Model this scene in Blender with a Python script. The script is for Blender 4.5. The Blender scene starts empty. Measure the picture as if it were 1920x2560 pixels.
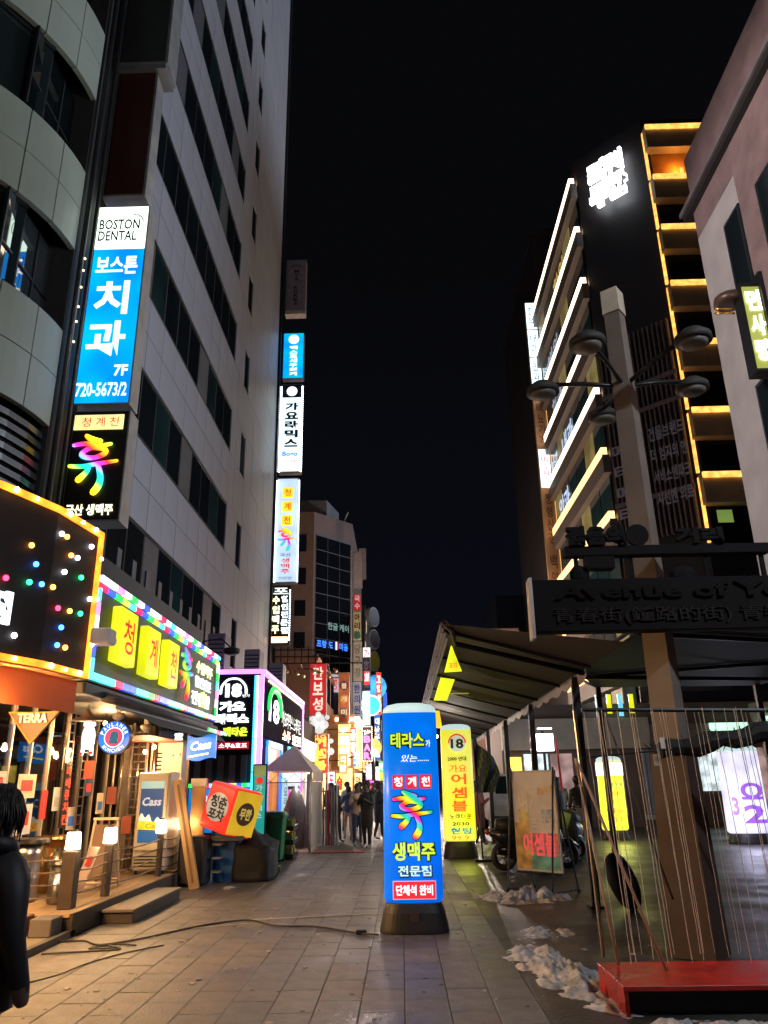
import bpy, bmesh, math, random
from mathutils import Vector, Matrix, noise
random.seed(7)
S = bpy.context.scene
COL = S.collection
R = math.radians
PI = math.pi

# ------------------------------------------------------------------ camera, world, sun, exposure
cam = bpy.data.cameras.new('camera')
cam.sensor_fit = 'VERTICAL'; cam.sensor_height = 36.0; cam.lens = 1923.0 / 2560.0 * 36.0
cam.clip_start = 0.05; cam.clip_end = 2000
co = bpy.data.objects.new('camera', cam); COL.objects.link(co)
co.location = (0, 0, 1.6)
co.rotation_euler = (R(109.5245), R(0.8862), R(1.2639))
S.camera = co

w = bpy.data.worlds.new('World'); S.world = w; w.use_nodes = True
nt = w.node_tree; nt.nodes.clear()
wo = nt.nodes.new('ShaderNodeOutputWorld'); bg = nt.nodes.new('ShaderNodeBackground')
sky = nt.nodes.new('ShaderNodeTexSky'); sky.sky_type = 'NISHITA'; sky.sun_disc = False
sky.sun_elevation = R(-6); sky.sun_rotation = R(130); sky.altitude = 50; sky.air_density = 2.0; sky.dust_density = 3.0
tc = nt.nodes.new('ShaderNodeTexCoord'); sx = nt.nodes.new('ShaderNodeSeparateXYZ')
cr = nt.nodes.new('ShaderNodeValToRGB'); cr.color_ramp.elements[0].position = 0.0; cr.color_ramp.elements[1].position = 0.6
cr.color_ramp.elements[0].color = (0.0034, 0.0038, 0.0075, 1); cr.color_ramp.elements[1].color = (0.0022, 0.0023, 0.0031, 1)
mxs = nt.nodes.new('ShaderNodeMixRGB'); mxs.blend_type = 'ADD'; mxs.inputs[0].default_value = 0.002
nt.links.new(tc.outputs['Generated'], sx.inputs[0]); nt.links.new(sx.outputs['Z'], cr.inputs[0])
nt.links.new(cr.outputs[0], mxs.inputs[1]); nt.links.new(sky.outputs[0], mxs.inputs[2])
nt.links.new(mxs.outputs[0], bg.inputs[0]); bg.inputs[1].default_value = 1.0
nt.links.new(bg.outputs[0], wo.inputs[0])

sl = bpy.data.lights.new('sun', 'SUN'); sl.energy = 1.05; sl.angle = R(20); sl.color = (0.70, 0.80, 1.0)
so = bpy.data.objects.new('sun', sl); COL.objects.link(so)
so.rotation_euler = Vector((-0.90, -0.35, -0.25)).to_track_quat('-Z', 'Y').to_euler()

S.view_settings.view_transform = 'Standard'
S.view_settings.look = 'None'
S.view_settings.exposure = 0.0; S.view_settings.gamma = 1.0
S.view_settings.use_curve_mapping = False
S.render.engine = 'CYCLES'
cy = S.cycles
cy.use_denoising = True
cy.max_bounces = 6; cy.diffuse_bounces = 3; cy.glossy_bounces = 3; cy.transmission_bounces = 6; cy.transparent_max_bounces = 12
cy.sample_clamp_indirect = 4.0; cy.sample_clamp_direct = 0.0
cy.caustics_reflective = False; cy.caustics_refractive = False
try: cy.use_light_tree = True
except Exception: pass

# ------------------------------------------------------------------ materials
_m = {}
def M(name, c, rough=0.6, metal=0.0, var=0.18, scale=3.0, bump=0.0, spec=0.5, rvar=0.0, ani=(1, 1, 1), stain=0):
    if name in _m: return _m[name]
    m = bpy.data.materials.new(name); m.use_nodes = True; t = m.node_tree; b = t.nodes['Principled BSDF']
    b.inputs['Roughness'].default_value = rough; b.inputs['Metallic'].default_value = metal
    b.inputs['Specular IOR Level'].default_value = spec
    tcn = t.nodes.new('ShaderNodeTexCoord'); mp = t.nodes.new('ShaderNodeMapping'); mp.inputs['Scale'].default_value = ani
    n = t.nodes.new('ShaderNodeTexNoise'); n.inputs['Scale'].default_value = scale; n.inputs['Detail'].default_value = 6
    t.links.new(tcn.outputs['Object'], mp.inputs[0]); t.links.new(mp.outputs[0], n.inputs['Vector'])
    r = t.nodes.new('ShaderNodeValToRGB'); e = r.color_ramp.elements
    e[0].position = 0.3; e[1].position = 0.7
    e[0].color = (*[x * (1 - var) for x in c], 1); e[1].color = (*[min(1, x * (1 + var)) for x in c], 1)
    t.links.new(n.outputs['Fac'], r.inputs[0]); t.links.new(r.outputs[0], b.inputs['Base Color'])
    if rvar:
        mr = t.nodes.new('ShaderNodeMapRange'); mr.inputs[1].default_value = 0.35; mr.inputs[2].default_value = 0.65
        mr.inputs[3].default_value = max(0.03, rough - rvar); mr.inputs[4].default_value = min(1, rough + rvar)
        t.links.new(n.outputs['Fac'], mr.inputs[0]); t.links.new(mr.outputs[0], b.inputs['Roughness'])
    if stain:
        ge = t.nodes.new('ShaderNodeNewGeometry'); n3 = t.nodes.new('ShaderNodeTexNoise'); n3.inputs['Scale'].default_value = stain; n3.inputs['Detail'].default_value = 9; n3.inputs['Roughness'].default_value = .7
        t.links.new(ge.outputs['Position'], n3.inputs['Vector']); r3 = t.nodes.new('ShaderNodeMapRange'); r3.inputs[1].default_value = .35; r3.inputs[2].default_value = .62; r3.inputs[3].default_value = .48; r3.inputs[4].default_value = 1.12
        t.links.new(n3.outputs['Fac'], r3.inputs[0]); mm = t.nodes.new('ShaderNodeMixRGB'); mm.blend_type = 'MULTIPLY'; mm.inputs[0].default_value = 1
        t.links.new(r.outputs[0], mm.inputs[1]); t.links.new(r3.outputs[0], mm.inputs[2]); t.links.new(mm.outputs[0], b.inputs['Base Color'])
        r4 = t.nodes.new('ShaderNodeMapRange'); r4.inputs[1].default_value = .35; r4.inputs[2].default_value = .65; r4.inputs[3].default_value = max(.08, rough - .22); r4.inputs[4].default_value = min(1, rough + .12)
        t.links.new(n3.outputs['Fac'], r4.inputs[0]); t.links.new(r4.outputs[0], b.inputs['Roughness'])
    if bump:
        n2 = t.nodes.new('ShaderNodeTexNoise'); n2.inputs['Scale'].default_value = scale * 9; n2.inputs['Detail'].default_value = 5
        t.links.new(mp.outputs[0], n2.inputs['Vector'])
        bp = t.nodes.new('ShaderNodeBump'); bp.inputs['Strength'].default_value = bump; bp.inputs['Distance'].default_value = 0.02
        t.links.new(n2.outputs['Fac'], bp.inputs['Height']); t.links.new(bp.outputs[0], b.inputs['Normal'])
    _m[name] = m; return m
def E(name, c, s=1.0, var=0.12, scale=2.0, c2=None):
    """something that gives off light: uneven tubes behind an acrylic face"""
    if name in _m: return _m[name]
    m = bpy.data.materials.new(name); m.use_nodes = True; t = m.node_tree; b = t.nodes['Principled BSDF']
    b.inputs['Base Color'].default_value = (*[x * 0.5 for x in c], 1); b.inputs['Roughness'].default_value = 0.35
    tcn = t.nodes.new('ShaderNodeTexCoord'); n = t.nodes.new('ShaderNodeTexNoise'); n.inputs['Scale'].default_value = scale; n.inputs['Detail'].default_value = 2
    t.links.new(tcn.outputs['Object'], n.inputs['Vector'])
    r = t.nodes.new('ShaderNodeValToRGB'); e = r.color_ramp.elements; e[0].position = 0.35; e[1].position = 0.65
    d = c2 or c
    e[0].color = (*[x * (1 - var) for x in c], 1); e[1].color = (*[x * (1 + var) for x in d], 1)
    t.links.new(n.outputs['Fac'], r.inputs[0]); t.links.new(r.outputs[0], b.inputs['Emission Color'])
    b.inputs['Emission Strength'].default_value = s
    _m[name] = m; return m
def RB(name, s=1.5, scale=3.0, dirv=(1, 0.4, 1), rep=True, sat=1.0):
    """rainbow coloured light, diagonal bands"""
    if name in _m: return _m[name]
    m = bpy.data.materials.new(name); m.use_nodes = True; t = m.node_tree; b = t.nodes['Principled BSDF']
    tcn = t.nodes.new('ShaderNodeTexCoord'); mp = t.nodes.new('ShaderNodeVectorMath'); mp.operation = 'DOT_PRODUCT'
    mp.inputs[1].default_value = [x * scale for x in dirv]
    t.links.new(tcn.outputs['Object'], mp.inputs[0])
    fr = t.nodes.new('ShaderNodeMath'); fr.operation = 'FRACT'; t.links.new(mp.outputs['Value'], fr.inputs[0])
    r = t.nodes.new('ShaderNodeValToRGB'); r.color_ramp.interpolation = 'LINEAR'
    cs = [(1, .03, .02), (1, .45, .01), (.75, .9, .03), (.02, .6, .2), (.01, .5, .75), (.6, .03, .6), (1, .03, .02)]
    e = r.color_ramp.elements
    e[0].position = 0; e[0].color = (*cs[0], 1); e[1].position = 1; e[1].color = (*cs[6], 1)
    for i in range(1, 6):
        q = e.new(i / 6); q.color = (*cs[i], 1)
    t.links.new(fr.outputs[0], r.inputs[0]); t.links.new(r.outputs[0], b.inputs['Emission Color'])
    t.links.new(r.outputs[0], b.inputs['Base Color'])
    b.inputs['Emission Strength'].default_value = s
    _m[name] = m; return m
def GL(name, tint=(.9, .95, .95), refl=0.12, rough=0.02):
    if name in _m: return _m[name]
    m = bpy.data.materials.new(name); m.use_nodes = True; t = m.node_tree
    t.nodes.remove(t.nodes['Principled BSDF']); o = t.nodes['Material Output']
    tr = t.nodes.new('ShaderNodeBsdfTransparent'); tr.inputs[0].default_value = (*tint, 1)
    g = t.nodes.new('ShaderNodeBsdfGlossy'); g.inputs['Roughness'].default_value = rough
    fz = t.nodes.new('ShaderNodeFresnel'); fz.inputs[0].default_value = 1.45
    ad = t.nodes.new('ShaderNodeMath'); ad.operation = 'ADD'; ad.use_clamp = True; ad.inputs[1].default_value = refl
    mx = t.nodes.new('ShaderNodeMixShader')
    t.links.new(fz.outputs[0], ad.inputs[0]); t.links.new(ad.outputs[0], mx.inputs[0])
    t.links.new(tr.outputs[0], mx.inputs[1]); t.links.new(g.outputs[0], mx.inputs[2]); t.links.new(mx.outputs[0], o.inputs[0])
    _m[name] = m; return m
def ME(name, c, e, s):
    """painted box whose face is a printed, lit gradient between two colours"""
    if name in _m: return _m[name]
    m = bpy.data.materials.new(name); m.use_nodes = True; t = m.node_tree; b = t.nodes['Principled BSDF']
    tcn = t.nodes.new('ShaderNodeTexCoord'); n = t.nodes.new('ShaderNodeTexNoise'); n.inputs['Scale'].default_value = .9; n.inputs['Detail'].default_value = 1
    t.links.new(tcn.outputs['Object'], n.inputs['Vector'])
    r = t.nodes.new('ShaderNodeValToRGB'); q = r.color_ramp.elements; q[0].position = .3; q[1].position = .7
    q[0].color = (*c, 1); q[1].color = (*e, 1)
    t.links.new(n.outputs['Fac'], r.inputs[0]); t.links.new(r.outputs[0], b.inputs['Emission Color']); t.links.new(r.outputs[0], b.inputs['Base Color'])
    b.inputs['Emission Strength'].default_value = s; b.inputs['Roughness'].default_value = .3
    _m[name] = m; return m

# ------------------------------------------------------------------ mesh builder
class MB:
    def __init__(s): s.v = []; s.f = []; s.mi = []
    def add(s, vs, fs, m=0):
        o = len(s.v); s.v += [tuple(p) for p in vs]
        for f in fs: s.f.append(tuple(i + o for i in f)); s.mi.append(m)
        return s
    def box(s, x0, x1, y0, y1, z0, z1, m=0, mt=None):
        vs = [Vector(p) for p in ((x0,y0,z0),(x1,y0,z0),(x1,y1,z0),(x0,y1,z0),(x0,y0,z1),(x1,y0,z1),(x1,y1,z1),(x0,y1,z1))]
        if mt: vs = [mt @ p for p in vs]
        return s.add(vs, [(0,3,2,1),(4,5,6,7),(0,1,5,4),(1,2,6,5),(2,3,7,6),(3,0,4,7)], m)
    def tube(s, pts, r, n=6, m=0, closed=False, caps=True, flat=None):
        pts = [Vector(p) for p in pts]; k = len(pts); rs = r if isinstance(r, (list, tuple)) else [r] * k
        rings = []; up0 = None
        for i, p in enumerate(pts):
            a = pts[(i - 1) % k] if (i > 0 or closed) else p; b = pts[(i + 1) % k] if (i < k - 1 or closed) else p
            d = (b - a).normalized() if (b - a).length > 1e-9 else Vector((0, 0, 1))
            if flat is not None: u = Vector(flat)
            elif up0 is not None: u = up0
            else: u = Vector((0, 0, 1)) if abs(d.z) < 0.9 else Vector((0, 1, 0))
            x = d.cross(u)
            if x.length < 1e-6: x = d.cross(Vector((1, 0, 0)))
            x.normalize(); y = x.cross(d).normalized(); up0 = y
            q = 0.45 if flat is not None else 1
            rings.append([p + x * rs[i] * math.cos(2*PI*j/n) + y * rs[i] * q * math.sin(2*PI*j/n) for j in range(n)])
        vs = [q for ring in rings for q in ring]; fs = []
        for i in range(k if closed else k - 1):
            a = i * n; b = ((i + 1) % k) * n
            for j in range(n): fs.append((a + j, b + j, b + (j + 1) % n, a + (j + 1) % n))
        if not closed and caps: fs.append(tuple(range(n))); fs.append(tuple((k - 1) * n + j for j in reversed(range(n))))
        return s.add(vs, fs, m)
    def lathe(s, prof, cx, cy, n=16, m=0, sx=1, sy=1, z0=0, p=2.0):
        vs = []
        for r, z in prof:
            for j in range(n):
                a = 2*PI*j/n; c, q = math.cos(a), math.sin(a)
                if p != 2.0: c = math.copysign(abs(c) ** (2/p), c); q = math.copysign(abs(q) ** (2/p), q)
                vs.append((cx + r * c * sx, cy + r * q * sy, z + z0))
        fs = []
        for i in range(len(prof) - 1):
            for j in range(n): fs.append((i*n + j, i*n + (j+1) % n, (i+1)*n + (j+1) % n, (i+1)*n + j))
        fs.append(tuple(reversed(range(n)))); fs.append(tuple((len(prof)-1)*n + j for j in range(n)))
        return s.add(vs, fs, m)
    def poly(s, pts, d, m=0):
        """closed prism: polygon pts swept by vector d"""
        pts = [Vector(p) for p in pts]; d = Vector(d); n = len(pts)
        return s.add(pts + [p + d for p in pts], [tuple(range(n)), tuple(reversed(range(n, 2*n)))] + [(i, i + n, (i+1) % n + n, (i+1) % n) for i in range(n)], m)
    def ball(s, c, r, m=0, n=8, sc=(1, 1, 1)):
        pr = [(max(1e-4, r * math.sin(PI*i/(n//2+1))), -r * math.cos(PI*i/(n//2+1)) * sc[2]) for i in range(n//2 + 2)]
        return s.lathe(pr, c[0], c[1], n, m, sc[0], sc[1], c[2])
    def mesh(s, name):
        me = bpy.data.meshes.new(name); me.from_pydata(s.v, [], s.f); me.update()
        return me
def link(name, me, parent=None, smooth=False, mats=None, mi=None):
    o = bpy.data.objects.new(name, me); COL.objects.link(o)
    if mats is not None:
        for m in (mats if isinstance(mats, (list, tuple)) else [mats]): me.materials.append(m)
        if mi and len(me.materials) > 1: me.polygons.foreach_set('material_index', mi)
    if smooth: me.polygons.foreach_set('use_smooth', [True] * len(me.polygons))
    if parent is not None:
        o.parent = parent
        if parent.type == 'EMPTY': o.matrix_parent_inverse = (Matrix.Translation(parent.location) @ parent.rotation_euler.to_matrix().to_4x4()).inverted()
    return o
def put(name, mb, mats, parent=None, smooth=False, bevel=0.0, kind=None, label=None):
    me = mb.mesh(name)
    if bevel:
        b = bmesh.new(); b.from_mesh(me); bmesh.ops.recalc_face_normals(b, faces=b.faces)
        bmesh.ops.bevel(b, geom=list(b.edges), offset=bevel, segments=1, affect='EDGES', clamp_overlap=True); b.to_mesh(me); b.free()
        o = link(name, me, parent, smooth, mats)
    else:
        o = link(name, me, parent, smooth, mats, mb.mi)
        b = bmesh.new(); b.from_mesh(me); bmesh.ops.recalc_face_normals(b, faces=b.faces); b.to_mesh(me); b.free()
    if kind: o['kind'] = kind
    if label: o['label'] = label
    return o
def BX(name, x0, x1, y0, y1, z0, z1, mat, parent=None, **k): return put(name, MB().box(x0, x1, y0, y1, z0, z1), mat, parent, **k)
def tag(o, label, cat, group=None):
    o['label'] = label; o['category'] = cat
    if group: o['group'] = group
    return o
def thing(name, label, cat, loc=(0, 0, 0), group=None, rz=0):
    o = bpy.data.objects.new(name, None); COL.objects.link(o); o.location = loc; o.rotation_euler = (0, 0, rz); o.empty_display_size = .2
    return tag(o, label, cat, group)
def struct(o): o['kind'] = 'structure'; return o
def copy_tree(o, loc, label=None, parent=None):
    c = o.copy(); COL.objects.link(c)
    if parent is None: c.location = loc
    else: c.parent = parent
    if label: c['label'] = label
    for ch in [x for x in bpy.data.objects if x.parent == o]: copy_tree(ch, None, None, c)
    return c
def lamp(parent, loc, power, color=(1, .75, .45), r=0.08, kind='POINT', aim=None, size=.3):
    l = bpy.data.lights.new('lamp_light', kind); l.energy = power; l.color = color
    if kind == 'AREA': l.size = size
    else: l.shadow_soft_size = r
    o = bpy.data.objects.new('lamp_light', l); COL.objects.link(o)
    if kind == 'SPOT': l.spot_size = R(150); l.spot_blend = .6
    mw = Matrix.Translation(loc)
    if aim is not None: mw = mw @ (Vector(aim) - Vector(loc)).to_track_quat('-Z', 'Y').to_matrix().to_4x4()
    if parent is not None:
        o.parent = parent
        if parent.type == 'EMPTY': o.matrix_parent_inverse = (Matrix.Translation(parent.location) @ parent.rotation_euler.to_matrix().to_4x4()).inverted()
    o.matrix_basis = mw
    return o

# planes: 'S' faces the street corner end (-Y), a = x;  'E' faces +X, a = y;  'W' faces -X, a = -y
def frame(pl, d):
    if pl == 'S': return Vector((0, d, 0)), Vector((1, 0, 0)), Vector((0, -1, 0))
    if pl == 'E': return Vector((d, 0, 0)), Vector((0, 1, 0)), Vector((1, 0, 0))
    if pl == 'W': return Vector((d, 0, 0)), Vector((0, -1, 0)), Vector((-1, 0, 0))
    return pl   # a frame of its own (origin, right, normal)
UPV = Vector((0, 0, 1))
_g = {}
def glyphs(s, bold=0.0, ex=0.0):
    k = (s, bold, ex)
    if k in _g: return _g[k]
    cu = bpy.data.curves.new('glyph', 'FONT'); cu.body = s; cu.offset = bold; cu.resolution_u = 2; cu.extrude = ex
    o = bpy.data.objects.new('glyph', cu); COL.objects.link(o)
    me = bpy.data.meshes.new_from_object(o)
    vs = [tuple(v.co) for v in me.vertices]; fs = [tuple(p.vertices) for p in me.polygons]
    bpy.data.objects.remove(o); bpy.data.curves.remove(cu); bpy.data.meshes.remove(me)
    _g[k] = (vs, fs); return _g[k]
def glyph_to(mb, s, fr, a0, a1, b0, b1, off=.01, bold=0.012, m=0, ex=0.0, shear=0.0, rot=0.0):
    if a0 > a1: a0, a1 = a1, a0
    vs, fs = glyphs(s, bold, 0.5 if ex else 0.0)
    if not vs: return
    xs = [v[0] for v in vs]; ys = [v[1] for v in vs]
    x0, x1, y0, y1 = min(xs), max(xs), min(ys), max(ys)
    o, r, n = frame(*fr) if isinstance(fr[0], str) else fr
    out = []
    for x, y, z in vs:
        u = (x - x0) / max(1e-6, x1 - x0); v = (y - y0) / max(1e-6, y1 - y0)
        a = a0 + (a1 - a0) * u + shear * (v - .5) * (b1 - b0); b = b0 + (b1 - b0) * v
        if rot:
            ca, cb = (a0 + a1) / 2, (b0 + b1) / 2; da, db = a - ca, b - cb
            a = ca + da * math.cos(rot) - db * math.sin(rot); b = cb + da * math.sin(rot) + db * math.cos(rot)
        out.append(o + r * a + UPV * b + n * (off + (z + .5) * ex if ex else off))
    mb.add(out, fs, m)
def text(s, mat, parent, fr, a0, a1, b0, b1, **k):
    name = k.pop('name', 'lettering')
    if name == 'lettering' and not k.get('ex'): k['bold'] = min(.030, k.get('bold', .012))
    mb = MB(); glyph_to(mb, s, fr, a0, a1, b0, b1, **k)
    return link(name, mb.mesh(name), parent, False, mat)
def vtext(s, mat, parent, fr, a0, a1, b0, b1, gap=.16, **k):
    k['bold'] = min(.050, k.get('bold', .012)); name = k.pop('name', 'lettering'); mb = MB(); n = len(s); h = (b1 - b0) / n
    for i, c in enumerate(s):
        t = b1 - i * h
        if c != ' ': glyph_to(mb, c, fr, a0, a1, t - h * (1 - gap / 2), t - h * gap / 2, **k)
    return link(name, mb.mesh(name), parent, False, mat)
def rect(name, fr, a0, a1, b0, b1, mat, parent, t0=0.0, t1=.02, **k):
    """slab on a plane, from t0 to t1 out along its normal"""
    o, r, n = frame(*fr) if isinstance(fr[0], str) else fr
    P = lambda a, b, t: o + r * a + UPV * b + n * t
    mb = MB(); vs = [P(a0,b0,t0),P(a1,b0,t0),P(a1,b1,t0),P(a0,b1,t0),P(a0,b0,t1),P(a1,b0,t1),P(a1,b1,t1),P(a0,b1,t1)]
    mb.add(vs, [(0,3,2,1),(4,5,6,7),(0,1,5,4),(1,2,6,5),(2,3,7,6),(3,0,4,7)])
    return put(name, mb, mat, parent, **k)
def P3(fr, a, b, t=0.0):
    o, r, n = frame(*fr) if isinstance(fr[0], str) else fr
    return o + r * a + UPV * b + n * t
def ribbon(mb, fr, pts, rad, a0, a1, b0, b1, off=.02, m=0, closed=False, grow=0.0):
    o, r, n = frame(*fr) if isinstance(fr[0], str) else fr
    k = len(pts); out = []; rr = []
    # resample with Catmull-Rom for smooth strokes
    seg = 5
    def at(i): return pts[i % k] if closed else pts[max(0, min(k - 1, i))]
    def ar(i): return rad[i % k] if closed else rad[max(0, min(k - 1, i))]
    for i in range(k if closed else k - 1):
        for j in range(seg):
            t = j / seg; q = []
            for d in (0, 1):
                p0, p1, p2, p3 = at(i-1)[d], at(i)[d], at(i+1)[d], at(i+2)[d]
                q.append(.5 * (2*p1 + (p2-p0)*t + (2*p0-5*p1+4*p2-p3)*t*t + (3*p1-p0-3*p2+p3)*t**3))
            out.append(q); rr.append(ar(i) * (1-t) + ar(i+1) * t)
    if not closed: out.append(list(pts[-1])); rr.append(rad[-1])
    W = abs(a1 - a0)
    P = [o + r * (a0 + (a1 - a0) * q[0]) + UPV * (b0 + (b1 - b0) * q[1]) + n * off for q in out]
    rs = [x * W + grow for x in rr]
    if not closed:   # round ends
        d0 = (P[0] - P[1]).normalized(); d1 = (P[-1] - P[-2]).normalized()
        P = [P[0] + d0 * rs[0] * .95, P[0] + d0 * rs[0] * .7] + P + [P[-1] + d1 * rs[-1] * .7, P[-1] + d1 * rs[-1] * .95]
        rs = [rs[0] * .25, rs[0] * .72] + rs + [rs[-1] * .72, rs[-1] * .25]
    mb.tube(P, rs, 8, m, closed=closed, flat=n)
HYU = [([(.30, .99), (.42, .93), (.60, .90)], [.045, .07, .05], False),
       ([(.06, .84), (.30, .86), (.55, .82), (.82, .85)], [.045, .05, .05, .04], False),
       ([(.24, .70), (.42, .79), (.68, .77), (.72, .70), (.52, .63), (.32, .64)], [.055, .05, .055, .06, .05, .055], True),
       ([(.02, .50), (.28, .49), (.60, .53), (.98, .57)], [.04, .05, .05, .035], False),
       ([(.42, .50), (.38, .40), (.24, .28)], [.05, .06, .075], False),
       ([(.60, .52), (.68, .32), (.66, .18), (.58, .08)], [.05, .065, .08, .08], False)]
def hyu(parent, fr, a0, a1, b0, b1, mat, off=.04, outline=None):
    for pts, rad, cl in HYU:
        mb = MB(); ribbon(mb, fr, pts, rad, a0, a1, b0, b1, off, 0, cl)
        put('letter_stroke', mb, mat, parent, smooth=True)
    if outline:
        mb = MB()
        for pts, rad, cl in HYU: ribbon(mb, fr, pts, rad, a0, a1, b0, b1, off - .012, 0, cl, grow=.011)
        put('letter_outline', mb, outline, parent, smooth=True)

# common materials
BLK = M('black_metal', (.012, .012, .013), .45, .3)
DKM = M('dark_metal', (.03, .03, .033), .4, .6)
STEEL = M('brushed_steel', (.42, .40, .38), .28, 1.0, .1, 8, ani=(6, 6, .4))
FRM = M('sign_frame_aluminium', (.45, .45, .43), .38, .7)
DGLASS = M('dark_window_glass', (.008, .012, .014), .06, 0.0, .3, .6, spec=.9)
WHT = M('white_paint', (.72, .71, .68), .5)
CREAM = M('cream_cladding_sign_tint', (.42, .48, .38), .4, 0, .06, 1.2, .04)  # slight green tint puts the dental sign's light into the cladding colour
GREYP = M('grey_stone_panel', (.37, .38, .42), .5, 0, .08, .4, .05)
BEIGE = M('beige_panel', (.50, .42, .33), .55, 0, .1)
WOOD = M('oiled_wood', (.22, .12, .06), .5, 0, .3, 6, .15, ani=(1, 1, .15))
DWOOD = M('dark_wood', (.045, .03, .022), .55, 0, .3, 5, .15)
PINK = M('pink_render', (.37, .33, .32), .8, 0, .12, 1.5, .12)
BRICK = M('red_brick_render', (.20, .13, .125), .8, 0, .2, 2.2, .2)
BROWNP = M('brown_facade_panel', (.27, .17, .13), .65, 0, .12, 1.0, .06)
EW = E('white_light', (1, .98, .94), 2.2); EWC = E('cool_white_light', (.78, .93, 1), 1.6)
EWARM = E('warm_white_light', (1, .72, .38), 3.0); EBULB = E('warm_bulb', (1, .66, .32), 22, .05)
EORG = E('orange_neon', (1, .28, .02), 2.6, .35, 3.5); EYEL = E('yellow_lit_acrylic', (.86, .86, .01), 1.0)
ERED = E('red_lit_print', (.85, .03, .02), .9); EPINK = E('pink_neon', (1, .12, .75), 1.8)
EPUR = E('purple_neon', (.75, .25, 1), 2.2); EBLUE = E('blue_lit_acrylic', (.01, .16, .85), .95)
ECYAN = E('cyan_neon', (.05, .75, .95), 1.6); EGRN = E('green_neon', (.02, .75, .12), 1.3)
EGOLD = E('gold_strip_light', (1, .50, .10), 1.6, .3, 4); EAMB = E('amber_strip_light', (1, .72, .45), 4.5, .1)
BLKT = M('black_print', (.01, .01, .012), .5); REDP = M('red_paint', (.55, .02, .012), .4, 0, .12)
REDT = E('red_print', (.9, .02, .02), .75, 0); ORT = E('orange_print', (1, .16, .02), .9, 0); NAVY = E('navy_print', (.01, .05, .22), .5, 0)
GREENP = M('green_plastic', (.01, .22, .09), .35); BLUEP = M('blue_plastic', (.01, .08, .24), .35)
TEAL = E('teal_lit_print', (.02, .52, .45), .6)

# ------------------------------------------------------------------ ground
ASPH = M('wet_asphalt', (.048, .046, .040), .50, 0, .35, 3, .5, stain=.55)
PAV = [M('paver_warm', (.165, .15, .14), .56, 0, .25, 5, .5, stain=.9), M('paver_grey', (.15, .142, .14), .54, 0, .25, 5, .5, stain=.9),
       M('paver_dark', (.125, .118, .115), .52, 0, .25, 5, .5, stain=.9), M('paver_brown', (.155, .135, .125), .55, 0, .25, 5, .5, stain=.9)]
JNT = M('paver_joint', (.06, .05, .046), .8)
g = struct(BX('ground', -400, 400, -60, 700, -.3, -.06, M('far_ground', (.05, .05, .05), .8)))
road = struct(BX('road', 1.015, 60, -20, 150, -.05, 0.0, ASPH))
road2 = struct(BX('road', -3.1, 1.015, 60, 150, -.05, -.001, ASPH))
pav = struct(BX('pavement', -3.1, 1.015, -4, 60, -.05, -.010, JNT))
slab_me = []
for k in range(16):
    L = .68; W_ = .3429
    b = MB().box(-W_/2 + .003, W_/2 - .003, -L/2 + .0035, L/2 - .0035, -.03, 0)
    me = b.mesh('paving_slab'); q = bmesh.new(); q.from_mesh(me); bmesh.ops.recalc_face_normals(q, faces=q.faces)
    bmesh.ops.bevel(q, geom=[e for e in q.edges if all(v.co.z > -.01 for v in e.verts)], offset=.004, segments=1, affect='EDGES'); q.to_mesh(me); q.free()
    me.materials.append(PAV[k % 4]); slab_me.append(me)
cells = []
for i in range(12):
    for j in range(90):
        x = -3.1 + .3429 * (i + .5); y = -3.2 + .68 * (j + (.5 if i % 2 else 0))
        if y > 59.5: continue
        cells.append((x, y))
near = sorted([c for c in cells if c[1] > 4.6], key=lambda c: c[1])[:296]
ns = set(near)
for n_, (x, y) in enumerate(near):
    o = bpy.data.objects.new('paving_slab', slab_me[random.randrange(16)]); COL.objects.link(o); o.parent = pav
    o.location = (x, y, random.uniform(-.0015, .0015)); o.rotation_euler = (random.uniform(-.0025, .0025), random.uniform(-.004, .004), random.uniform(-.003, .003))
mb = MB()
for x, y in cells:
    if (x, y) in ns: continue
    dz = random.uniform(-.0015, .0015)
    mb.box(x - .1674, x + .1674, y - .335, y + .335, -.03, dz, random.randrange(4))
put('paving_slab', mb, PAV, pav, kind='stuff')
# gutter strip and kerb on the left
gut = struct(BX('gutter', -3.84, -3.104, -4, 60, -.05, -.004, JNT))
mb = MB(); y = -3.8
while y < 60:
    L = random.uniform(.9, 1.1); mb.box(-3.83, -3.112, y + .006, min(60, y + L) - .006, -.03, random.uniform(-.002, .001), random.randrange(4)); y += L
put('gutter_slab', mb, PAV, gut, kind='stuff')
fore = struct(BX('forecourt', -14, -3.92, -10, 10.0, -.05, .05, M('forecourt_concrete', (.26, .22, .18), .6, 0, .15, 1.6, .2, stain=1.2)))
kb = struct(BX('kerb', -3.92, -3.845, -6, 10.0, -.05, .07, M('kerb_stone', (.07, .06, .055), .5, 0, .2)))
mb = MB(); mb.poly([(-1.98, 10.9, .006), (.0, 11.35, .006), (.0, 11.39, .006), (-1.98, 10.955, .006)], (0, 0, .003))
struct(put('chalk_line', mb, M('chalk', (.5, .48, .45), .8)))
mb = MB(); mb.poly([(-2.85, 10.2, .006), (-1.95, 10.65, .006), (-1.95, 10.68, .006), (-2.85, 10.22, .006)], (0, 0, .003))
struct(put('chalk_line', mb, M('chalk', (.5, .48, .45), .8)))
# red drain covers / mat far down the street
for x0, x1, y0, y1 in ((-2.3, -1.0, 21.0, 21.8), (-.55, -.25, 21.2, 21.6)):
    tag(BX('floor_mat', x0, x1, y0, y1, .004, .016, M('red_mat', (.20, .012, .012), .5)), 'dark red mat lying on the paving past the white tent' if x0 < -1 else 'small dark red mat beside the base of the tall blue sign', 'mat')

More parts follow.
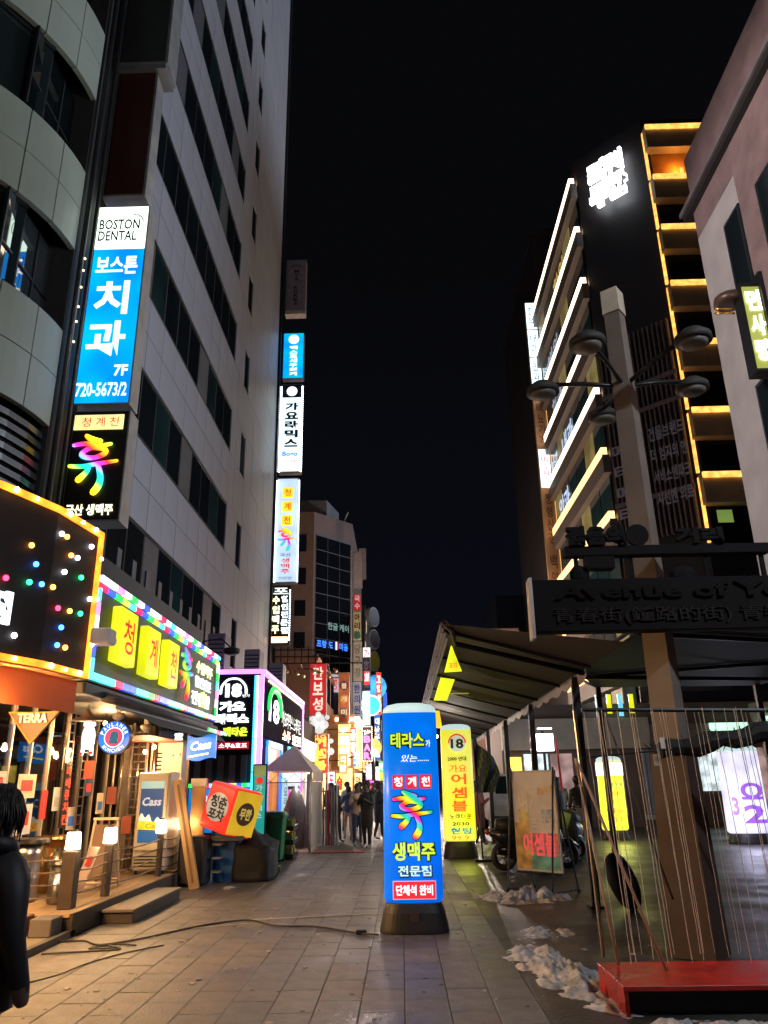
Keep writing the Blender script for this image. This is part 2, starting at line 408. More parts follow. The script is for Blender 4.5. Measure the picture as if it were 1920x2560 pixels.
# ------------------------------------------------------------------ tall grey building on the left
tb = thing('office_tower', 'very tall grey stone office block with slanting rows of dark ribbon windows on the left', 'building', (-11, 23, 0))
TX = -5.8
BASEW = M('tower_wall', (.17, .165, .17), .7)
TOP = 52
BX('wall', -18, TX - .05, 12.2, 34.2, 0, TOP, BASEW, tb)
bands = [(7.2 + 3.6 * k - 1.68, 7.2 + 3.6 * k) for k in range(0, 13)]
plist = []
yend = 24.7; pw = (yend - 12.3) / 11
for k in range(-1, 13):
    zt = bands[k + 1][0] if k + 1 < 13 else TOP
    zb = bands[k][1] if k >= 0 else 3.2
    for c in range(11):
        for r_ in range(2):
            plist.append((12.3 + pw * c, 12.3 + pw * (c + 1), zb + (zt - zb) * r_ / 2, zb + (zt - zb) * (r_ + 1) / 2))
SLIT = (26.4, 27.25)
cols2 = [(24.7, 25.55), (25.55, 26.4), (27.25, 28.64), (28.64, 30.03), (30.03, 31.42), (31.42, 32.8), (32.8, 34.2)]
z = 1.8; 
for k in range(0, 28):
    z0, z1 = 1.92 + 1.8 * k, 1.92 + 1.8 * (k + 1)
    for c in cols2: plist.append((c[0], c[1], z0, z1))
for k in range(13):
    zt = bands[k + 1][0] if k + 1 < 13 else TOP
    plist.append((SLIT[0], SLIT[1], bands[k][1], zt))
plist.append((SLIT[0], SLIT[1], 1.9, bands[0][0]))
plist = [p for p in plist if p[2] < TOP]
plist.sort(key=lambda p: (p[0] ** 2 + (p[2] - 1.6) ** 2))
cache = {}
rest = MB()
for i, (a, b, c, d) in enumerate(plist):
    gp = .009
    if i < 295:
        key = (round(b - a, 2), round(d - c, 2))
        if key not in cache:
            m_ = MB().box(0, .05, -(b-a)/2 + gp, (b-a)/2 - gp, -(d-c)/2 + gp, (d-c)/2 - gp).mesh('facade_panel'); m_.materials.append(GREYP)
            q = bmesh.new(); q.from_mesh(m_); bmesh.ops.recalc_face_normals(q, faces=q.faces); q.to_mesh(m_); q.free(); cache[key] = m_
        o = bpy.data.objects.new('facade_panel', cache[key]); COL.objects.link(o); o.parent = tb
        o.matrix_parent_inverse = Matrix.Translation(tb.location).inverted()
        o.location = (TX - .05 + random.uniform(-.003, .003), (a + b) / 2, (c + d) / 2)
    else: rest.box(TX - .05, TX + random.uniform(-.003, .003), a + gp, b - gp, c + gp, d - gp)
put('facade_panel', rest, GREYP, tb, kind='stuff')
# the last strip and the corner return with a lighter edge
WF = M('window_frame_dark', (.03, .035, .04), .4, .5)
pm = None
for k, (z0, z1) in enumerate(bands):
    fr = put('window_frame', MB().box(TX - .049, TX - .03, 12.35, yend, z0, z1).box(TX - .028, TX - .006, 12.35, yend, z0 + .02, z0 + .07).box(TX - .028, TX - .006, 12.35, yend, z1 - .07, z1 - .02), WF, tb)
    for c in range(11):
        ya = 12.35 + 1.12 * c
        if k < 9:
            BX('window_pane', TX - .0295, TX - .024, ya + .04, ya + 1.08, z0 + .075, z1 - .075, [DGLASS, DGLASS, M('window_glass_teal', (.012, .035, .035), .1, 0, .4, .7, spec=.9), M('window_blind_dim', (.07, .075, .08), .5, 0, .3, 2, ani=(1, 1, 12)), DGLASS][(c * 7 + k * 5 + c * k) % 5], fr)
    BX('slit_window', TX - .049, TX - .03, SLIT[0] + .05, SLIT[1] - .05, z0, z1, DGLASS, tb)
# lower mullioned strip of the first floor
mb = MB()
for c in range(12): mb.box(TX - .02, TX + .01, 13.3 + .95 * c, 13.55 + .95 * c, 5.53, 6.35)
put('window_mullion', mb, M('mullion', (.10, .095, .10), .6), tb)
for z0, z1 in ((1.9, 52),):
    BX('downpipe', TX + .0, TX + .12, 34.0, 34.12, z0, z1, DKM, tb); BX('corner_trim', TX - .02, TX + .02, 34.13, 34.3, z0, z1, M('corner_trim', (.25, .25, .27), .4, .5), tb)

# ------------------------------------------------------------------ curved cream corner building, upper left
cb = thing('corner_building', 'rounded cream clad corner building at the far left with dark ribbon windows', 'building', (-8.9, 11.2, 0))
CX, CY, RR = -8.9, 11.2, 3.3
def arc_prism(r0, r1, t0, t1, z0, z1, n=3):
    o_ = []; i_ = []
    for k in range(n + 1):
        t = t0 + (t1 - t0) * k / n
        o_.append((CX + r1 * math.cos(t), CY + r1 * math.sin(t), z0)); i_.append((CX + r0 * math.cos(t), CY + r0 * math.sin(t), z0))
    return o_ + i_[::-1], (0, 0, z1 - z0)
def arc(name, r0, r1, t0, t1, z0, z1, mat, parent, n=3, **k):
    p, d = arc_prism(r0, r1, t0, t1, z0, z1, n); return put(name, MB().poly(p, d), mat, parent, **k)
core = M('corner_core', (.03, .03, .028), .8)
p, d = arc_prism(.05, 2.74, R(-178), 0, 2.95, 22, 24)
put('core_wall', MB().poly(p, d).box(-12.2, -5.62, 11.205, 12.15, 2.95, 22), core, cb)
dth = R(13)
for zb, zt in ((7.16, 8.97), (10.63, 12.35), (14.1, 15.8), (17.6, 19.3)):
    for k in range(11):
        for r_ in range(2):
            h = (zt - zb) / 2
            arc('cladding_panel', 3.2, 3.3 + random.uniform(-.002, .002), -dth * (k + 1) + .0035, -dth * k - .0035, zb + h * r_ + .008, zb + h * (r_ + 1) - .008, CREAM, cb, 3, smooth=False)
TEALG = M('teal_blind', (.02, .13, .11), .5)
for zb, zt, wn in ((8.97, 10.63, 'a'), (12.35, 14.1, 'b'), (15.8, 17.6, 'c')):
    for k in range(3):   # flat recessed panes by the signs
        ya = 9.62 + .53 * k; Fw = ('E', -6.0)
        rect('window_frame', Fw, ya - .02, ya + .02, zb + .02, zt - .02, WF, cb, -.02, .03)
        rect('window_pane', Fw, ya + .021, ya + .509, zb + .02, zt - .02, M('reflecting_pane', (.30, .34, .36), .03, .85, .1, .5) if wn == 'a' else DGLASS, cb, -.01, 0)
        rect('window_frame', Fw, ya + .021, ya + .509, zb + .62, zb + .66, WF, cb, .001, .03)
    for k in range(7):
        if k < 1: continue
        t0, t1 = -dth * 1.6 * (k + 1), -dth * 1.6 * k
        P0 = Vector((CX + 3.2 * math.cos(t0), CY + 3.2 * math.sin(t0), 0)); P1 = Vector((CX + 3.2 * math.cos(t1), CY + 3.2 * math.sin(t1), 0))
        r_ = (P1 - P0); W_ = r_.length; r_.normalize(); n_ = Vector((r_.y, -r_.x, 0)); F = (P0, r_, n_)
        f = rect('window_frame', F, 0, W_, zb + .01, zb + .09, WF, cb, -.03, .03)
        rect('window_frame', F, 0, W_, zt - .09, zt - .01, WF, cb, -.03, .03)
        rect('window_frame', F, -.02, .04, zb + .09, zt - .09, WF, cb, -.03, .03)
        rect('window_pane', F, .04, W_ - .02, zb + .09, zt - .09, M('mirror_glass', (.02, .03, .03), .04, .0, .2, .5, spec=1.0) if k else GL('blue_reflecting_glass', (.25, .35, .33), .30, .02), cb, -.02, -.005)
        if wn == 'a' and k in (1, 2): rect('window_blind', F, .05, W_ - .05, zb + .5, zt - .1, TEALG, cb, -.07, -.05)
# ribbed dark metal storey
for k in range(12):
    zz = 4.95 + .18 * k
    arc('wall_rib', 3.15, 3.22, R(-80), 0, zz, zz + .10, M('ribbed_metal', (.10, .10, .095), .25, .8), cb, 10)
for x, y, r_ in ((-5.52, 11.32, .05), (-5.5, 11.62, .035)):
    put('downpipe', MB().tube([(x, y, 2.9), (x, y, 21)], r_, 8), M('pipe_metal', (.09, .09, .09), .35, .7), cb, smooth=True)
# ------------------------------------------------------------------ projecting signs between the two buildings
SY = 11.85
def boxsign(name, label, x0, x1, z0, z1, y, depth, face, parent_group=None, fr=.03, rim=FRM, back=True):
    t = thing(name, label, 'sign', ((x0 + x1) / 2, y + depth / 2, z0))
    BX('sign_case', x0, x1, y, y + depth, z0, z1, rim, t, bevel=.008)
    if face is not None:
        rect('sign_face', ('S', y), x0 + fr, x1 - fr, z0 + fr, z1 - fr, face, t, .001, .012)
        if back: rect('sign_face', ('S', y + depth), x0 + fr, x1 - fr, z0 + fr, z1 - fr, face, t, -.012, -.001)
    return t
F = ('S', 12.0)
bs = boxsign('hanging_sign', 'tall lit blue and white dental clinic box sign reading BOSTON DENTAL', -5.69, -4.64, 7.98, 12.28, 12.0, .42, None)
rect('sign_face', F, -5.66, -4.67, 8.01, 11.26, ME('dental_blue', (.0, .26, .95), (.0, .58, .95), 1.15), bs, .001, .012)
rect('sign_face', F, -5.66, -4.67, 11.28, 12.25, E('dental_white', (.85, 1, .80), 2.4, .06), bs, .001, .012)
rect('sign_face', ('S', 12.42), -5.66, -4.67, 8.01, 12.25, ME('dental_blue', (0, .2, .95), (0, .4, .95), 1.05), bs, -.012, -.001)
DB = M('dental_letter_blue', (.0, .05, .20), .5); W1 = E('letter_white', (.93, .98, 1), 1.35, .03)
text('BOSTON', DB, bs, F, -5.58, -4.80, 11.72, 11.96, off=.016, bold=.022)
text('DENTAL', DB, bs, F, -5.58, -4.84, 11.46, 11.69, off=.016, bold=.022)
text('CLINIC', DB, bs, F, -4.98, -4.70, 12.0, 12.12, off=.016, bold=0, rot=-.6)
mb = MB(); mb.tube([P3(F, -4.9 + .18 * math.cos(a), 11.82 + .24 * math.sin(a), .018) for a in [R(-60 + 17 * i) for i in range(13)]], .008, 4)
put('logo_ring', mb, DB, bs)
text('보스톤', W1, bs, F, -5.55, -4.76, 10.70, 11.10, off=.016, bold=.05)
text('치', W1, bs, F, -5.50, -4.86, 9.82, 10.55, off=.016, bold=.04)
text('과', W1, bs, F, -5.55, -4.84, 8.94, 9.68, off=.016, bold=.04)
text('7F', W1, bs, F, -4.98, -4.73, 8.53, 8.76, off=.016, bold=.03)
text('720-5673/2', W1, bs, F, -5.62, -4.71, 8.13, 8.41, off=.016, bold=.02)
for z_ in (8.6, 10.2, 11.8): put('bracket', MB().box(-5.8, -5.69, 12.1, 12.16, z_, z_ + .06), DKM, bs)
hs = boxsign('hanging_sign', 'black box sign with glowing rainbow brush letter hanging below the dental sign', -5.6, -4.6, 5.8, 7.86, 12.0, .42, BLK)
rect('sign_strip', F, -5.56, -4.70, 7.48, 7.76, E('hyu_yellow_strip', (.95, .88, .35), 1.2, .15, 2), hs, .013, .03)
vt = text('청 계 천', REDT, hs, F, -5.42, -4.78, 7.53, 7.71, off=.034, bold=.0)
hyu(hs, F, -5.55, -4.72, 6.22, 7.36, RB('rainbow_hyu_a', 2.6, .9, (1, 0, 1.2)), .05)
text('국산 생맥주', E('cream_letter', (1, .95, .6), 2.2), hs, F, -5.52, -4.72, 5.90, 6.10, off=.03, bold=.05)
bs2 = boxsign('hanging_sign', 'unlit brown red box sign above the blue dental sign', -5.63, -4.77, 12.52, 15.78, 12.0, .42, M('brown_sign_face', (.045, .008, .006), .5), fr=.05)
bs3 = boxsign('hanging_sign', 'unlit grey box sign, topmost of the stack above the dental sign', -5.62, -4.56, 15.86, 20.2, 11.9, .6, M('grey_sign_face', (.03, .033, .03), .5), fr=.06)
for k in range(3): BX('sign_rib', -5.6 , -4.58, 11.88, 12.48, 15.86 - .05 * (k + 1), 15.86 - .05 * k - .02, FRM, bs3)
# small string of warm bulbs on the downpipe
sb = thing('string_light', 'short string of small warm bulbs running down the dark pipe', 'lights', (-5.45, 11.35, 8.5))
put('cord', MB().tube([(-5.44, 11.30, 10.6), (-5.42, 11.28, 9.6), (-5.46, 11.3, 8.6)], .006, 4), BLK, sb)
for z_ in (10.5, 10.25, 9.9, 9.5, 9.2, 8.8): put('bulb', MB().ball((-5.43, 11.27, z_), .022), EWARM, sb)

# ------------------------------------------------------------------ restaurant corner
PL = [(-4.0, 9.84), (-4.13, 8.8), (-4.42, 7.95), (-4.95, 7.15), (-5.8, 6.6), (-6.9, 6.3), (-8.2, 6.25)]
cs = thing('corner_signboard', 'curved black corner signboard with coloured LED dots and an orange lit border', 'sign', (-4.4, 8.2, 2.94))
def seg_frame(i):
    A = Vector((*PL[i + 1], 0)); B = Vector((*PL[i], 0)); r_ = B - A; L = r_.length; r_.normalize(); return (A, r_, Vector((r_.y, -r_.x, 0))), L
BRD = M('signboard_black', (.016, .012, .012), .7, 0, .3, 6)
for i in range(6):
    Fi, L = seg_frame(i)
    rect('sign_board', Fi, 0, L, 2.94, 4.86, BRD, cs, -.30 if i == 0 else -.2, 0)
    for zz in (2.93, 4.80):
        rect('border_light', Fi, 0, L, zz, zz + .07, EORG, cs, .003, .05)
        for k in range(int(L / .32)):
            a = .16 + .32 * k
            put('bulb', MB().ball(P3(Fi, a, zz + .035, .06), .022 if k % 2 else .032), EBULB, cs)
Fi, L = seg_frame(0); rect('border_light', Fi, L - .06, L, 3.0, 4.80, EORG, cs, .003, .05)
for a in (3.35, 3.95, 4.5): put('bulb', MB().ball(P3(Fi, L - .03, a, .06), .026), EBULB, cs)
dots = [(48,7.92,4.43,'o'),(0,8.89,4.56,'w'),(0,9.01,4.56,'o'),(0,8.45,4.28,'o'),(0,9.6,4.61,'w'),(0,7.84,4.0,'b'),(0,7.99,4.01,'g'),(0,8.55,4.08,'b'),(0,9.15,4.36,'o'),(0,9.3,4.37,'w'),
 (0,9.05,4.12,'w'),(0,9.44,4.15,'g'),(0,8.17,3.82,'r'),(0,8.49,3.85,'g'),(0,8.67,3.87,'b'),(0,8.85,3.88,'o'),(0,7.94,3.58,'b'),(0,9.7,3.93,'w'),(0,9.01,3.66,'r'),(0,9.27,3.68,'o'),(0,9.52,3.7,'g'),(0,8.08,3.17,'g'),(0,9.13,3.45,'b'),(0,9.09,3.23,'b'),(0,9.27,3.23,'o'),(0,8.39,3.22,'w')]
DC = {'o': E('dot_orange', (1, .33, .05), 9), 'w': E('dot_white', (.9, .9, 1), 9), 'b': E('dot_blue', (.04, .22, 1), 9), 'g': E('dot_green', (.02, .8, .22), 8), 'r': E('dot_red', (1, .03, .08), 9)}
for _, y, z_, c in dots:
    for i in range(3):
        Fi, L = seg_frame(i)
        if PL[i + 1][1] <= y <= PL[i][1]:
            a = (y - PL[i + 1][1]) / (PL[i][1] - PL[i + 1][1]) * L
            put('led_dot', MB().ball(P3(Fi, a, z_, .02), .033, n=8), DC[c], cs)
Fi, L = seg_frame(2); F1, L1 = seg_frame(1)
text('른점', E('board_letter', (.85, .93, 1), 2.2), cs, F1, -.55, .30, 3.30, 3.66, off=.06, bold=.05, ex=.04)
# soffit with orange light lines, awning
aw = thing('awning', 'terracotta fabric awning curving round the restaurant corner under the LED board', 'awning', (-4.6, 8.3, 2.5))
def inset(d): 
    out = []
    for i, (x, y) in enumerate(PL):
        v = Vector((-8.2 - x, 10.2 - y, 0)).normalized(); out.append((x + v.x * d, y + v.y * d))
    return out
I1, I2 = inset(.10), inset(.55)
TERR = M('terracotta_canvas', (.50, .12, .045), .7, 0, .1, 2)
_t = TERR.node_tree; _b = _t.nodes['Principled BSDF']; _tr = _t.nodes.new('ShaderNodeBsdfTranslucent'); _tr.inputs[0].default_value = (.85, .22, .07, 1)
_mx = _t.nodes.new('ShaderNodeMixShader'); _mx.inputs[0].default_value = .05; _t.links.new(_b.outputs[0], _mx.inputs[1]); _t.links.new(_tr.outputs[0], _mx.inputs[2]); _t.links.new(_mx.outputs[0], _t.nodes['Material Output'].inputs[0])
mb = MB()
mb.add([(x, y, 2.90) for x, y in I1] + [(x, y, 2.50) for x, y in I1], [(i, i + 1, i + 8, i + 7) for i in range(6)]); put('awning_cloth', mb, TERR, aw, smooth=True)
mb = MB(); mb.add([(x, y, 2.93) for x, y in PL] + [(x, y, 2.93) for x, y in inset(1.6)], [(i, i + 1, i + 8, i + 7) for i in range(6)]); put('soffit', mb, M('soffit_orange', (.30, .12, .05), .6), aw)
for d_ in (.25, .5): put('border_light', MB().tube([(x, y, 2.90) for x, y in inset(d_)[:4]], .012, 5), EORG, aw)

for i, (x_, y_) in enumerate(((-4.55, 8.35), (-4.75, 7.75), (-5.35, 7.15), (-6.6, 6.75))):  # assumed unseen bulbs, added for the warm light on the lower left ground
    t = thing('pendant_lamp', 'assumed warm bare bulb, out of view, hanging under the orange soffit of the restaurant corner, ' + ('nearest the deck', 'second along the curve', 'third along the curve', 'furthest round the corner')[i], 'lamp', (x_, y_, 2.6))
    put('bulb', MB().ball((x_, y_, 2.55), .05, n=10), EBULB, t, smooth=True); put('lamp_cord', MB().tube([(x_, y_, 2.60), (x_, y_, 2.92)], .006, 4), BLK, t)
    lamp(t, (x_, y_, 2.47), 320, (1, .55, .20), .06)
rb = thing('restaurant_front', 'glazed restaurant front with steel posts and a warm lit interior behind the deck', 'building', (-5.4, 12, 0))
WARMW = M('warm_plaster', (.58, .34, .17), .7, 0, .25, 1.2); GX = -5.35
BX('interior_floor', -11, GX, 7.2, 20, .02, .24, WOOD, rb)
BX('interior_wall', -11.2, -11, 7.2, 20, .0, 2.92, WARMW, rb); BX('interior_wall', -11, GX, 20, 20.2, 0, 2.92, WARMW, rb)
BX('interior_ceiling', -11, GX, 7.9, 20, 2.93, 3.0, M('dark_ceiling', (.06, .04, .03), .8), rb)
BX('upper_wall', -6.5, -4.4, 9.95, 17.0, 3.0, 4.9, M('dark_fascia', (.04, .04, .04), .6), rb)
for k in range(12):
    y = 8.4 + .62 * k
    f = BX('steel_post', GX - .025, GX + .025, y - .02, y + .02, .25, 2.92, M('satin_post', (.50, .42, .33), .35, .4, .1, 3), rb)
    BX('glass_pane', GX - .006, GX + .006, y + .032, y + .588, .27, 2.9, GL('shop_glass', (.92, .93, .93), .06, .02), rb)
for y in (12.75, 13.4):      # lattice ladders
    mb = MB()
    for zz in [.5 + .14 * i for i in range(16)]: mb.box(GX + .04, GX + .055, y - .12, y + .12, zz, zz + .02)
    mb.box(GX + .037, GX + .058, y - .13, y - .11, .4, 2.8).box(GX + .037, GX + .058, y + .11, y + .13, .4, 2.8)
    put('metal_lattice', mb, STEEL, rb)
for y0, y1 in ((15.2, 15.9), (16.3, 17.0)): BX('end_wall', GX - .3, GX + .2, y0, y1, .2, 2.9, BEIGE, rb)
BX('side_wall', GX - .2, -4.72, 15.5, 15.6, .2, 2.9, M('side_wall_brown', (.11, .065, .04), .5, 0, .3, 3), rb)
for k in range(7): put('steel_post', MB().tube([(GX - .12 + .15 * k, 14.86 + .03 * (k % 2), .24), (GX - .12 + .15 * k, 14.86 + .03 * (k % 2), 2.88)], .022 if k % 3 else .035, 8), M('satin_post', (.50, .42, .33), .35, .4) if k % 2 else STEEL, rb, smooth=True)
mb = MB()
for zz in [.5 + .13 * i for i in range(17)]: mb.box(-4.95, -4.72, 14.78, 14.795, zz, zz + .02)
mb.box(-4.97, -4.951, 14.775, 14.80, .4, 2.8).box(-4.719, -4.70, 14.775, 14.80, .4, 2.8); put('metal_lattice', mb, STEEL, rb)
for i, (x_, y_, z_) in enumerate(((-5.0, 14.0, 1.5), (-5.05, 13.0, 1.9), (-4.9, 14.6, 1.0))): put('wall_tag', MB().box(x_ - .08, x_ + .08, y_ - .01, y_, z_ - .14, z_ + .14), pc[(i * 2 + 5) % 6] if False else M('tag_red_brown', (.35, .08, .05), .5), rb)
# posters on the glass
pc = [M('poster_cream', (.65, .50, .32), .6), M('poster_white', (.62, .6, .55), .6), M('poster_navy', (.02, .05, .14), .5), M('poster_blue', (.04, .16, .6), .5), M('poster_grey', (.45, .43, .4), .6), M('poster_red', (.6, .03, .02), .6)]
for y0, y1, z0, z1, c, c2 in ((10.45, 10.85, 1.55, 1.85, 1, 5), (11.2, 11.75, 1.5, 1.82, 0, 5), (11.25, 11.75, 1.02, 1.42, 1, 5), (10.5, 10.95, 1.02, 1.45, 2, 0), (9.95, 10.3, 1.05, 1.8, 3, 2), (11.2, 11.8, .82, .96, 4, None), (10.4, 10.9, .78, .95, 1, None), (11.9, 12.15, .8, .96, 4, None), (12.0, 12.2, 1.2, 1.6, 5, 1)):
    p = rect('poster', ('E', GX + .02), y0, y1, z0, z1, pc[c], rb, 0, .006)
    if c2 is not None:
        h = (z1 - z0); rect('poster_print', ('E', GX + .027), y0 + .1, y1 - .1, z0 + h * .3, z1 - h * .25, pc[c2], p, 0, .003)
text('Cass', E('cass_grey_letter', (.5, .45, .35), .5), rb, ('E', GX + .03), 10.56, 10.9, 1.15, 1.3, bold=.02, shear=.2)
vs = rect('neon_strip', ('E', GX + .06), 12.62, 12.86, 1.05, 2.0, BLK, rb, 0, .02)
vtext('바베큐치킨', E('red_neon_letter', (1, .08, .03), 1.6), vs, ('E', GX + .08), 12.65, 12.83, 1.08, 1.97, bold=.02)
# beer signs inside the window
for y0, y1, z0, z1, c in ((10.2, 10.75, 1.95, 2.45, 'b'), (10.95, 11.5, 1.98, 2.5, 'c')):
    t = rect('window_sign', ('E', GX - .15), y0, y1, z0, z1, E('window_sign_' + c, (.05, .25, 1) if c == 'b' else (.25, .7, 1), 1.5, .5, 5), rb, 0, .03)
    text('2' if c == 'b' else 'OB', E('pinkwhite_letter', (1, .8, 1), 2.4), t, ('E', GX - .12), y0 + .12, y1 - .1, z0 + .18, z1 - .08, off=.004, bold=.02)
# bar counter and stools shapes inside
BX('bar_counter', -7.6, -7.1, 10, 17, .24, 1.25, WOOD, rb); BX('counter_top', -7.7, -7.0, 9.95, 17.05, 1.25, 1.3, M('counter_top', (.35, .2, .1), .3), rb)
mb = MB()
for k in range(60): mb.lathe([(.03, 0), (.032, .16), (.012, .22), (.012, .27)], -10.8, 8 + .2 * k, 6, k % 3, z0=1.5 + .4 * (k % 3))
put('bottle', mb, [M('amber_glass', (.3, .1, .02), .2), M('green_glass', (.02, .15, .05), .2), M('clear_glass_bottle', (.5, .5, .45), .2)], rb, kind='stuff')
pend = [(-6.0, 10.2, 2.45), (-5.8, 11.6, 2.5), (-6.3, 13.0, 2.35), (-6.0, 14.2, 2.3), (-6.9, 12.2, 2.2), (-7.2, 15.6, 2.25), (-6.6, 17.6, 2.3), (-5.9, 16.2, 2.3), (-7.8, 10.6, 2.3), (-8.3, 18.2, 2.25), (-9.2, 16.5, 2.3)]
names = ['nearest the glass at the left', 'above the bear sign', 'over the middle of the counter', 'near the round red and blue sign', 'between two others over the counter', 'over the far counter end', 'far back right in the room', 'by the last glass pane', 'deep in the room at left', 'at the back wall corner', 'beside the back wall']
for i, p in enumerate(pend):
    t = thing('pendant_lamp', 'small glowing warm pendant bulb inside the restaurant, ' + names[i], 'lamp', p, 'pendant bulbs inside the restaurant')
    put('bulb', MB().ball(p, .05, n=10), EBULB, t, smooth=True); put('lamp_cord', MB().tube([(p[0], p[1], p[2] + .05), (p[0], p[1], 2.92)], .006, 4), BLK, t)
    lamp(t, (p[0], p[1], p[2] - .07), 170, (1, .58, .24), .05)
fl2 = thing('indoor_fridge', 'glass door drinks fridge glowing inside the restaurant left of the bear sign', 'fridge', (-6.4, 12.2, .24))
BX('fridge_body', -6.7, -6.1, 11.9, 12.5, .25, 2.1, WHT, fl2); rect('fridge_light', ('S', 11.9), -6.65, -6.15, .5, 1.9, E('fridge_inner', (.75, .85, 1), .9, .5, 7), fl2, .002, .02)
for i, (y_, z_, c) in enumerate(((9.6, 1.2, 0), (10.0, 1.9, 5), (12.4, 1.3, 1), (13.0, 1.0, 0), (13.6, 1.5, 2), (14.2, 1.2, 0), (9.3, .8, 1), (12.6, 1.9, 4))):
    rect('poster', ('E', GX + .02), y_, y_ + .32, z_, z_ + .34, pc[c], rb, 0, .006); rect('poster_print', ('E', GX + .027), y_ + .06, y_ + .26, z_ + .06, z_ + .2, pc[(c + 3) % 6], rb, 0, .003)
for i in range(6): BX('chair', -6.6 + .1 * (i % 2), -6.2 + .1 * (i % 2), 9.0 + 1.3 * i, 9.4 + 1.3 * i, .25, .70, M('stool_black', (.04, .03, .025), .5), rb)
t = thing('wall_lamp', 'square glowing yellow lantern behind the restaurant glass beside the bear sign', 'lamp', (-5.6, 12.5, 2.2))
BX('lamp_shade', -5.7, -5.5, 12.35, 12.55, 2.2, 2.42, E('yellow_lantern', (1, .62, .18), 6), t); BX('lamp_bracket', -5.65, -5.55, 12.4, 12.5, 2.43, 2.9, BLK, t)

# ------------------------------------------------------------------ rainbow bordered sign
rs = thing('fascia_sign', 'long grey fascia sign tinted olive for the glow of its boxes, with rainbow LED border and three yellow lit letter boxes', 'sign', (-4.2, 13.4, 2.9))
X0 = -4.0
BX('sign_board', X0 - .38, X0, 9.9, 17.04, 2.92, 4.33, M('fascia_grey_olive_glow', (.11, .13, .07), .6, 0, .12, 2), rs)  # olive tint in the grey board stands in for the letter boxes' glow
FE = ('E', X0)
LC = [E('led_red', (1, .02, .10), 2.0), E('led_green', (.03, .85, .12), 1.6), E('led_blue', (.03, .10, 1), 2.0), E('led_pink', (1, .25, .85), 2.0), E('led_white', (.9, .95, 1), 2.2), E('led_yellow', (.9, .75, .1), 1.7), E('led_cyan', (.1, .75, .95), 1.7)]
sq = [4, 4, 3, 4, 1, 4, 2, 4, 4, 0, 4, 6]
n = 24
for k in range(n):
    a0 = 9.92 + (17.02 - 9.92) * k / n; a1 = 9.92 + (17.02 - 9.92) * (k + 1) / n
    rect('light_segment', FE, a0, a1 - .01, 4.24, 4.31, LC[sq[k % 12]], rs, .003, .06)
    rect('light_segment', FE, a0, a1 - .01, 4.13, 4.20, LC[[0, 2, 1, 5, 6][k % 5]], rs, .003, .04)
    rect('light_segment', FE, a0, a1 - .01, 2.94, 3.03, LC[[6, 6, 1, 0, 2, 2][k % 6] if k > 2 else 6], rs, .003, .05)
for k in range(6):
    rect('light_segment', FE, 16.93, 17.02, 3.04 + .185 * k, 3.21 + .185 * k, LC[[1, 4, 3, 6, 1, 4][k]], rs, .003, .05)
    rect('light_segment', FE, 9.92, 9.97, 3.04 + .185 * k, 3.21 + .185 * k, LC[[6, 2, 3, 4, 3, 6][k]], rs, .003, .05)
for c, a0, a1, z0, z1 in (('청', 10.42, 11.12, 3.24, 4.0), ('계', 11.62, 12.26, 3.22, 3.96), ('천', 12.72, 13.36, 3.20, 3.94)):
    b = rect('letter_box', FE, a0, a1, z0, z1, EYEL, rs, .04, .18, bevel=.015)
    text(c, REDT, b, FE, a0 + .14, a1 - .14, z0 + .14, z1 - .14, off=.186, bold=.01)
hyu(rs, FE, 13.82, 14.72, 3.10, 4.02, RB('rainbow_hyu_b', 1.0, .8, (0, 1, 1.4)), .08)
text('수입맥주', E('letter_yellow_white', (1, .95, .5), 1.6), rs, FE, 15.15, 16.45, 3.74, 3.98, off=.02, bold=.03, ex=.012)
text('할인전문', E('letter_cold_white', (.7, .98, 1), 1.6), rs, FE, 15.1, 16.4, 3.46, 3.68, off=.02, bold=.03, ex=.012)
text('전휴점', E('letter_plain_white', (1, 1, 1), 1.7), rs, FE, 14.9, 16.3, 3.12, 3.38, off=.02, bold=.03, ex=.012)
text('휴', E('letter_yellow', (.95, .9, .05), 1.6), rs, FE, 15.36, 15.82, 3.10, 3.40, off=.075, bold=.04, ex=.02)
# spotlight on the end of the board
sp = thing('floodlight', 'small white floodlight fixed to the left end of the rainbow bordered sign', 'lamp', (-3.85, 9.95, 3.5))
put('lamp_body', MB().box(-3.95, -3.70, 9.72, 9.98, 3.36, 3.56).box(-3.92, -3.75, 9.98, 10.15, 3.40, 3.50), WHT, sp, bevel=.02)
put('bracket', MB().tube([(-4.0, 10.0, 3.45), (-3.85, 10.0, 3.36)], .012, 6), DKM, sp)
# folded awning under the sign
fa = thing('folded_awning', 'dark retracted awning and black speaker boxes under the rainbow bordered sign', 'awning', (-4.5, 13.4, 2.6))
BX('awning_case', -5.3, -4.02, 9.95, 17.0, 2.76, 2.90, M('soffit_black', (.02, .018, .018), .6), fa)
put('awning_roll', MB().tube([(-4.0, 10.6, 2.78), (-3.98, 17.0, 2.78)], .07, 8), M('awning_dark_cloth', (.05, .04, .04), .7), fa, smooth=True)
put('awning_bar', MB().tube([(-3.9, 10.7, 2.66), (-3.9, 17.0, 2.66)], .025, 6), M('bar_white', (.4, .4, .4), .4), fa)
put('awning_cloth', MB().add([(-3.97, 10.7, 2.74), (-3.97, 17.0, 2.74), (-3.72, 17.0, 2.50), (-3.72, 12.2, 2.50)], [(0, 1, 2, 3)]), M('awning_dark_cloth', (.05, .04, .04), .7), fa)
for k in range(8): rect('light_segment', ('E', -3.7), 15.2 + .2 * k, 15.39 + .2 * k, 2.62, 2.68, LC[[1, 1, 6, 0, 0, 3, 2, 1][k]], fa, 0, .03)
pc2 = M('parasol_red', (.30, .05, .03), .7)
